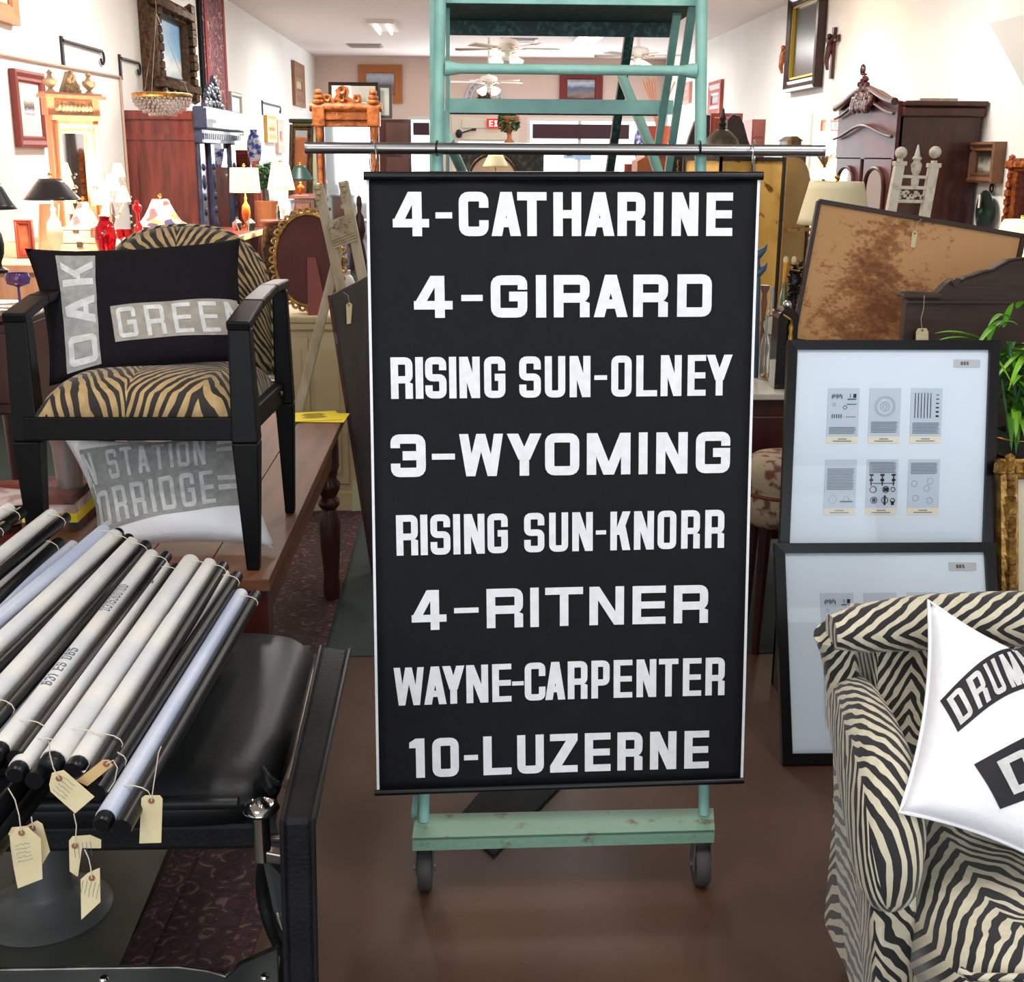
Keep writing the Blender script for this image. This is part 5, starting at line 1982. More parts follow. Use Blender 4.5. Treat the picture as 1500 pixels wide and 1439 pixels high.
def mosaic(name):
    k = NT(name)
    tc = k.node('ShaderNodeTexCoord')
    v = k.node('ShaderNodeTexVoronoi')
    v.inputs['Scale'].default_value = 22
    k.link(tc.outputs['Object'], v.inputs['Vector'])
    sp = k.node('ShaderNodeSeparateColor')
    k.link(v.outputs['Color'], sp.inputs[0])
    c = k.ramp(sp.outputs[0], [(0, (240, 220, 210)), (.3, (220, 130, 130)), (.5, (250, 236, 226)), (.7, (110, 100, 130)), (.85, (230, 190, 120)), (1, (90, 130, 90))], 'CONSTANT')
    k.link(c, k.b.inputs['Base Color'])
    k.link(c, k.b.inputs['Emission Color'])
    k.b.inputs['Emission Strength'].default_value = .8
    k.b.inputs['Roughness'].default_value = .2
    return k.m


MOS = mosaic('stained_glass_mosaic')
lamp(237, 7.6, 292, 330, 11, 37, 352, 'stained glass dome lamp glowing pink and white beside the ruby decanter', MOS, M['dkgilt'], curve=.45, power=8)
lamp(124, 7.5, 296, 330, 6, 22, 348, 'smaller stained glass lamp built in place of a reflection in the peach mirror', MOS, M['dkgilt'], curve=.2, zbase=TT)  # mirror reflection of a stained glass shade, built as a solid lamp
# glowing candelabra
c = PY(164, 340, 8.0)
t = thing('candelabra_lamp', 'brightly lit crystal candelabra lamp behind the ruby vase', 'lamp', (c.x, 8.0, TT))
MB().lathe([(0, 0), (.08, 0), (.03, .03), (.015, .1), (.03, .15), (.012, .3), (0, .42)], (c.x, 8.0, TT), 14).build('stem', M['chrome'], t, smooth=True)
for i, (px, py, rr) in enumerate(((150, 290, 11), (164, 268, 12), (180, 286, 11), (173, 250, 10), (156, 308, 9))):
    p = PY(px, py, 8.0)
    r_ = rr*8/1800
    MB().lathe([(r_*.5, r_), (r_, -r_*.8)], p, 16).build('shade', M['litshade'], t, smooth=True)
    MB().tube([(c.x, 8.0, p.z-.12), ((c.x+p.x)/2, 8.0, p.z-.14), p-V((0, 0, r_))], .006, 6).build('arm', M['chrome'], t, smooth=True)
m = MB()
rnd = random.Random(2)
for i in range(40):
    m.ball((c.x+rnd.uniform(-.12, .12), 8+rnd.uniform(-.06, .06), TT+rnd.uniform(.1, .42)), .009, 6)
o = m.build('crystal_drops', M['glass'], t)
o['kind'] = 'stuff'
point((c.x, 7.9, TT+.35), 45)
# small red framed picture and leaning mirror board
standpic(27, 53, 322, 378, 6.7, 'framed_picture', 'small reddish framed relief standing left of the pine boxes', fw=.02, dp=.02, fm=M['mahog'], inner=painting('red_relief', [(120, 50, 36), (170, 90, 60), (100, 40, 30)], 4, .4))
MB_ = MB()
p, q = PY(56, 378, 7.2), PY(84, 378, 7.2)
t = thing('leaning_board', 'pale pink painted board standing beside the reddish relief', 'board', (p.x, 7.2, TT))
MB().hexa([(p.x, 7.2, TT), (q.x, 7.2, TT), (q.x, 7.23, TT), (p.x, 7.23, TT)], [(p.x, 7.3, PY(56, 300, 7.2).z), (q.x, 7.3, PY(56, 300, 7.2).z), (q.x, 7.33, PY(56, 300, 7.2).z), (p.x, 7.33, PY(56, 300, 7.2).z)]).build('panel', M['peach'], t)
MB().bar((p.x+.01, 7.19, TT), (p.x+.01, 7.285, PY(56, 302, 7.2).z), .01, .01).build('edge', M['peach'], t)

# ornate painting, wall carpet, small basket chandelier, plate
wallpic('L', 206, 262, 4, 138, 'ornate_painting', 'large sea painting in a deep dark gilt carved frame high on the left wall', fw=.17, dp=.15, fm=M['dkgilt'], inner=painting('ship_painting', [(150, 170, 180), (210, 214, 210), (120, 170, 200), (100, 150, 190), (140, 180, 210)], 4, .3), carve=.075)
a = PX(292, 100, XL)
b = PX(326, 100, XL)
t = thing('hanging_rug', 'long narrow red and navy oriental rug hanging on the left wall above the carved armoire', 'rug', (XL+.06, (a.y+b.y)/2, PX(309, 168, XL).z))
MB().box(XL+.01, XL+.035, a.y, a.y+.12, PX(300, 168, XL).z, CEIL-.02).build('dark_backing', M['felt'], t)
wrug = rugmat('wall_rug_wool', (150, 90, 90), (70, 60, 90), (190, 160, 140), 4)
MB().grid(lambda u, v: V((XL+.045+.01*math.sin(u*9), a.y+.12+(b.y-a.y-.12)*u, PX(309, 165, XL).z+(CEIL-.03-PX(309, 165, XL).z)*v)), 16, 6).build('rug_field', wrug, t, smooth=True, solid=.01)
for u in (0, 1):
    yy = a.y+.16+(b.y-a.y-.3)*u
    MB().box(XL+.055, XL+.062, yy, yy+.12, PX(309, 163, XL).z, CEIL-.05).build('border', mat('faded_red_border', (150, 70, 66), .95), t)
c = PY(237, 140, 8.4)
k = 8.4/1800
t = thing('basket_chandelier', 'crystal bead basket chandelier with gilt rim hanging before the ornate painting', 'chandelier', (c.x, 8.4, PY(237, 171, 8.4).z))
MB().tube(ring(c, 38*k, 0, (1, 0, 0), (0, 1, 0), 32), .016, 8, closed=True).build('rim', M['gilt'], t, smooth=True)
m = MB()
zb_ = PY(237, 170, 8.4).z
for j in range(6):
    u = j/5
    R_ = 38*k*(1-.55*u**2)
    for i in range(30):
        th = 2*PI*(i+.5*(j % 2))/30
        m.ball((c.x+R_*math.cos(th), 8.4+R_*math.sin(th), c.z-.02-(c.z-zb_-.03)*u), .0135, 6)
o = m.build('crystal_beads', M['chrome'], t, smooth=True)
o['kind'] = 'stuff'
for i in range(3):
    th = 2*PI*i/3+.4
    MB().tube([(c.x+38*k*math.cos(th), 8.4+38*k*math.sin(th), c.z), (c.x, 8.4, c.z+.5)], .0016, 4).build('chain', M['chrome'], t)
MB().tube([(c.x, 8.4, c.z+.5), (c.x, 8.4, CEIL)], .0016, 4).build('chain', M['chrome'], t)
a = PX(195, 196, XL)
t = thing('wall_plate', 'round blue and white plate hung on the wall left of the carved armoire', 'plate', (XL+.03, a.y, a.z-.2))
MB().lathe([(0, .01), (.13, .01), (.17, .03), (.2, .045), (.2, .05), (.16, .05), (.12, .03), (0, .03)], (XL+.01, a.y, a.z), 30, (1, 0, 0)).build('dish', mat('blue_white_china', (216, 220, 226), .3, col2=(70, 80, 130), scale=14, contrast=(.45, .55)), t, smooth=True)
MB().tube(ring((XL+.06, a.y, a.z), .198, 0, (0, 1, 0), (0, 0, 1)), .008, 6, closed=True).build('rim', mat('cream_china', (230, 220, 200), .3), t, smooth=True)

# carved armoire, left
YA = 11.3
xf_ = PY(285, 200, YA).x
yfar = 13.1
ztA = PY(250, 162, YA).z
ar = thing('carved_armoire', 'red sided armoire with blue black carved front and mirrored door at left', 'armoire', ((XL+xf_)/2, 12.2, 0))
MB().box(XL+.02, xf_, YA, yfar, .08, ztA-.08).build('carcass', M['mahog'], ar)
zc0 = PY(285, 200, YA).z
MB().box(XL+.02, xf_-.0, YA-.02, yfar, ztA-.08, ztA).build('side_cornice', M['mahog'], ar, bevel=.01)
for a_, b_ in ((zc0-.03, zc0+.02),):
    MB().box(XL+.02, xf_, YA-.015, YA, a_, b_).build('side_moulding', M['mahog'], ar)
MB().box(XL+.05, XL+.11, YA-.012, YA, .1, zc0-.05).build('side_stile', M['mahog'], ar)
MB().box(xf_-.07, xf_-.01, YA-.012, YA, .1, zc0-.05).build('side_stile', M['mahog'], ar)
MB().box(xf_, xf_+.12, YA-.05, yfar+.05, zc0+.06, ztA+.04).build('cornice', M['carved'], ar, bevel=.02)
MB().box(xf_, xf_+.07, YA-.02, yfar+.02, zc0-.05, zc0+.06).build('frieze', M['carved'], ar)
m = MB()
for i in range(22):
    y = YA+(yfar-YA)*i/21
    m.box(xf_+.07, xf_+.09, y-.02, y+.02, zc0-.02, zc0+.03)
m.build('dentils', M['carved'], ar)
for y0, y1 in ((YA, YA+.22), (YA+.48, YA+.66), (yfar-.3, yfar-.05)):
    MB().box(xf_, xf_+.04, y0, y1, .1, zc0-.05).build('pilaster', M['carved'], ar, bevel=.01)
    yc = (y0+y1)/2
    m = MB()
    zz = .2
    while zz < zc0-.15:
        m.ball((xf_+.04, yc, zz), (.02, .045, .035 if int(zz*10) % 2 else .07), 8)
        zz += .13
    m.build('carving', M['carved'], ar, smooth=True)
MB().box(xf_+.005, xf_+.015, YA+.66, yfar-.3, .4, zc0-.1).build('door_mirror', M['mirror'], ar)
MB().box(xf_, xf_+.03, YA+.66, yfar-.3, .1, .4).build('door_panel', M['carved'], ar, bevel=.01)
m = MB()
rnd = random.Random(9)
for i in range(26):
    u = rnd.uniform(-1, 1)
    h = (1-abs(u)**1.6)*.26
    m.ball((xf_+.05, (YA+yfar)/2-.2+.45*u, ztA+.05+h*rnd.random()), (.035, .07, .05), 6)
m.build('crest', M['carved'], ar, smooth=True)
wallpic('L', 337, 352, 136, 200, 'framed_picture', 'thin framed print on the wall behind the carved armoire', fw=.06, dp=.03, fm=M['steel'], inner=painting('pale_print', [(214, 220, 226), (180, 190, 206), (226, 230, 230)], 3, .3))
wallpic('L', 387, 401, 170, 209, 'wall_mirror', 'small gilt framed mirror far along the left wall', 'mirror', fw=.2, dp=.05, fm=mat('bright_gilt', (206, 150, 70), .4), inner=M['mirror'])
wallpic('L', 403, 412, 176, 224, 'wall_mirror', 'narrow pinkish framed mirror right of the small gilt one', 'mirror', fw=.2, dp=.05, fm=mat('pinkish_frame', (200, 160, 140), .5), inner=M['mirror'])
wallpic('L', 428, 443, 93, 156, 'framed_picture', 'brown framed picture high on the left wall near the back corner', fw=.3, dp=.05, fm=mat('brown_picture_frame', (140, 96, 64), .5), inner=painting('tan_picture', [(170, 120, 90), (214, 190, 160), (150, 110, 90)], 3, .3))

# second table with drum lamp
t = thing('side_table', 'dark red table with pale edge standing before the carved armoire', 'table', (-1.95, 9.5, 0))
MB().hexa([(-2.4, 8.4, .90), (-1.62, 8.4, .90), (-1.54, 10.0, .90), (-2.4, 10.0, .90)], [(-2.4, 8.4, .93), (-1.62, 8.4, .93), (-1.54, 10.0, .93), (-2.4, 10.0, .93)]).build('top', M['mahog'], t, bevel=.004)
MB().hexa([(-1.618, 8.4, .895), (-1.60, 8.4, .895), (-1.52, 10.0, .895), (-1.538, 10.0, .895)], [(-1.618, 8.4, .932), (-1.60, 8.4, .932), (-1.52, 10.0, .932), (-1.538, 10.0, .932)]).build('edge', M['cream'], t)
for x, y in ((-2.3, 8.5), (-1.7, 8.5), (-1.65, 9.9), (-2.3, 9.9)):
    MB().bar((x, y, .90), (x, y, 0), .06, .06, wx2=.04, wy2=.04).build('leg', M['mahog'], t)
lamp(359, 9.2, 246, 282, 19, 21, 334, 'lit lamp with square cream drum shade right of the carved armoire', M['litshade'], M['amber'], power=40)
for px, lab in ((348, 'small clear glass candy jar below the drum shaded lamp'), (367, 'rounded glass bowl with lid beside the drum shaded lamp')):
    lathe_thing('glass_jar', lab, 'jar', px, 9.0, 338, 318, 7, [(0, 0), (.6, 0), (1, .3), (1, .6), (.5, .75), (.2, .85), (.25, 1), (0, 1)], M['chrome'])
t = thing('mahogany_cabinet', 'red mahogany cabinet showing above the drum shaded lamp', 'cabinet', (-2.5, 14.2, 0))
a, b = PY(338, 220, 14), PY(366, 220, 14)
MB().box(a.x, b.x, 14, 14.5, 0, a.z).build('body', M['mahog'], t)
for j in range(3):
    MB().box(a.x+.02, b.x-.02, 13.98, 14, a.z-.16-.2*j, a.z-.03-.2*j).build('drawer', M['mahog'], t, bevel=.01)
c = PY(375, 330, 11)
t = thing('folding_screen', 'tall narrow red wood panel leaning behind the drum shaded lamp', 'panel', (c.x, 11, 0))
MB().hexa([(c.x, 10.9, 0), (c.x+.1, 10.9, 0), (c.x+.1, 10.94, 0), (c.x, 10.94, 0)], [(c.x-.03, 11.15, PY(375, 236, 11.1).z)]*1+[(c.x+.03, 11.15, PY(375, 236, 11.1).z), (c.x+.03, 11.19, PY(375, 236, 11.1).z), (c.x-.03, 11.19, PY(375, 236, 11.1).z)]).build('board', M['mahog'], t)
MB().bar((c.x+.05, 10.88, 0), (c.x, 11.13, PY(375, 236, 11.1).z), .015, .01).build('edge_moulding', M['mahog'], t)
BWC = mat('blue_white_porcelain', (226, 230, 240), .25, col2=(60, 80, 160), scale=16, contrast=(.45, .55))
t, c, k, zt = lathe_thing('porcelain_vase', 'tall blue and white porcelain vase behind the lit lamps', 'vase', 374, 13.2, 245, 190, 10, VASE, BWC)
MB().box(c.x-.15, c.x+.15, 13.05, 13.35, 0, c.z).build('stand', M['mahog'], t)
# round table with lamps
c = PY(410, 322, 9.3)
rt = thing('round_table', 'round dark table with gilt carved apron under the white lamp', 'table', (c.x, 9.3, 0))
R_ = 28*9.3/1800
MB().lathe([(0, c.z-.03), (R_*.97, c.z-.03), (R_, c.z-.02), (R_, c.z-.005), (R_*.98, c.z), (0, c.z)], (c.x, 9.3, 0), 32).build('top', M['dkmahog'], rt, smooth=True)
MB().lathe([(R_*.85, c.z-.13), (R_*.88, c.z-.12), (R_*.88, c.z-.03), (R_*.8, c.z-.03)], (c.x, 9.3, 0), 24).build('apron', M['dkgilt'], rt, smooth=True)
for i in range(4):
    th = PI/4+PI/2*i
    x, y = math.cos(th), math.sin(th)
    MB().tube([(c.x+x*R_*.8, 9.3+y*R_*.8, c.z-.05), (c.x+x*R_*.95, 9.3+y*R_*.95, c.z-.2), (c.x+x*R_*.7, 9.3+y*R_*.7, c.z-.55), (c.x+x*R_*.75, 9.3+y*R_*.75, .05), (c.x+x*R_*.9, 9.3+y*R_*.9, 0)], [.03, .035, .02, .016, .025], 8).build('leg', M['dkgilt'], rt, smooth=True)
lamp(412, 9.3, 241, 278, 12, 19, 322, 'white lit lamp with tapered shade and ginger jar base on the round table', M['litshade'], mat('celadon_ceramic', (206, 200, 186), .25), power=30)
t, c, k, zt = lathe_thing('white_vase', 'small white cylindrical vase on the round table', 'vase', 427, 9.25, 320, 292, 5, [(0, 0), (.9, 0), (1, .5), (.9, .9), (1, 1), (.85, 1), (0, .9)], BWC)
lathe_thing('figurine', 'small dark figurine in front of the white lamp base', 'figurine', 408, 9.25, 323, 300, 4, [(0, 0), (1, 0), (.8, .1), (.6, .4), (.8, .55), (.4, .7), (.5, .85), (.3, 1), (0, 1)], M['iron'])
t = thing('small_chest', 'dark red chest under the green shaded lamp', 'chest', PY(444, 330, 10.6))
a, b = PY(430, 291, 10.6), PY(462, 291, 10.6)
MB().box(a.x, b.x, 10.5, 11, 0, a.z).build('body', M['dkmahog'], t)
MB().box(a.x-.02, b.x+.02, 10.47, 11.03, a.z, a.z+.03).build('top', M['mahog'], t, bevel=.005)
for j in range(3):
    MB().box(a.x+.03, b.x-.03, 10.485, 10.5, a.z-.2-.24*j, a.z-.03-.24*j).build('drawer', M['mahog'], t, bevel=.006)
a.z += .03
lamp(440, 10.7, 243, 264, 7, 19, 287, 'lamp with dark green shade and amber glass base left of the golden oak mirror', M['greenshade'], M['amber'], power=6)
# green painted cupboard, leaning dark frame
gp = mat('sage_green_paint', (140, 150, 96), .7)
a, b = PY(428, 180, 13.4), PY(456, 180, 13.4)
t = thing('sage_cupboard', 'sage green painted cupboard left of the golden oak mirror', 'cupboard', (a.x, 13.6, 0))
MB().box(a.x, b.x, 13.4, 13.9, 0, a.z).build('body', gp, t)
MB().box(a.x-.03, b.x+.03, 13.36, 13.94, a.z, a.z+.04).build('cornice', mat('dark_sage', (70, 70, 50), .7), t, bevel=.01)
MB().box(a.x+.03, b.x-.03, 13.38, 13.4, .9, a.z-.06).build('door', gp, t, bevel=.01)
a, b = PY(411, 262, 12), PY(421, 262, 12)
framed('framed_mirror', 'dark carved frame leaning steeply beside the sage cupboard', 'frame', (a.x, 12, .0), (1, .5, 0), (.06, .0, 1), .22, PY(420, 182, 12).z, .05, .04, M['dkgilt'], M['mirror'])
# low green plant behind lamps
t = thing('potted_plant', 'bushy dark green plant behind the white lit lamp', 'plant', PY(388, 300, 10.5))
c = PY(389, 258, 10.5)
MB().lathe([(0, 0), (.08, 0), (.1, .2), (0, .2)], (c.x, 10.5, c.z-.4), 14).build('pot', M['terra'], t)
MB().tube([(c.x, 10.5, c.z-.2), (c.x, 10.5, c.z)], .012, 6).build('stem', M['leafd'], t)
MB().box(c.x-.12, c.x+.12, 10.4, 10.6, 0, c.z-.4).build('stand', M['dkmahog'], t)
m = MB()
rnd = random.Random(4)


def leafcloud(m, c, r, n, s):
    for i in range(n):
        d = V((rnd.gauss(0, 1), rnd.gauss(0, 1), rnd.gauss(0, 1))).normalized()*rnd.random()**.4
        p = V(c)+V((d.x*r[0], d.y*r[1], d.z*r[2]))
        u = V((rnd.gauss(0, 1), rnd.gauss(0, 1), rnd.gauss(0, .5))).normalized()*s
        w_ = u.cross(V((rnd.gauss(0, 1), rnd.gauss(0, 1), 1))).normalized()*s*.45
        m.add([p-u, p+w_, p+u, p-w_], [(0, 1, 2, 3)])


leafcloud(m, c, (.09, .09, .12), 260, .028)
o = m.build('foliage', M['leafd'], t)
o['kind'] = 'stuff'

# golden oak pier mirror
YO = 10.4
xa, xb = PY(462, 200, YO).x, PY(556, 200, YO).x
z1_ = PY(507, 186, YO).z
om = thing('oak_pier_mirror', 'tall golden oak pier mirror with turned columns and crown crest', 'mirror', ((xa+xb)/2, YO, 0))
Wm = xb-xa
OW = M['orangew']
MB().box(xa+.06, xb-.06, YO-.005, YO+.02, .35, z1_).build('mirror_glass', M['mirror'], om)
for s_ in (0, 1):
    x = xa+.04+(Wm-.08)*s_
    MB().box(x-.035, x+.035, YO-.03, YO+.04, .3, z1_+.02).build('stile', M['mahog'] if s_ == 0 else OW, om)
    MB().lathe([(.022, .35), (.018, .5), (.026, .52), (.026, .56), (.018, .6), (.020, 1.0), (.028, 1.03), (.028, 1.07), (.018, 1.1), (.018, z1_-.1), (.03, z1_-.06), (.03, z1_)], (x, YO-.06, 0), 14).build('column', OW, om, smooth=True)
    MB().box(x-.05, x+.05, YO-.1, YO+.04, z1_, z1_+.16).build('capital_block', OW, om, bevel=.01)
    m = MB()
    for q in range(3):
        m.ball((x, YO-.07, z1_+.19+.035*q), (.05-.008*q, .04, .03), 10)
    m.build('rosette', OW, om, smooth=True)
MB().box(xa-.0, xb+.0, YO-.05, YO+.04, z1_, z1_+.05).build('top_rail', OW, om, bevel=.008)
MB().box(xa+.08, xb-.08, YO-.07, YO+.04, z1_+.05, z1_+.12).build('carved_frieze', OW, om, bevel=.008)
MB().tube([(xa-.03, YO-.06, z1_+.15), (xb+.03, YO-.06, z1_+.15)], .035, 12).build('scroll_rail', OW, om, smooth=True)
cs_ = [(484, 176), (486, 162), (477, 156), (474, 147), (479, 139), (488, 141), (491, 147), (496, 140), (494, 134), (500, 128), (507, 127), (513, 130), (515, 137), (513, 143), (520, 147), (522, 140), (530, 140), (534, 148), (529, 157), (523, 162), (524, 176)]
MB().poly([PY(x-3.5, y-2, YO-.05) for x, y in cs_], (0, .05, 0)).build('crown_crest', OW, om, bevel=.004)
m = MB()
for x, y, r in ((502, 134, 5), (481, 146, 4), (524, 147, 4), (494, 152, 3.5), (509, 152, 3.5), (502, 146, 4), (488, 160, 3), (516, 160, 3), (502, 162, 4), (495, 168, 3), (510, 168, 3)):
    k_r = r*YO/FPX
    m.lathe([(k_r*.4, .012), (k_r, .02), (k_r, 0)], PY(x-1.5, y-2, YO-.055), 10, (0, -1, 0))
m.build('crest_rosettes', OW, om)
MB().box(xa-.02, xb+.02, YO-.15, YO+.05, 0, .34).build('base', OW, om, bevel=.01)

# cabinet row and leaning framed pictures behind
YC = 12.2
a, b = PY(478, 174, YC), PY(602, 174, YC)
t = thing('tall_cabinet', 'tall red brown cabinet right of the golden oak mirror with pictures on top', 'cabinet', ((a.x+b.x)/2, YC+.2, 0))
MB().box(a.x, b.x, YC, YC+.45, 0, a.z).build('body', M['dkmahog'], t)
xx = PY(562, 200, YC).x
for j in range(4):
    MB().box(xx+.02, b.x-.02, YC-.02, YC, a.z-.28-.32*j, a.z-.03-.32*j).build('drawer', mat('brown_cabinet_front', (92, 56, 48), .4, col2=(76, 44, 38), scale=6), t, bevel=.006)
standpic(482, 555, 121, 174, YC+.02, 'framed_picture', 'dark framed glazed picture standing on the tall cabinet behind the oak crest', Ytop=YC+.08, fw=.03, dp=.025, fm=M['dkwood'], inner=painting('painted_reflection_picture', [(60, 60, 60), (190, 190, 180), (220, 214, 200)], 2, .5), glass=True)  # reflection in the glazing painted into the picture's grey and pale colours
standpic(553, 575, 124, 174, YC+.2, 'framed_picture', 'pale green framed picture behind the dark frame on the tall cabinet', Ytop=YC+.24, fw=.03, dp=.02, fm=mat('grey_frame', (90, 90, 84), .5), inner=painting('pale_green_print', [(200, 210, 196), (220, 226, 214), (190, 206, 200)], 3, .4))

# back wall pictures, emblem
def backpic(x0, x1, y0, y1, label, fm, inner, fw=.12, name='framed_picture', **k):
    standpic(x0, x1, y0, y1, YB-.01, name, label, fw=fw, dp=.05, fm=fm, inner=inner, **k)


backpic(526, 590, 95, 151, 'gold framed canyon landscape high on the pink back wall, left', mat('gold_red_frame', (176, 110, 60), .5), painting('canyon', [(110, 60, 50), (170, 100, 80), (150, 90, 80), (150, 160, 180), (190, 200, 210), (130, 150, 180)], 4, .2), fw=.16)
backpic(819, 882, 104, 156, 'dark red framed blue seascape on the pink back wall, right', mat('dark_red_frame', (120, 40, 34), .5), painting('seascape', [(60, 60, 80), (150, 130, 120), (90, 110, 150), (200, 210, 220), (120, 130, 160)], 3, .3), fw=.16)
c = PY(709, 142, YB-.02)
t = thing('arched_ornament', 'pale arched fretwork ornament with flower hub on the back wall', 'ornament', c-V((0, 0, .3)))
k = YB/FPX
WO = mat('grey_white_fretwork', (206, 204, 214), .6)
m = MB()
for r in (25, 18):
    m.tube([c+V((r*k*math.cos(PI*i/16), 0, r*k*1.05*math.sin(PI*i/16)-.05)) for i in range(17)], .03, 6)
m.build('arch', WO, t, smooth=True)
m = MB()
for i in range(9):
    th = PI*(i+.5)/9
    m.bar(c+V((18*k*math.cos(th), 0, 18*k*1.05*math.sin(th)-.05)), c+V((25*k*math.cos(th), 0, 25*k*1.05*math.sin(th)-.05)), .03, .03)
m.build('spokes', WO, t)
m = MB()
for i in range(6):
    th = PI*i/3
    m.lathe([(0, 0), (.07, 0), (.07, .04), (0, .04)], c+V((.11*math.cos(th), 0, .11*math.sin(th)-.08)), 10, (0, -1, 0))
m.build('flower_hub', M['dkgilt'], t)

# ceiling fans
def fan(px, py, Y, label, rad=.62, rot=.2):
    c = PY(px, py, Y)
    t = thing('ceiling_fan', label, 'ceiling fan', (c.x, Y, c.z-.2))
    W_ = M['whiteiron']
    MB().tube([(c.x, Y, c.z+.1), (c.x, Y, CEIL)], .018, 8).build('downrod', W_, t)
    MB().lathe([(0, -.02), (.1, -.02), (.14, .02), (.15, .06), (.12, .1), (.04, .12), (0, .12)], c, 20).build('motor', W_, t, smooth=True)
    for i in range(5):
        th = rot+2*PI*i/5
        d = V((math.cos(th), math.sin(th), 0))
        s_ = V((-d.y, d.x, 0))
        MB().poly([c+d*.2-s_*.05, c+d*rad-s_*.075, c+d*(rad+.03), c+d*rad+s_*.075+V((0, 0, .02)), c+d*.2+s_*.05+V((0, 0, .01))], (0, 0, .012)).build('blade', mat('fan_blade', (206, 190, 176), .5), t)
        MB().bar(c+d*.12, c+d*.22, .04, .01).build('blade_iron', M['brass'], t)
    MB().lathe([(0, -.14), (.05, -.13), (.07, -.08), (.06, -.02)], c, 14).build('light_kit', W_, t, smooth=True)
    for i in range(4):
        th = rot+.4+PI/2*i
        d = V((math.cos(th), math.sin(th), 0))
        MB().lathe([(.03, .0), (.05, .05), (.075, .11)], c+d*.1+V((0, 0, -.08)), 12, d*.8+V((0, 0, -.8))).build('glass_shade', mat('frosted_glass_shade', (250, 246, 236), .4, emit=.5), t, smooth=True)


fan(742, 72, 15.0, 'white ceiling fan with glass shades, nearest, seen above the ladder cross tube')
fan(716, 121, 21.5, 'farther ceiling fan seen just below the ladder cross tube', rot=.5)
fan(935, 82, 17.5, 'ceiling fan at the right seen between the slanted ladder rails', rot=.1)
# ceiling light housings and a vent
for i, (x, y) in enumerate(TUBES):
    t = thing('ceiling_light', ['left row fluorescent ceiling light, first visible', 'right row fluorescent ceiling light, first visible', 'left row ceiling light, second', 'right row ceiling light, second', 'left row ceiling light near the back wall', 'right row ceiling light near the back wall', 'fluorescent ceiling light above the ladder', 'fluorescent ceiling light above the zebra chair', 'fluorescent ceiling light above the barber chair'][i], 'ceiling light', (x, y, CEIL-.09))
    MB().box(x-.2, x+.2, y-.65, y+.65, CEIL-.05, CEIL).build('housing', M['whiteiron'], t)
    for s_ in (-1, 1):
        MB().tube([(x+.09*s_, y-.6, CEIL-.08), (x+.09*s_, y+.6, CEIL-.08)], .019, 10).build('tube', M['lightpanel'], t, smooth=True)
for px, py, lab in ((535, 66, 'grey ceiling vent near the back left'), (760, 58, 'grey ceiling vent behind the nearest fan')):
    c = PZ(px, py, CEIL)
    t = thing('ceiling_vent', lab, 'vent', (c.x, c.y, CEIL-.03))
    MB().box(c.x-.3, c.x+.3, c.y-.3, c.y+.3, CEIL-.02, CEIL).build('frame', mat('vent_grey', (170, 160, 160), .5), t)
    for i in range(5):
        MB().box(c.x-.26, c.x+.26, c.y-.24+.1*i, c.y-.19+.1*i, CEIL-.035, CEIL-.02).build('slat', MATS['vent_grey'], t)

# ================================================================ MIDDLE LEFT: CABINET, OVAL MIRROR, EASEL, DARK PANEL
YK = 5.16
a, b = PY(392, 462, YK), PY(537, 462, YK)
cb = thing('cream_cabinet', 'cream painted low cabinet behind the table end carrying the oval mirror', 'cabinet', ((a.x+b.x)/2, YK+.25, 0))
CR = M['cream']
zt = a.z
MB().box(a.x, b.x, YK, YK+.5, .06, zt-.03).build('body', CR, cb)
MB().box(a.x-.02, b.x+.02, YK-.03, YK+.53, zt-.03, zt).build('top', CR, cb, bevel=.008)
MB().box(a.x-.012, b.x+.012, YK-.02, YK+.52, zt-.06, zt-.03).build('moulding', CR, cb, bevel=.006)
MB().box(a.x-.012, b.x+.012, YK-.02, YK+.52, 0, .09).build('plinth', CR, cb, bevel=.006)
W_ = (b.x-a.x)
for i in range(2):
    x0 = a.x+.03+i*(W_-.1)/2
    x1 = x0+(W_-.12)/2-.01
    d = MB().box(x0, x1, YK-.012, YK, .12, zt-.09).build('door', CR, cb, bevel=.004)
    WL[d.name] = WL[cb.name]
    MB().box(x0+.03, x1-.03, YK-.018, YK-.012, .17, zt-.14).build('panel', mat('cream_panel', (196, 176, 136), .6), d, bevel=.004)
MB().box(b.x-.055, b.x-.015, YK-.02, YK, .1, zt-.07).build('pilaster', CR, cb, bevel=.006)
t = thing('paper_sheet', 'pale green paper hanging at the right end of the cream cabinet', 'paper', PY(522, 780, YK-.06))
p = [PY(515, 792, YK-.03), PY(527, 770, YK-.03), PY(531, 700, YK-.03), PY(516, 705, YK-.03)]
MB().poly(p, (0, .004, 0)).build('sheet', mat('pale_green_paper', (196, 200, 160), .9), t)
# oval mirror seen from its back
YM = 5.28
c = PY(452, 392, YM)
k = YM/FPX*1.03
rx, rz_ = 45*k, 62*k
c.z = max(c.z, zt+rz_+.012*0+.03)
t = thing('oval_mirror', 'oval mirror in gilt looped frame seen from its dark red back', 'mirror', (c.x, YM, zt))
tl_ = V((0, .12, 1)).normalized()
nn = 36
vs = [c+V((rx*math.cos(2*PI*i/nn), 0, 0))+tl_*rz_*math.sin(2*PI*i/nn) for i in range(nn)]
MB().poly(vs, (0, .02, 0)).build('back_board', mat('red_brown_backing', (96, 46, 42), .7, col2=(84, 40, 36), scale=9), t)
MB().tube([c+V((rx*1.02*math.cos(2*PI*i/nn), -.004, 0))+tl_*rz_*1.02*math.sin(2*PI*i/nn) for i in range(nn)], .008, 8, closed=True).build('inner_rim', M['gilt'], t, smooth=True)
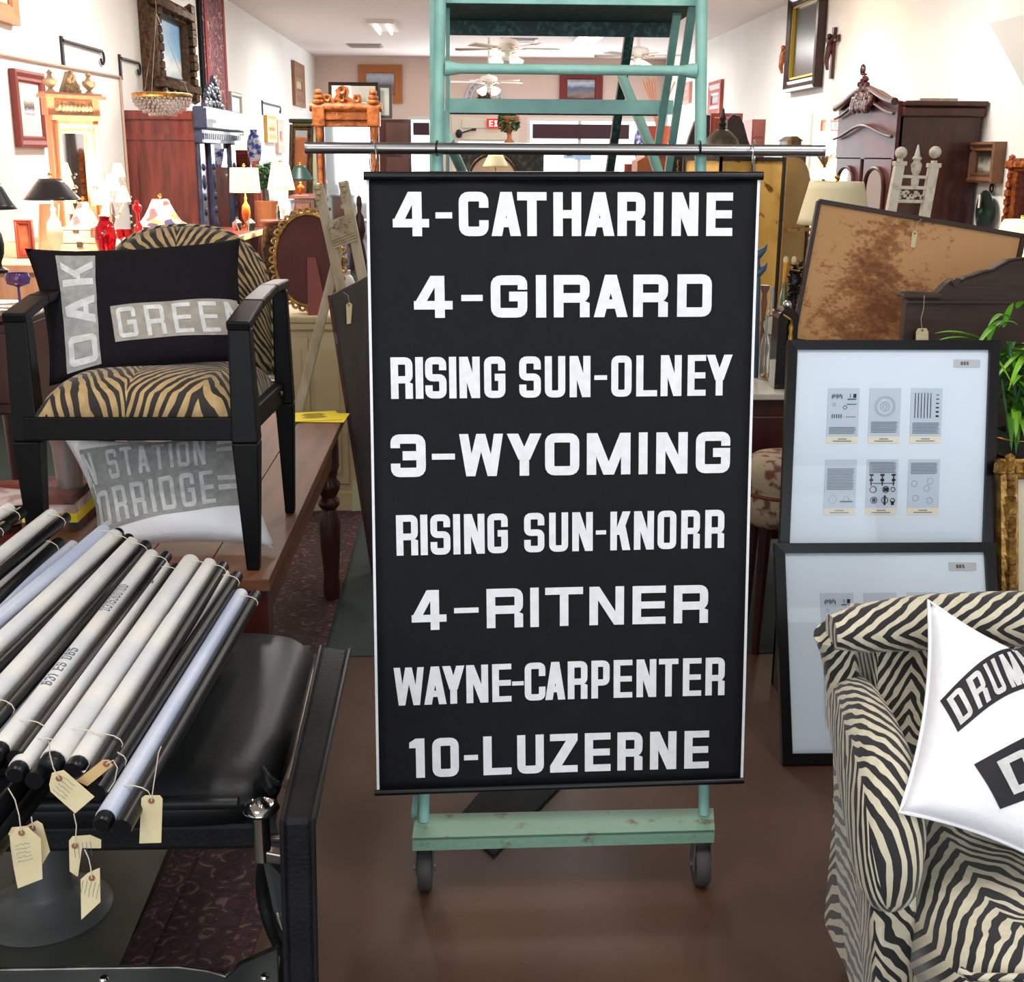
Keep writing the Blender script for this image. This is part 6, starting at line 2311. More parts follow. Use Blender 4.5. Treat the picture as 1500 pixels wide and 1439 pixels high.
for i in range(32):
    th = 2*PI*i/32
    cc = c+V((rx*1.09*math.cos(th), 0, 0))+tl_*rz_*1.08*math.sin(th)
    MB().tube([cc+V((.013*math.cos(q), 0, 0))+tl_*.012*math.sin(q) for q in [2*PI*j/8 for j in range(8)]], .0062, 6, closed=True).build('gilt_loop', M['gilt'], t, smooth=True)
p0, p1 = PY(450, 377, YM-.02), PY(462, 378, YM-.02)
q0, q1 = PY(451, 461, YM-.12), PY(480, 461, YM-.12)
q0.z = q1.z = zt+.001
MB().hexa([q0, q1, q1+V((0, .008, 0)), q0+V((0, .008, 0))], [p0, p1, p1+V((0, .008, 0)), p0+V((0, .008, 0))]).build('strut', mat('red_brown_strut', (122, 62, 56), .7), t)
# white ceramic, dark statuette on the cabinet
lathe_thing('white_urn', 'white ceramic jar on the cream cabinet behind the easel legs', 'jar', 508, 5.5, 459, 396, 14, VASE, M['whiteiron'])
lathe_thing('statuette', 'slender dark brown statuette on the cream cabinet beside the black sign', 'statuette', 530, 5.45, 459, 286, 9, [(0, 0), (1, 0), (1, .06), (.5, .1), (.7, .3), (1, .45), (.8, .55), (.45, .62), (.9, .7), (.7, .82), (.3, .86), (.45, .92), (.35, .98), (0, 1)], mat('dark_bronze', (52, 32, 26), .4, .3))
# pale limed easel
YE = 4.66
ea = thing('easel', 'pale limed wooden easel with carved cross piece beside the black sign', 'easel', (PY(500, 600, YE).x, YE, 0))
LW = M['limed']


def epost(x0, y0, x1, y1, Y0, w0, nm='post'):
    a, b = PY(x0, y0, Y0), PY(x1, y1, Y0-.06)
    d = b-a
    foot = a+d*(a.z/(a.z-b.z))
    MB().bar(a, foot, w0, .03, up=(0, 1, 0)).build(nm, LW, ea, bevel=.003)
    return a, foot


A1, F1 = epost(466, 270, 499, 420, YE+.04, .036)
A2, F2 = epost(503, 266, 531, 407, YE+.04, .036)
for A_ in (A1, A2):
    m = MB()
    for q in range(5):
        m.ball(A_+V((.004*(q % 2), -.02, -.01-.02*q)), (.014, .012, .012), 6)
    m.build('carved_top', M['stone'], ea, smooth=True)
a, b = PY(497, 366, YE+.03), PY(437, 602, YE-.15)
f_ = a+(b-a)*(a.z/(a.z-b.z))
MB().bar(a, f_, .034, .022, up=(0, 1, 0)).build('rear_leg', LW, ea, bevel=.003)
pp = [PY(482, 324, YE-.0), PY(514, 312, YE-.0), PY(523, 352, YE-.0), PY(490, 364, YE-.0)]
MB().poly(pp, (0, -.02, 0)).build('cross_piece', M['stone'], ea)
m = MB()
for i in range(14):
    u, v = rnd.random(), rnd.random()*.6
    q = pp[0].lerp(pp[1], u).lerp(pp[3].lerp(pp[2], u), v)
    m.ball(q+V((0, -.022, 0)), .006, 6)
m.build('carving', M['stone'], ea, smooth=True)
m = MB()
for v in (.68, .78, .88):
    m.tube([pp[0].lerp(pp[3], v)+V((0, -.022, 0)), pp[1].lerp(pp[2], v)+V((0, -.022, 0))], .003, 6)
m.build('reeding', M['stone'], ea)
# dark leaning table leaf
t = thing('leaning_tabletop', 'dark brown table top leaning on edge just left of the black sign', 'table top', PY(560, 740, 4.35))
P0, P1 = PY(484, 433, 4.38), PY(580, 376, 4.48)
Q0 = PY(546, 742, 4.30)
Q0.z = .002
Q1 = V((Q0.x+.26, Q0.y+.1, .002))
PA = P0.lerp(P1, 0)
MB().hexa([Q0, Q1, Q1+V((0, .03, 0)), Q0+V((0, .03, 0))], [P0, V((P0.x+.32, P1.y, P1.z+.03)), V((P0.x+.32, P1.y+.03, P1.z+.03)), P0+V((0, .03, 0))]).build('leaf', mat('dark_grey_brown_wood', (62, 54, 48), .5, col2=(50, 42, 38), scale=4, stretch=(6, 6, 1)), t, bevel=.003)
MB().bar(P0+V((-.004, .012, 0)), Q0+V((-.004, .012, 0)), .012, .034, up=(0, 1, 0)).build('edge', M['dkmahog'], t)
ptag([(507, 446), (512, 443), (516, 446), (514, 474), (508, 475)], 4.365, (511, 447), [(503, 428), (510, 433), (512, 446)], 'small cream price tag hanging on the dark leaning table top', group='price tags on furniture')

# ================================================================ CENTRE BACKGROUND BETWEEN THE LADDER RAILS
c = PY(746, 211, 12)
t = thing('topiary', 'bushy green topiary in a terracotta urn seen above the steel bar', 'plant', (c.x, 12, 0))
k = 12/FPX
MB().lathe([(0, 0), (8*k, 0), (7*k, .02), (3*k, .05), (3*k, .1), (9*k, .17), (14*k, .24), (13*k, .25), (0, .24)], (c.x, 12, c.z), 20).build('urn', M['terra'], t, smooth=True)
MB().box(c.x-.17, c.x+.17, 11.85, 12.15, 0, c.z).build('pedestal', M['dkmahog'], t)
MB().tube([(c.x, 12, c.z+.2), (c.x, 12, c.z+.32)], .01, 6).build('stem', M['terra'], t)
m = MB()
leafcloud(m, (c.x, 12, c.z+.19), (.115, .12, .09), 340, .026)
leafcloud(m, (c.x-.02, 12, c.z+.25), (.08, .09, .10), 260, .024)
o = m.build('foliage', M['leafd'], t)
o['kind'] = 'stuff'
# dark leafy screen with arched opening and small lamp
YS = 9.6
a, b = PY(672, 262, YS), PY(796, 262, YS)
zt = PY(735, 224, YS).z
cx = PY(722, 240, YS).x
R_ = 34*YS/FPX
zc = PY(722, 226, YS).z-R_
t = thing('arched_mirror', 'dark leaf carved board with an arched mirror, seen under the steel bar', 'mirror', ((a.x+b.x)/2, YS, 0))
lv = mat('dark_leaf_carving', (36, 38, 36), .6, col2=(74, 78, 70), scale=26, contrast=(.5, .62), bump=.4)
n = 24
arc = [V((cx+R_*math.cos(PI*i/n), YS, zc+R_*math.sin(PI*i/n))) for i in range(n+1)]
m = MB()
vs = []
for i, p in enumerate(arc):
    xt = b.x+(a.x-b.x)*i/n
    vs += [p, V((xt, YS, zt))]
m.add(vs+[v+V((0, .04, 0)) for v in vs], [(2*i, 2*i+1, 2*i+3, 2*i+2) for i in range(n)])
m.add([(a.x, YS, .4), (cx-R_, YS, .4), (cx-R_, YS, zc), (a.x, YS, zt)], [(0, 1, 2, 3)])
m.add([(b.x, YS, .4), (cx+R_, YS, .4), (cx+R_, YS, zc), (b.x, YS, zt)], [(0, 1, 2, 3)])
m.build('carved_board', lv, t, solid=.02)
MB().poly(arc+[V((cx-R_, YS, .4)), V((cx+R_, YS, .4))], (0, .01, 0)).build('glass', painting('painted_tan_reflection', [(110, 70, 40), (196, 150, 100), (214, 190, 150)], 4, .3, rough=.2), t)  # the mirror's tan reflection is painted on as colour bands
MB().tube([p+V((0, -.012, 0)) for p in arc], .012, 8).build('arch_rim', M['dkgilt'], t, smooth=True)
MB().box(a.x, b.x, YS-.1, YS+.1, 0, .4).build('base', M['dkmahog'], t)
lamp(726, 9.2, 227, 244, 10, 18, 330, 'small cream shaded lamp in front of the arched mirror', M['creamshade'], M['dkgilt'], zbase=.8)
t = thing('console_table', 'console table hidden behind the black sign carrying the small cream lamp', 'table', (PY(726, 300, 9.2).x, 9.2, 0))
cx = PY(726, 300, 9.2).x
MB().box(cx-.3, cx+.3, 9.0, 9.45, .77, .80).build('top', M['dkmahog'], t)
for x in (cx-.27, cx+.27):
    for y in (9.03, 9.42):
        MB().bar((x, y, .77), (x, y, 0), .04, .04).build('leg', M['dkmahog'], t)
# shop posters on the back window
for (x0, x1, y0, y1, lab) in ((826, 842, 226, 232, 'small pale notice stuck on the back window, left'), (842, 866, 222, 234, 'small bluish notice stuck on the back window, right')):
    a, b = PY(x0, y1, YB-.02), PY(x1, y0, YB-.02)
    t = thing('window_notice', lab, 'notice', ((a.x+b.x)/2, YB-.02, a.z))
    MB().box(a.x, b.x, YB-.012, YB-.006, a.z, b.z).build('sheet', mat('pale_blue_notice', (170, 200, 236), .6), t)
    MB().box(a.x+.06, b.x-.06, YB-.016, YB-.012, a.z+(b.z-a.z)*.55, a.z+(b.z-a.z)*.8).build('print', M['greyink'], t)
# vase and reeds basket, right of centre
c = PY(935, 222, 12.5)
lathe_thing('porcelain_jar', 'tall blue and white porcelain jar behind the slanted ladder rail', 'jar', 937, 12.5, 240, 182, 9, VASE, BWC)
MB_ = MB().box(c.x-.16, c.x+.2, 12.3, 12.7, 0, PY(937, 240, 12.5).z-.0)
one(MB_.build('plinth', M['mahog']), 'mahogany plinth under the blue and white jar behind the ladder', 'plinth')
c = PY(962, 212, 12.9)
t = thing('reed_basket', 'reddish basket of dried orange reeds behind the ladder rails', 'basket', (c.x, 12.9, 0))
MB().lathe([(0, 0), (.1, 0), (.14, .12), (.16, .2), (.14, .2), (0, .18)], (c.x, 12.9, c.z-.02), 18).build('basket', mat('red_basket', (176, 84, 60), .7), t, smooth=True)
MB().box(c.x-.18, c.x+.18, 12.75, 13.05, 0, c.z-.02).build('stand', M['mahog'], t)
for i in range(14):
    th = rnd.uniform(0, 6.28)
    d = V((math.cos(th)*.16, math.sin(th)*.08, .42+.08*rnd.random()))
    p = V((c.x, 12.9, c.z+.15))
    MB().tube([p, p+d*.5+V((0, 0, .03)), p+d], [.006, .005, .008], 5).build('reed', mat('orange_reed', (214, 150, 110), .7), t)
# orange stepped cabinet under the bar
YG = 9.0
pz = [PY(933, 262, YG), PY(933, 236, YG), PY(945, 230, YG), PY(960, 230, YG), PY(975, 236, YG), PY(975, 262, YG)]
t = thing('orange_cabinet', 'small orange wood cabinet seen under the steel bar near the right', 'cabinet', (pz[0].x, YG, 0))
x0, x1 = pz[0].x, pz[-1].x
MB().box(x0, x1, YG, YG+.3, 0, pz[1].z).build('body', mat('orange_wood', (178, 104, 60), .5, col2=(150, 80, 44), scale=5), t)
MB().poly([V((x0, YG, pz[1].z)), pz[2], pz[3], V((x1, YG, pz[4].z))], (0, .3, 0)).build('pediment', MATS['orange_wood'], t)

# dark winged bedhead, red cabinet, domed lamp
YH = 8.4
sil = [(985, 262), (1000, 236), (1010, 200), (1018, 178), (1030, 168), (1041, 168), (1041, 262)]
sil2 = [(1066, 262), (1066, 176), (1074, 167), (1084, 170), (1090, 182), (1096, 205), (1104, 225), (1110, 262)]
t = thing('bedhead', 'dark carved winged bedhead behind the right ladder post', 'bedhead', (PY(1045, 262, YH).x, YH, 0))
DB = mat('dark_brown_bedhead', (62, 36, 26), .5, col2=(44, 26, 20), scale=9)
for sl, nm in ((sil, 'wing'), (sil2, 'wing')):
    pts = [PY(x, y, YH) for x, y in sl]
    pts[0] = V((pts[0].x, YH, 0))
    pts[-1] = V((pts[-1].x, YH, 0))
    MB().poly(pts, (0, .06, 0)).build(nm, DB, t, bevel=.006)
a, b = PY(1041, 262, YH), PY(1066, 262, YH)
MB().box(a.x, b.x, YH+.01, YH+.05, 0, PY(1050, 226, YH).z).build('middle_panel', DB, t)
a, b = PY(1037, 262, 9.6), PY(1069, 166, 9.6)
t = thing('red_chest', 'red wood chest seen between the wings of the dark bedhead', 'chest', (a.x, 9.8, 0))
RW = mat('bright_red_wood', (176, 86, 66), .45, col2=(150, 66, 50), scale=4)
MB().box(a.x, b.x+.1, 9.6, 10, 0, b.z).build('body', RW, t)
for j in range(4):
    MB().box(a.x+.02, b.x+.08, 9.58, 9.6, b.z-.2-.2*j, b.z-.03-.2*j).build('drawer', RW, t, bevel=.008)
YD = 7.6
c = PY(1057, 212, YD)
k = YD/FPX
t = thing('domed_lantern', 'dark bronze domed lantern with finial behind the steel bar', 'lantern', (c.x, YD, 0))
BZ = mat('greenish_bronze', (86, 78, 62), .5, .3, col2=(60, 52, 42), scale=20)
MB().lathe([(0, 22*k), (5*k, 22*k), (12*k, 18*k), (22*k, 8*k), (26*k, -2*k), (27*k, -8*k), (0, -8*k)], c, 28).build('dome', BZ, t, smooth=True)
MB().lathe([(0, 0), (8*k, 0), (4*k, 4*k), (6*k, 8*k), (3*k, 12*k), (5*k, 16*k), (3*k, 20*k), (1.5*k, 28*k), (0, 30*k)], c+V((0, 0, 20*k)), 14).build('finial', M['iron'], t, smooth=True)
MB().lathe([(0, 0), (.16, 0), (.16, .03), (.03, .06), (.03, c.z-8*k-.1), (.08, c.z-8*k)], (c.x, YD, 0), 16).build('stand', BZ, t, smooth=True)

# ================================================================ GOLD FOLDING SCREEN
gold = NT('gold_leaf_screen')
tc = gold.node('ShaderNodeTexCoord')
n1 = gold.noise(tc.outputs['Object'], 2.2, 5, .6)
n2 = gold.noise(tc.outputs['Object'], 9, 4, .6)
c1_ = gold.ramp(n1, [(.3, (240, 204, 128)), (.52, (224, 182, 100)), (.66, (180, 136, 70))])
wv = gold.node('ShaderNodeTexWave', wave_type='BANDS', bands_direction='Z')
wv.inputs['Scale'].default_value = 2.2
wv.inputs['Distortion'].default_value = 9
wv.inputs['Detail'].default_value = 3
gold.link(tc.outputs['Object'], wv.inputs['Vector'])
f_ = gold.ramp(gold.math('MULTIPLY', wv.outputs[0], n2), [(.50, (0, 0, 0)), (.58, (255, 255, 255))])
mx = gold.node('ShaderNodeMix', data_type='RGBA')
gold.link(f_, mx.inputs[0])
gold.link(c1_, mx.inputs[6])
mx.inputs[7].default_value = lin((116, 82, 44))
gold.link(mx.outputs[2], gold.b.inputs['Base Color'])
gold.b.inputs['Roughness'].default_value = .45
gold.b.inputs['Metallic'].default_value = .15
YQ = 6.4
t = thing('folding_screen', 'tall gold painted folding screen with black edges standing right of the black sign', 'folding screen', (1.4, YQ, 0))
cols = [(1002, 6.5), (1056, 6.3), (1103, 6.5), (1149, 6.3)]
zt = PY(1103, 233, 6.4).z
GM = gold.m
for i in range(3):
    a, b = PY(cols[i][0], 233, cols[i][1]), PY(cols[i+1][0], 233, cols[i+1][1])
    d = (V((b.x, b.y, 0))-V((a.x, a.y, 0))).normalized()
    nn_ = V((d.y, -d.x, 0))
    m = MB().hexa([V((a.x, a.y, .04)), V((b.x, b.y, .04)), V((b.x, b.y, .04))-nn_*.02, V((a.x, a.y, .04))-nn_*.02], [V((a.x, a.y, zt)), V((b.x, b.y, zt)), V((b.x, b.y, zt))-nn_*.02, V((a.x, a.y, zt))-nn_*.02])
    m.build('panel', GM, t)
    for p in (a, b):
        MB().bar((p.x, p.y-.004, 0), (p.x, p.y-.004, zt+.01), .012, .03, up=(0, 1, 0)).build('edge_strip', M['iron'], t)
    MB().bar((a.x, a.y-.004, zt), (b.x, b.y-.004, zt), .02, .02).build('edge_strip', M['iron'], t)
og = mat('olive_gold_panel', (178, 142, 82), .6, col2=(160, 126, 70), scale=3)
a, b = PY(1151, 240, 6.75), PY(1189, 240, 6.9)
t = thing('gold_panel', 'plain olive gold panel standing right of the gold folding screen', 'screen', ((a.x+b.x)/2, 6.8, 0))
zt2 = PY(1165, 230, 6.8).z
n = 10
m = MB().grid(lambda u, v: V((a.x+(b.x-a.x)*u, a.y+(b.y-a.y)*u-.02*math.sin(u*PI), .02+(zt2-.02)*v-(.12*u**4 if v > .9 else 0))), 10, 12)
m.build('panel', og, t, smooth=True, solid=.02)
MB().bar((b.x, b.y-.01, .0), (b.x, b.y-.01, zt2-.14), .012, .02).build('edge_strip', M['dkgilt'], t)
a, b = PY(1150, 336, 6.7), PY(1188, 336, 6.7)
MB().box(a.x, b.x, 6.70, 6.705, a.z-.01, a.z+.01).build('rail', M['gilt'], t)
# black panel with a gold character beside it
a, b = PY(984, 262, 6.7), PY(1001, 228, 6.7)
t = thing('lacquer_panel', 'narrow black lacquer panel with gold figures left of the gold screen', 'panel', (a.x, 6.7, 0))
MB().box(a.x, b.x, 6.7, 6.73, 0, b.z).build('board', M['rod'], t)
m = MB()
cx = (a.x+b.x)/2
for (x0, z0, x1, z1) in ((-.4, .9, .4, .95), (0, 1, -.1, .7), (-.35, .55, .35, .7), (.1, .7, -.3, .3), (0, .6, .4, .35), (.05, .5, .0, .1), (-.3, .15, .3, .2)):
    m.bar((cx+x0*.022, 6.696, b.z-.13+.11*z0), (cx+x1*.022, 6.696, b.z-.13+.11*z1), .006, .003)
m.build('gold_figures', M['gilt'], t)

# ================================================================ RIGHT SIDE FURNITURE
# dark armoire with arched mirror doors
Yn = 9.9
xr0 = PY(1312, 200, Yn).x
zt = PY(1360, 152, Yn).z
yfar = 3.5
xfp = xr0
yfarr = None
for yy in range(990, 1300):
    Yt = yy/100
    # far end of the front face lies where the column 1224 meets the front plane
    if PY(1224, 230, Yt).x >= xfp:
        yfarr = Yt
        break
yfarr = yfarr or 11.6
am = thing('mirrored_armoire', 'dark mahogany armoire with carved crest and two arched mirror doors at right', 'armoire', ((xfp+XR)/2, (Yn+yfarr)/2, 0))
DK = M['dkmahog']
MB().box(xfp+.03, XR-.03, Yn, yfarr, .05, zt-.1).build('carcass', DK, am)
MB().box(xfp+.03, XR-.0-.01, Yn-.05, yfarr+.05, zt-.1, zt-.02).build('cornice', DK, am, bevel=.015)
MB().box(xfp+.03, XR-.01, Yn-.08, yfarr+.08, zt-.02, zt+.02).build('cornice_top', DK, am, bevel=.01)
MB().box(xfp+.03, XR-.04, Yn-.012, Yn, zt-.36, zt-.34).build('side_moulding', DK, am)
yc = (Yn+yfarr)/2
hw = (yfarr-Yn)/2
n = 24


def arch(u):
    # serpentine pediment line, u in -1..1
    return .15*math.exp(-(u*1.5)**2)+.0


fm_ = mat('polished_front_mahogany', (84, 42, 40), .42, spec=.3, col2=(62, 30, 28), scale=3)
m = MB()
vs = []
for i in range(n+1):
    u = -1+2*i/n
    vs += [V((xfp, yc+hw*u, zt-.42)), V((xfp, yc+hw*u, zt+arch(u)))]
m.add(vs, [(2*i, 2*i+1, 2*i+3, 2*i+2) for i in range(n)])
m.build('pediment', fm_, am, solid=.05)
for dz, r in ((.0, .03), (-.09, .014), (-.26, .014)):
    MB().tube([(xfp-.03, yc+hw*(-1+2*i/n), zt+arch(-1+2*i/n)*(1 if dz > -.2 else .75)+dz) for i in range(n+1)], r, 8).build('pediment_moulding', DK, am, smooth=True)
for s_ in (-1, 1):
    y0 = yc+s_*hw*.5
    dw = hw*.45
    d = MB()
    MBf = []
    d.box(xfp, xfp+.03, y0-dw, y0+dw, .25, zt-.40)
    d = d.build('door', fm_, am, bevel=.01)
    WL[d.name] = WL[am.name]
    q = []
    for i in range(17):
        u = -1+2*i/16
        q.append(V((xfp-.008, y0+dw*.68*u, zt-.64+.15*max(0, 1-u*u)**.5)))
    poly_ = q+[V((xfp-.008, y0+dw*.68, .5)), V((xfp-.008, y0-dw*.68, .5))]
    MB().poly(poly_, (-.004, 0, 0)).build('mirror', M['mirror'], d)
    MB().tube([p+V((-.006, 0, 0)) for p in poly_], .016, 6, closed=True).build('mirror_moulding', DK, d, smooth=True)
m = MB()
rnd = random.Random(12)
for i in range(60):
    v = rnd.random()**1.2
    u = rnd.uniform(-1, 1)*(.36*(1-v)**1.2+.03)
    m.ball((xfp-.04, yc+hw*u, zt+.0+v*.27), (.03, .07*(1.2-v), .05*(1.2-v)), 6)
m.ball((xfp-.04, yc+.05, zt+.30), (.025, .04, .05), 8)
m.build('carved_crest', DK, am, smooth=True)
t = thing('flat_board', 'thin pale board lying on top of the dark mahogany armoire', 'board', (xfp+.35, Yn+.3, zt+.02))
MB().box(xfp+.2, xfp+.5, Yn+.1, Yn+.6, zt+.021, zt+.035).build('board', M['cream'], t)
MB().box(xfp+.2, xfp+.5, Yn+.09, Yn+.1, zt+.021, zt+.045).build('lip', M['limed'], t)

# paintings, crucifixes, small frames on the right wall
k_ = dict(cat='picture')
wallpic('R', 1163, 1209, -14, 131, 'dark_painting', 'large dark glossy painting in black and gold frame high on the right wall', fw=.14, dp=.10, fm=mat('black_gold_frame', (40, 26, 24), .35, col2=(60, 38, 30), scale=10), inner=painting('dark_varnished_painting', [(50, 40, 30), (34, 36, 34), (30, 44, 42), (24, 32, 30)], 3, .4, rough=.25))
aa, bb = PX(1163, 60, XR), PX(1209, 60, XR)
wp = PX(1186, 60, XR)
zt_, zb_ = PX(1186, -14, XR-.004).z, PX(1186, 131, XR-.004).z
par = [o for o in bpy.data.objects if o.name.startswith('dark_painting')][0]
m = MB()
ya, yb_ = bb.y+.14, aa.y-.14
for y0, y1, z0, z1 in ((ya, ya+.03, zb_+.14, zt_-.14), (yb_-.03, yb_, zb_+.14, zt_-.14), (ya, yb_, zb_+.14, zb_+.165), (ya, yb_, zt_-.165, zt_-.14)):
    MB().box(XR-.075, XR-.03, y0, y1, z0, z1).build('gilt_slip', mat('bright_gold_slip', (200, 170, 60), .35, .5), par)


def crucifix(px, y0, y1, arm_y, hw, lab, m_):
    c = PX(px, (y0+y1)/2, XR-.03)
    z1, z0 = PX(px, y0, XR-.03).z, PX(px, y1, XR-.03).z
    za = PX(px, arm_y, XR-.03).z
    w_ = hw*c.y/FPX*2.2
    t = thing('crucifix', lab, 'crucifix', (XR-.03, c.y, z0))
    MB().box(XR-.04, XR-.005, c.y-.035, c.y+.035, z0, z1).build('upright', m_, t, bevel=.004)
    MB().box(XR-.04, XR-.005, c.y-w_, c.y+w_, za-.035, za+.035).build('crossbar', m_, t, bevel=.004)
    X = XR-.07
    h = z1-z0
    f = MB().tube([(X, c.y, za-.02), (X, c.y, za-.16*h), (X-.01, c.y+.01, za-.30*h), (X-.02, c.y, za-.42*h), (X, c.y, za-.60*h)], [.03, .045, .035, .03, .015], 8)
    f.ball((X, c.y+.01, za+.03), .032, 8)
    for s_ in (-1, 1):
        f.tube([(X, c.y, za-.06), (X, c.y+s_*w_*.5, za-.01), (X+.02, c.y+s_*w_*.9, za+.02)], [.022, .016, .012], 6)
    f.build('corpus', M['dkmahog'] if px > 1200 else M['orangew'], t, smooth=True)


crucifix(1151, 62, 118, 74, 7, 'small brown crucifix left of the dark glossy painting', M['orangew'])
crucifix(1219, 41, 115, 58, 11, 'large dark crucifix right of the dark glossy painting', M['dkmahog'])
wallpic('R', 1041, 1059, 119, 172, 'framed_picture', 'narrow red framed picture on the right wall above the domed lantern', fw=.22, dp=.05, fm=RW, inner=painting('grey_photo', [(60, 60, 70), (160, 160, 170), (90, 90, 100)], 4, .4))
wallpic('R', 1001, 1013, 122, 152, 'framed_picture', 'small pale pinkish framed picture on the right wall seen beside the ladder rail', fw=.2, dp=.05, fm=mat('pale_pink_frame', (214, 150, 130), .6), inner=mat('pale_picture', (236, 220, 214), .6))
wallpic('R', 1433, 1472, 208, 268, 'framed_picture', 'small brown shadow box picture on the right wall above the green dish', fw=.075, dp=.09, fm=mat('brown_box_frame', (124, 84, 58), .5, col2=(100, 66, 44), scale=8), inner=painting('dark_river_picture', [(50, 46, 40), (180, 176, 160), (70, 66, 52), (40, 40, 34)], 3, .3))
c = PX(1449, 309, XR-.02)
t = thing('wall_dish', 'dark green decorated oval dish with loop handle hanging on the right wall', 'dish', (XR-.02, c.y, c.z-.15))
sv = MB().lathe([(0, .015), (.10, .015), (.13, .04), (.155, .055), (.155, .06), (.12, .055), (.0, .035)], (XR-.005, c.y, c.z), 32, (-1, 0, 0))
sv.build('dish', mat('green_black_dish', (26, 42, 38), .3, col2=(70, 84, 66), scale=14, contrast=(.55, .62)), t, smooth=True)
MB().tube([(XR-.02, c.y+.03*math.cos(q), c.z+.17+.03*math.sin(q)) for q in [2*PI*i/10 for i in range(10)]], .008, 6, closed=True).build('loop_handle', M['iron'], t, smooth=True)
MB().box(XR-.085, XR-.08, c.y+.04, c.y+.07, c.z+.02, c.z+.12).build('price_label', M['caption'], t)
m = wallpic('R', 1484, 1530, 232, 350, 'gilt_mirror', 'tall carved gilt mirror on the right wall cut by the picture edge', 'mirror', fw=.10, dp=.06, fm=mat('copper_gilt', (186, 110, 56), .35, .6, col2=(120, 60, 30), scale=30), inner=mat('dark_red_glass', (60, 26, 26), .2), carve=.06)
lamp(1492, 8.2, 322, 366, 24, 42, 420, 'bright white shaded lamp at the right edge behind the dark headboard', M['litshade'], M['brass'], power=25, zbase=.8)
t = thing('side_cabinet', 'cabinet hidden behind the headboard carrying the bright lamp', 'cabinet', (PY(1492, 380, 8.2).x, 8.2, 0))
cx = PY(1492, 380, 8.2).x
MB().box(cx-.3, min(cx+.3, XR-.03), 8.0, 8.5, 0, .77).build('body', DK, t)
MB().box(cx-.32, min(cx+.32, XR-.03), 7.97, 8.53, .77, .80).build('top', DK, t)

# cream shaded floor lamp
lamp(1221, 5.5, 266, 329, 37, 51, 860, 'floor lamp with large unlit cream shade in front of the dark armoire', M['creamshade'], M['brass'], prof=[(0, 0), (.45, 0), (.45, .02), (.08, .04), (.05, .1), (.05, .5), (.05, 1.03)], name='floor_lamp', zbase=0)
# little lit lamps beyond
lamp(1203, 12.6, 246, 262, 14, 17, 300, 'small peach lit lamp left of the dark armoire', M['litshade'], M['brass'], power=30, zbase=.75)
t = thing('lamp_table', 'table hidden behind the lamp shade carrying the peach lit lamp', 'table', (PY(1203, 280, 12.6).x, 12.6, 0))
cx = PY(1203, 280, 12.6).x
MB().lathe([(0, .72), (.24, .72), (.24, .75), (0, .75)], (cx, 12.6, 0), 20).build('top', DK, t)
MB().lathe([(0, 0), (.2, 0), (.05, .05), (.04, .72), (0, .72)], (cx, 12.6, 0), 14).build('pedestal', DK, t, smooth=True)
c = PY(1210, 228, 13)
t = thing('glass_candelabra', 'glowing crystal candelabra with tall tapers left of the dark armoire', 'lamp', (c.x, 13, 0))
MB().lathe([(0, 0), (.15, 0), (.03, .05), (.025, c.z-.1), (.1, c.z), (0, c.z)], (c.x, 13, 0), 12).build('stand', M['chrome'], t, smooth=True)
for i in range(5):
    th = 2*PI*i/5
    p = V((c.x+.13*math.cos(th), 13+.13*math.sin(th), c.z+.03))
    MB().tube([(c.x, 13, c.z-.1), p], .008, 6).build('arm', M['chrome'], t)
    MB().lathe([(.02, 0), (.035, .03), (.02, .09), (.0, .13)], p, 10).build('flame_bulb', M['lightpanel'], t, smooth=True)
MB().lathe([(.02, 0), (.018, .4), (0, .42)], (c.x, 13, c.z), 10).build('taper', M['litshade'], t, smooth=True)
point((c.x, 12.9, c.z+.25), 60)
a, b = PY(1098, 250, 15), PY(1122, 175, 15)
t = thing('red_bureau', 'red brown bureau far back right of the dark bedhead', 'bureau', (a.x, 15.2, 0))
MB().box(a.x, b.x, 15, 15.5, 0, b.z).build('body', mat('dusty_red_wood', (156, 92, 84), .5), t)
for j in range(4):
    MB().box(a.x+.02, b.x-.02, 14.98, 15, b.z-.2-.2*j, b.z-.03-.2*j).build('drawer', MATS['dusty_red_wood'], t, bevel=.006)
a, b = PY(1148, 222, 14), PY(1171, 200, 14)
t = thing('carved_box', 'small brown carved box with lid far back above the steel bar', 'box', ((a.x+b.x)/2, 14, 0))
MB().box(a.x, b.x, 13.9, 14.2, a.z, b.z-.05).build('body', M['dkgilt'], t)
MB().poly([(a.x-.02, 13.88, b.z-.05), (b.x+.02, 13.88, b.z-.05), ((b.x*2+a.x)/3, 13.88, b.z), ((a.x*2+b.x)/3, 13.88, b.z)], (0, .34, 0)).build('lid', M['dkgilt'], t)
MB().box(a.x-.05, b.x+.05, 13.85, 14.25, 0, a.z).build('stand', DK, t)

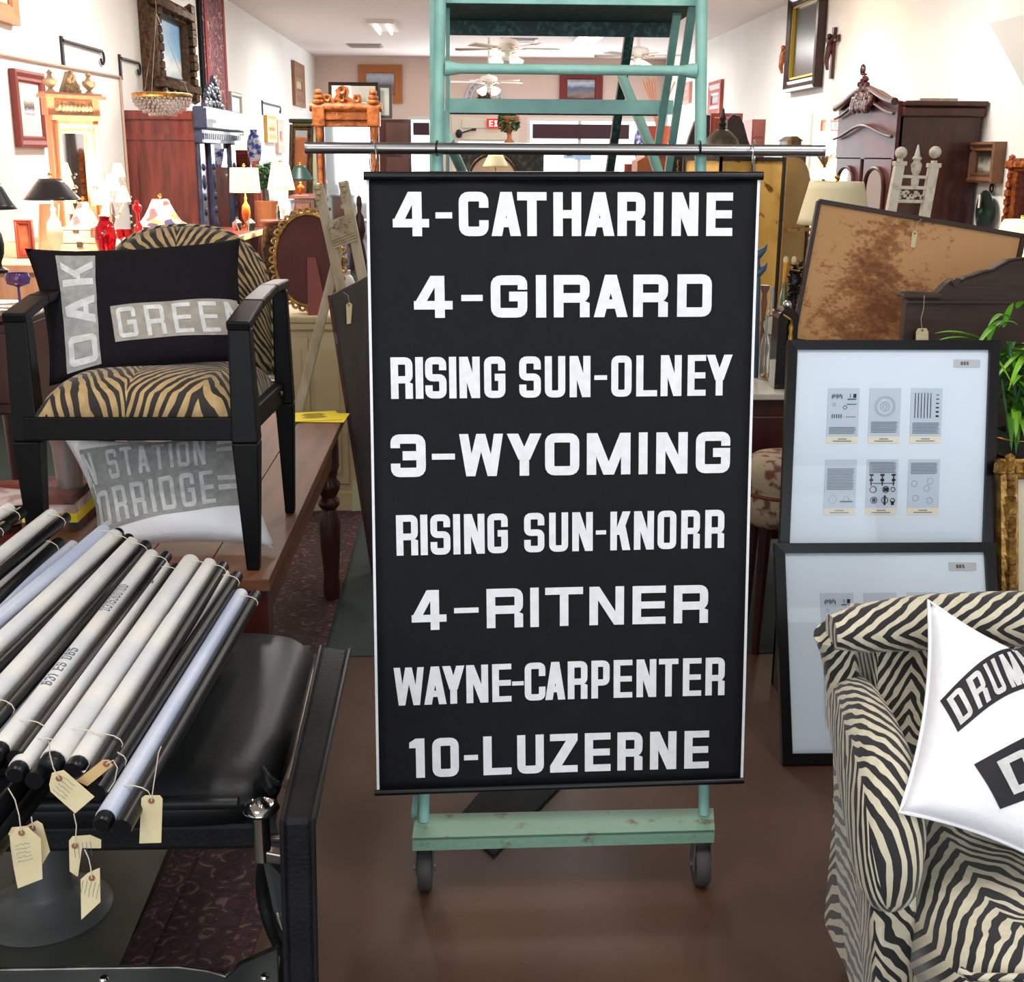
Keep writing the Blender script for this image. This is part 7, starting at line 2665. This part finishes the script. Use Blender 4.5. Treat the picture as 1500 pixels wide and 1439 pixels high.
# white distressed easel with ball finials
YW = 5.0
we = thing('easel', 'distressed white wooden easel with two ball finials in front of the dark armoire', 'easel', (PY(1335, 400, YW).x, YW, 0))
WW = M['whitewood']
for (x0, y0, x1, y1, bx_, by_) in ((1318, 238, 1303, 312, 1320, 224), (1368, 241, 1352, 322, 1370, 223)):
    a, b = PY(x0, y0, YW), PY(x1, y1, YW-.03)
    foot = a+(b-a)*(a.z/(a.z-b.z))
    foot = V((a.x-(a.x-foot.x)*.9, foot.y, 0))
    MB().bar(a, foot, .038, .032, up=(0, 1, 0)).build('post', WW, we, bevel=.003)
    MB().bar(a+V((0, 0, -.012)), a+V((0, 0, .005)), .048, .04, up=(0, 1, 0)).build('capital', WW, we, bevel=.002)
    MB().lathe([(0, 0), (.012, 0), (.012, .015), (0, .015)], a, 12).ball(PY(bx_, by_, YW), .024, 16).build('ball_finial', WW, we, smooth=True)
a, b = PY(1314, 258, YW), PY(1362, 260, YW)
MB().bar(a, b, .012, .012).build('upper_rail', WW, we)
c = PY(1340, 270, YW)
MB().lathe([(0, 0), (.014, 0), (.016, .03), (.008, .04), (.018, .06), (.022, .085), (.012, .1), (.02, .11), (.012, .12), (.003, .16), (0, .165)], c+V((0, 0, -.01)), 14).build('centre_finial', WW, we, smooth=True)
for y0, y1 in ((272, 277), (292, 297)):
    a, b = PY(1308, y1, YW-.02), PY(1358, y1+1, YW-.02)
    a2 = PY(1308, y0, YW-.02)
    h = a2.z-a.z
    MB().bar(a+V((0, 0, h/2)), b+V((0, 0, h/2)), .02, h).build('rail', WW, we, bevel=.002)
m = MB()
for i in range(26):
    q = PY(rnd.uniform(1312, 1354), rnd.uniform(279, 291), YW-.02)
    m.ball(q, (.009, .006, .007), 6)
m.build('openwork_carving', M['whitewood'], we, smooth=True)

# marble topped table with bottles, clocks
MZ = .755
mt = thing('marble_table', 'dark red wood table with pale marble top right of the black sign', 'table', (1.2, 4.2, 0))
mx0, mx1, my0, my1 = .72, 1.78, 3.90, 4.60
MB().box(mx0, mx1, my0, my1, MZ-.022, MZ).build('marble_top', M['marble'], mt, bevel=.004)
MB().box(mx0+.03, mx1-.03, my0+.03, my1-.03, .25, MZ-.022).build('body', DK, mt)
MB().box(mx0+.05, mx1-.05, my0+.02, my0+.03, .32, MZ-.08).build('front_panel', DK, mt, bevel=.004)
for x in (mx0+.06, mx1-.06):
    for y in (my0+.06, my1-.06):
        MB().bar((x, y, .25), (x, y, 0), .05, .05, wx2=.03, wy2=.03).build('leg', DK, mt)
GLS = mat('cloudy_clear_glass', (214, 220, 216), .08, trans=.75)


def on_marble(px, py):
    return PZ(px, py, MZ)


for px, yb, ytp, hw, lab, pr, m_ in (
        (1113, 546, 418, 5, 'tall dark candlestick beside the sign edge', [(0, 0), (1.6, 0), (1.2, .04), (.5, .1), (.7, .4), (.5, .6), (.9, .8), (.6, .9), (1.3, .97), (1.3, 1), (0, 1)], mat('pinkish_bronze', (120, 84, 76), .4, .3)),
        (1124, 538, 420, 8, 'tall clear glass decanter on the marble table', BOTTLE, GLS),
        (1118, 552, 462, 7, 'shorter clear glass bottle in front of the tall decanter', BOTTLE, GLS)):
    p = on_marble(px, yb)
    lathe_thing('glass_bottle' if 'glass' in lab else 'candlestick', lab, 'bottle' if 'glass' in lab else 'candlestick', px, p.y, yb, ytp, hw, pr, m_)
# two wine bottles behind
for px, lab in ((1150, 'left one of two green bottles with gold necks'), (1162, 'right one of two green bottles with gold necks')):
    Y = 4.45
    c = PY(px, 400, Y)
    k = 7*Y/FPX
    t = thing('wine_bottle', lab, 'bottle', (c.x, Y, MZ))
    zt_ = PY(px, 376, Y).z
    H_ = zt_-MZ
    MB().lathe([(0, 0), (k, 0), (k*1.05, .02), (k*1.05, H_*.55), (k*.8, H_*.64), (k*.45, H_*.72), (k*.42, H_*.8)], (c.x, Y, MZ), 18).build('body', mat('pale_green_glass', (150, 160, 110), .15, col2=(70, 84, 50), scale=20), t, smooth=True)
    MB().lathe([(k*.44, H_*.72), (k*.42, H_*.95)], (c.x, Y, MZ), 14).build('neck_foil', mat('gold_foil', (220, 160, 60), .35, .5), t, smooth=True)
    MB().lathe([(0, H_*.95), (k*.5, H_*.95), (k*.5, H_*.985), (k*.3, H_), (0, H_)], (c.x, Y, MZ), 12).build('stopper', M['cream'], t, smooth=True)
# dark leaves beside the bottles
t = thing('dark_spray', 'dark artificial leaf spray beside the gold necked bottles', 'foliage', PY(1170, 440, 4.4))
m = MB()
leafcloud(m, PY(1166, 420, 4.4), (.025, .03, .09), 120, .018)
o = m.build('leaves', M['iron'], t)
o['kind'] = 'stuff'
MB().tube([PY(1160, 470, 4.38), PY(1168, 400, 4.4)], .004, 5).build('stem', M['iron'], t)
t = thing('dark_jug', 'dark jug holding the leaf spray', 'jug', V((PY(1158, 470, 4.38).x, 4.38, MZ)))
zz = PY(1160, 468, 4.38).z-MZ
MB().lathe([(0, 0), (.03, 0), (.045, zz*.4), (.03, zz*.8), (.025, zz)], (PY(1160, 470, 4.38).x, 4.38, MZ), 16).build('body', M['iron'], t, smooth=True)
# blue curled fish candleholder
t = thing('blue_figure', 'dark blue curled fin shaped ornament at the edge of the black sign', 'ornament', PY(1110, 410, 4.2))
BL_ = mat('slate_blue_metal', (60, 80, 100), .4, .3)
for dy in (0, 27):
    p = [PY(1100, 372+dy, 4.2), PY(1112, 370+dy, 4.2), PY(1120, 365+dy, 4.2), PY(1124, 358+dy, 4.2)]
    MB().tube([p[0]+V((0, 0, -.012)), p[1]+V((0, 0, -.004)), p[2], p[3]], [.018, .016, .009, .001], 8).build('fin', BL_, t, smooth=True)
MB().tube([PY(1108, 366, 4.2), PY(1109, 410, 4.2), V((PY(1110, 500, 4.2).x, 4.2, MZ))], [.012, .012, .01], 8).build('stem', BL_, t, smooth=True)
# small round clock on stand, black dome clock, box, brass easel
p = on_marble(1133, 548)
t = thing('picture_box', 'small pinkish box standing on end on the marble table', 'box', p)
MB().box(p.x-.022, p.x+.03, p.y, p.y+.03, MZ, PY(1133, 494, p.y).z).build('body', mat('rose_marbled_box', (170, 130, 130), .4, col2=(120, 90, 96), scale=30), t)
MB().box(p.x-.026, p.x+.034, p.y-.006, p.y+.036, MZ, MZ+.03).build('base', M['greym'], t)
ztb = PY(1133, 494, p.y).z
c = PY(1133, 475, p.y+.015)
t = thing('small_clock', 'small round brass rimmed clock on the pinkish box', 'clock', (c.x, p.y+.015, ztb))
R_ = .048*.8
MB().lathe([(0, .012), (R_, .012), (R_*1.0, 0), (R_*.9, -.012), (0, -.012)], (c.x, c.y, ztb+R_+.002), 24, (-.4, -.9, 0)).build('case', M['brass'], t, smooth=True)
MB().lathe([(0, .0135), (R_*.85, .0135), (R_*.85, .012), (0, .012)], (c.x, c.y, ztb+R_+.002), 24, (-.4, -.9, 0)).build('dial', M['marble'], t)
MB().ball((c.x, c.y, ztb+2*R_+.012), .009, 8).build('knob', M['brass'], t, smooth=True)
Y = 3.98
p = V((PY(1153, 500, Y).x, Y, MZ))
t = thing('black_dome_clock', 'black glossy domed box with brass column on the marble table', 'clock', p)
zt_ = PY(1153, 452, Y).z
w2 = 15*Y/FPX
arc = [V((p.x+w2*math.cos(PI*i/12), Y, zt_-w2+w2*math.sin(PI*i/12))) for i in range(13)]
MB().poly([V((p.x+w2, Y, MZ))]+arc+[V((p.x-w2, Y, MZ))], (0, .08, 0)).build('case', mat('gloss_black', (8, 8, 8), .1, coat=.5), t)
MB().lathe([(0, 0), (.012, 0), (.007, .01), (.009, .03), (.006, .04), (.009, .06), (.004, .075), (.006, .08), (0, .085)], (p.x+.006, Y-.012, zt_-.12), 14).build('brass_column', M['brass'], t, smooth=True)
MB().tube([V((p.x-.02, Y-.006, zt_-.02)), V((p.x+.004, Y-.012, zt_-.035))], .004, 6).build('brass_hand', M['brass'], t)
MB().ball((p.x, Y+.03, zt_+.008), .016, 10).build('top_knob', M['chrome'], t, smooth=True)
p0, p1 = PZ(1117, 548, MZ+.012), PZ(1136, 560, MZ+.012)
t = thing('brass_plate_easel', 'small folded brass plate easel lying on the marble', 'easel', p0)
MB().bar(p0, p1, .012, .006).build('arm', M['brass'], t)
MB().bar(p0+V((.01, .02, 0)), p1+V((.01, .02, 0)), .01, .006).build('arm', M['brass'], t)
MB().bar(p1+V((-.01, -.01, -.004)), p1+V((.012, .03, -.004)), .008, .008).build('cross', M['brass'], t)
# floral ottoman
c = PY(1150, 720, 3.62)
fl = mat('floral_tapestry', (178, 160, 134), .9, col2=(112, 66, 60), scale=26, contrast=(.5, .6))
t = thing('ottoman', 'round floral tapestry ottoman on the carpet beside the black frames', 'ottoman', (c.x, 3.6, 0))
R_ = .145
zb_ = PY(1120, 780, 3.5).z
zt_ = PY(1120, 674, 3.55).z
MB().lathe([(0, zt_), (R_*.7, zt_-.004), (R_*.95, zt_-.03), (R_, zt_-.07), (R_*.93, zt_-.11)], (c.x, 3.62, 0), 30).build('cushion', fl, t, smooth=True)
MB().lathe([(R_*.95, zt_-.10), (R_*1.02, zt_-.13), (R_*.95, zb_+.02), (R_*.8, zb_), (0, zb_)], (c.x, 3.62, 0), 30).build('seat_body', fl, t, smooth=True)
MB().tube(ring((c.x, 3.62, zt_-.108), R_*.98, 0, (1, 0, 0), (0, 1, 0)), .006, 6, closed=True).build('piping', mat('red_brown_piping', (120, 60, 50), .8), t, smooth=True)
for i in range(4):
    th = PI/4+PI/2*i
    MB().tube([(c.x+R_*.7*math.cos(th), 3.62+R_*.7*math.sin(th), zb_+.01), (c.x+R_*.8*math.cos(th), 3.62+R_*.8*math.sin(th), 0)], [.02, .012], 8).build('leg', DK, t)

# toile panel, tilted, standing on the marble table
YT_ = 4.35
toile = NT('toile_print')
tc = toile.node('ShaderNodeTexCoord')
sp = toile.node('ShaderNodeSeparateXYZ')
toile.link(tc.outputs['UV'], sp.inputs[0])
uv = tc.outputs['UV']
n1 = toile.noise(uv, 5, 8, .75)
n2 = toile.noise(uv, 22, 6, .8)
n3 = toile.noise(uv, 1.9, 3, .5)
# figures gather in the middle and lower part of the cloth
dx = toile.math('ABSOLUTE', toile.math('SUBTRACT', sp.outputs[0], .38))
mask = toile.math('SUBTRACT', toile.math('ADD', .66, toile.math('MULTIPLY', n3, .5)), toile.math('MULTIPLY', dx, 1.05))
mask = toile.math('SUBTRACT', mask, toile.math('MULTIPLY', sp.outputs[1], .28))
f_ = toile.math('ADD', toile.math('MULTIPLY', n1, .62), toile.math('MULTIPLY', n2, .5))
f_ = toile.math('ADD', f_, toile.math('MULTIPLY', mask, .42))
cc_ = toile.ramp(f_, [(.765, (196, 150, 102)), (.82, (158, 108, 68)), (.93, (118, 72, 44))])
toile.link(cc_, toile.b.inputs['Base Color'])
toile.b.inputs['Roughness'].default_value = .9
TLp, TRp = PY(1199, 295, YT_+.05), PY(1498, 346, YT_+.05)
e1 = (TRp-TLp)
wT = e1.length
e1 = e1.normalized()
e2 = V((e1.z, 0, -e1.x))
if e2.z < 0:
    e2 = -e2
e2 = (e2+V((0, .12, 0))).normalized()
hT = .49
BLp = TLp-e2*hT
nrm = e1.cross(e2)
t = thing('toile_panel', 'large tan panel printed with brown toile trees and figures, leaning tilted', 'panel', BLp)
MB().grid(lambda u, v: BLp+e1*wT*u+e2*hT*v, 2, 2, uvf=lambda u, v: (u, v)).build('printed_cloth', toile.m, t, solid=.012)
for (a, b) in ((BLp, BLp+e1*wT), (BLp+e1*wT, TRp), (TLp, TRp), (BLp, TLp)):
    MB().bar(a+nrm*.004, b+nrm*.004, .015, .02, up=nrm).build('edge_strip', M['dkwood'], t)
t2 = ptag([(1336, 342), (1339, 338), (1343, 339), (1344, 344), (1340, 363), (1334, 362)], 4.385, (1340, 342), [(1350, 321), (1344, 326), (1341, 340)], 'small cream price tag hanging from the top edge of the toile panel', group='price tags on furniture')

# dark carved headboard / dresser back at right
YB2 = 3.86
sil = [(1328, 440), (1328, 436), (1322, 434), (1322, 430), (1334, 428), (1372, 430), (1378, 424), (1386, 416), (1394, 410), (1402, 409), (1408, 411), (1412, 407), (1424, 404), (1440, 398), (1452, 396), (1462, 390), (1476, 382), (1485, 380), (1505, 378), (1560, 380), (1600, 382)]
t = thing('carved_headboard', 'dark oak board with stepped carved top standing behind the bamboo plant', 'headboard', (1.8, YB2, 0))
pts = [PY(x, y, YB2) for x, y in sil]
pts = [V((pts[0].x, YB2, .0))]+pts+[V((pts[-1].x, YB2, .0))]
MB().poly(pts, (0, .04, 0)).build('board', M['dkwood'], t, bevel=.002)
a, b = PY(1322, 434, YB2), PY(1376, 433, YB2)
MB().box(a.x-.004, b.x, YB2-.025, YB2+.045, a.z-.004, a.z+.008).build('ledge_moulding', M['dkwood'], t, bevel=.003)
a, b = PY(1328, 441, YB2), PY(1600, 444, YB2)
MB().box(a.x, b.x, YB2-.012, YB2, a.z-.008, a.z+.004).build('cross_moulding', M['dkwood'], t, bevel=.002)
c = PY(1399, 413, YB2-.008)
MB().lathe([(0, 0), (.012, 0), (.012, .012), (0, .012)], c, 16, (0, -1, 0)).build('scroll', M['dkwood'], t)
MB().tube([p+V((0, -.006, .0)) for p in [PY(x, y, YB2) for x, y in sil[9:]]], .005, 6).build('edge_moulding', M['dkwood'], t, smooth=True)
ptag([(1342, 486), (1345, 481), (1357, 481), (1360, 486), (1360, 520), (1341, 520)], YB2-.03, (1351, 484), [(1354, 433), (1353, 452), (1349, 468), (1351, 483)], 'cream price tag hanging on the dark carved headboard', group='price tags on furniture', lines=(1, .1))

# bamboo plant in glass vase with brass band, on a small stand
YP = 3.55
vc = PY(1486, 668, YP)
t = thing('plant_stand', 'small dark stand hidden behind the gilt frame carrying the plant vase', 'stand', (vc.x, YP, 0))
MB().box(vc.x-.14, vc.x+.14, YP-.14, YP+.14, vc.z-.025, vc.z).build('top', DK, t)
for sx in (-.12, .12):
    for sy in (-.12, .12):
        MB().bar((vc.x+sx, YP+sy, vc.z-.025), (vc.x+sx, YP+sy, 0), .025, .025).build('leg', DK, t)
bp = thing('bamboo_plant', 'bright green leafy bamboo plant in a brass banded glass vase', 'plant', vc)
zt_ = PY(1486, 630, YP).z
MB().lathe([(0, 0), (.05, 0), (.06, .01), (.062, zt_-vc.z), (.058, zt_-vc.z), (.056, .012), (0, .01)], vc, 24).build('vase', mat('grey_green_glass', (110, 116, 104), .1, trans=.5, col2=(60, 64, 54), scale=22), bp, smooth=True)
MB().tube(ring(V((vc.x, YP, PY(1486, 640, YP).z)), .064, 0, (1, 0, 0), (0, 1, 0)), .004, 8, closed=True).build('brass_band', M['brass'], bp, smooth=True)
rnd = random.Random(21)
stems = []
for i in range(7):
    a = V((vc.x+rnd.uniform(-.03, .03), YP+rnd.uniform(-.03, .03), vc.z+.02))
    b = V((vc.x+rnd.uniform(-.07, .10), YP+rnd.uniform(-.06, .06), PY(1486, 470+rnd.uniform(0, 60), YP).z))
    MB().tube([a, a.lerp(b, .5), b], .006, 6).build('stem', M['leafd'], bp, smooth=True)
    stems.append((a, b))
LM = [M['leaf'], mat('bright_leaf', (140, 200, 60), .4, col2=(90, 160, 40), scale=5), mat('mid_leaf', (70, 130, 34), .5, col2=(44, 96, 24), scale=5)]


def blade(p, d, L, w_, droop, m_):
    d = d.normalized()
    s_ = d.cross(V((0, 0, 1)))
    if s_.length < .1:
        s_ = V((1, 0, 0))
    s_.normalize()
    n = 8
    vs = []
    for i in range(n+1):
        u = i/n
        c = p+d*L*u+V((0, 0, -droop*L*u*u))
        ww = w_*math.sin(PI*min(1, u*.92+.08))**.8*(1-.25*u)
        vs += [c-s_*ww/2+V((0, 0, ww*.2)), c, c+s_*ww/2+V((0, 0, ww*.2))]
    fs = []
    for i in range(n):
        fs += [(3*i, 3*i+1, 3*i+4, 3*i+3), (3*i+1, 3*i+2, 3*i+5, 3*i+4)]
    return MB().add(vs, fs).build('leaf', m_, bp, smooth=True)


spec = [((1440, 498), (1368, 488), .25), ((1442, 505), (1372, 498), .3), ((1448, 500), (1462, 455), .5), ((1462, 480), (1500, 470), .6), ((1470, 480), (1488, 432), .3), ((1455, 520), (1480, 560), .1), ((1470, 470), (1440, 505), .5), ((1480, 468), (1442, 470), .8), ((1490, 452), (1500, 440), .2)]
for (x0, y0), (x1, y1), dr in spec:
    a, b = PY(x0, y0, YP-.06), PY(x1, y1, YP-.09)
    d = b-a+V((0, 0, dr*(b-a).length))
    blade(a, d, (b-a).length*1.08, .028, dr, LM[1])
for i in range(170):
    a, b = rnd.choice(stems)
    p = a.lerp(b, rnd.uniform(.3, 1))
    th = rnd.uniform(0, 2*PI)
    d = V((math.cos(th), math.sin(th)*.8, rnd.uniform(-.3, .9)))
    if p.x+d.x*.13 < PY(1452, 560, YP).x:
        d.x = abs(d.x)*.6
    blade(p, d, rnd.uniform(.09, .17), rnd.uniform(.02, .034), rnd.uniform(.5, 1.1), LM[i % 3])

# gilt frame leaning on the floor at the right edge
a, b = PY(1462, 673, 3.18), PY(1560, 673, 3.18)
foot = PZ(1466, 1040, 0)
foot = V((a.x-.01, 2.98, 0))
framed('framed_canvas', 'ornate gilt frame round a plain cream panel, standing behind the zebra armchair', 'picture frame', foot, (1, 0, 0), V((foot.x, a.y, a.z))-foot, .62, (V((foot.x, a.y, a.z))-foot).length, .055, .04, M['gilt'], mat('cream_canvas_panel', (204, 196, 170), .8), carve=.022)

# dark table at the far left edge with glass bowl and cake stand
YL = 4.1
a, b = PY(-90, 462, YL), PY(44, 458, YL)
zt_ = a.z
t = thing('pedestal_table', 'dark red brown table at the left edge behind the black armchair arm', 'table', ((a.x+b.x)/2, YL+.2, 0))
MB().box(a.x, b.x, YL, YL+.45, zt_-.025, zt_).build('top', DK, t, bevel=.006)
MB().box(a.x+.02, b.x-.02, YL+.02, YL+.43, zt_-.34, zt_-.025).build('body', DK, t, bevel=.01)
MB().box(a.x+.05, b.x-.05, YL+.008, YL+.02, zt_-.30, zt_-.06).build('drawer', DK, t, bevel=.006)
for x in (a.x+.05, b.x-.05):
    for y in (YL+.05, YL+.40):
        MB().lathe([(0, 0), (.02, 0), (.028, .1), (.018, .25), (.03, zt_-.36), (.03, zt_-.33), (0, zt_-.33)], (x, y, 0), 12).build('leg', DK, t, smooth=True)
lathe_thing('cake_stand', 'pink lit glass cake stand at the left edge beside the charcoal pillow', 'cake stand', 22, YL+.15, 458, 447, 30, [(0, 0), (.4, 0), (.1, .2), (.1, .6), (1, .8), (1, 1), (.9, .9), (0, .85)], mat('pink_lit_glass', (236, 190, 180), .1, trans=.4))  # pinkish light on the stand is put into the glass colour
t, c, k, zz = lathe_thing('glass_bowl', 'purple and blue art glass bowl on a foot at the left edge', 'bowl', 30, YL+.3, 452, 400, 17, [(0, 0), (.5, 0), (.12, .1), (.1, .6), (.9, .7), (1, .85), (.85, 1), (.8, .98), (.9, .85), (0, .72)], mat('purple_art_glass', (120, 70, 110), .1, trans=.3, col2=(70, 90, 190), scale=14, contrast=(.4, .6)))

for o in bpy.data.objects:
    if o.type == 'MESH' and o.parent is not None and o.name.split('.')[0] in ('carving', 'crest_rosettes', 'frieze_swags', 'dentils', 'openwork_carving', 'text_lines', 'handwriting', 'upholstery_nails', 'hinge_screws'):
        o['kind'] = 'stuff'
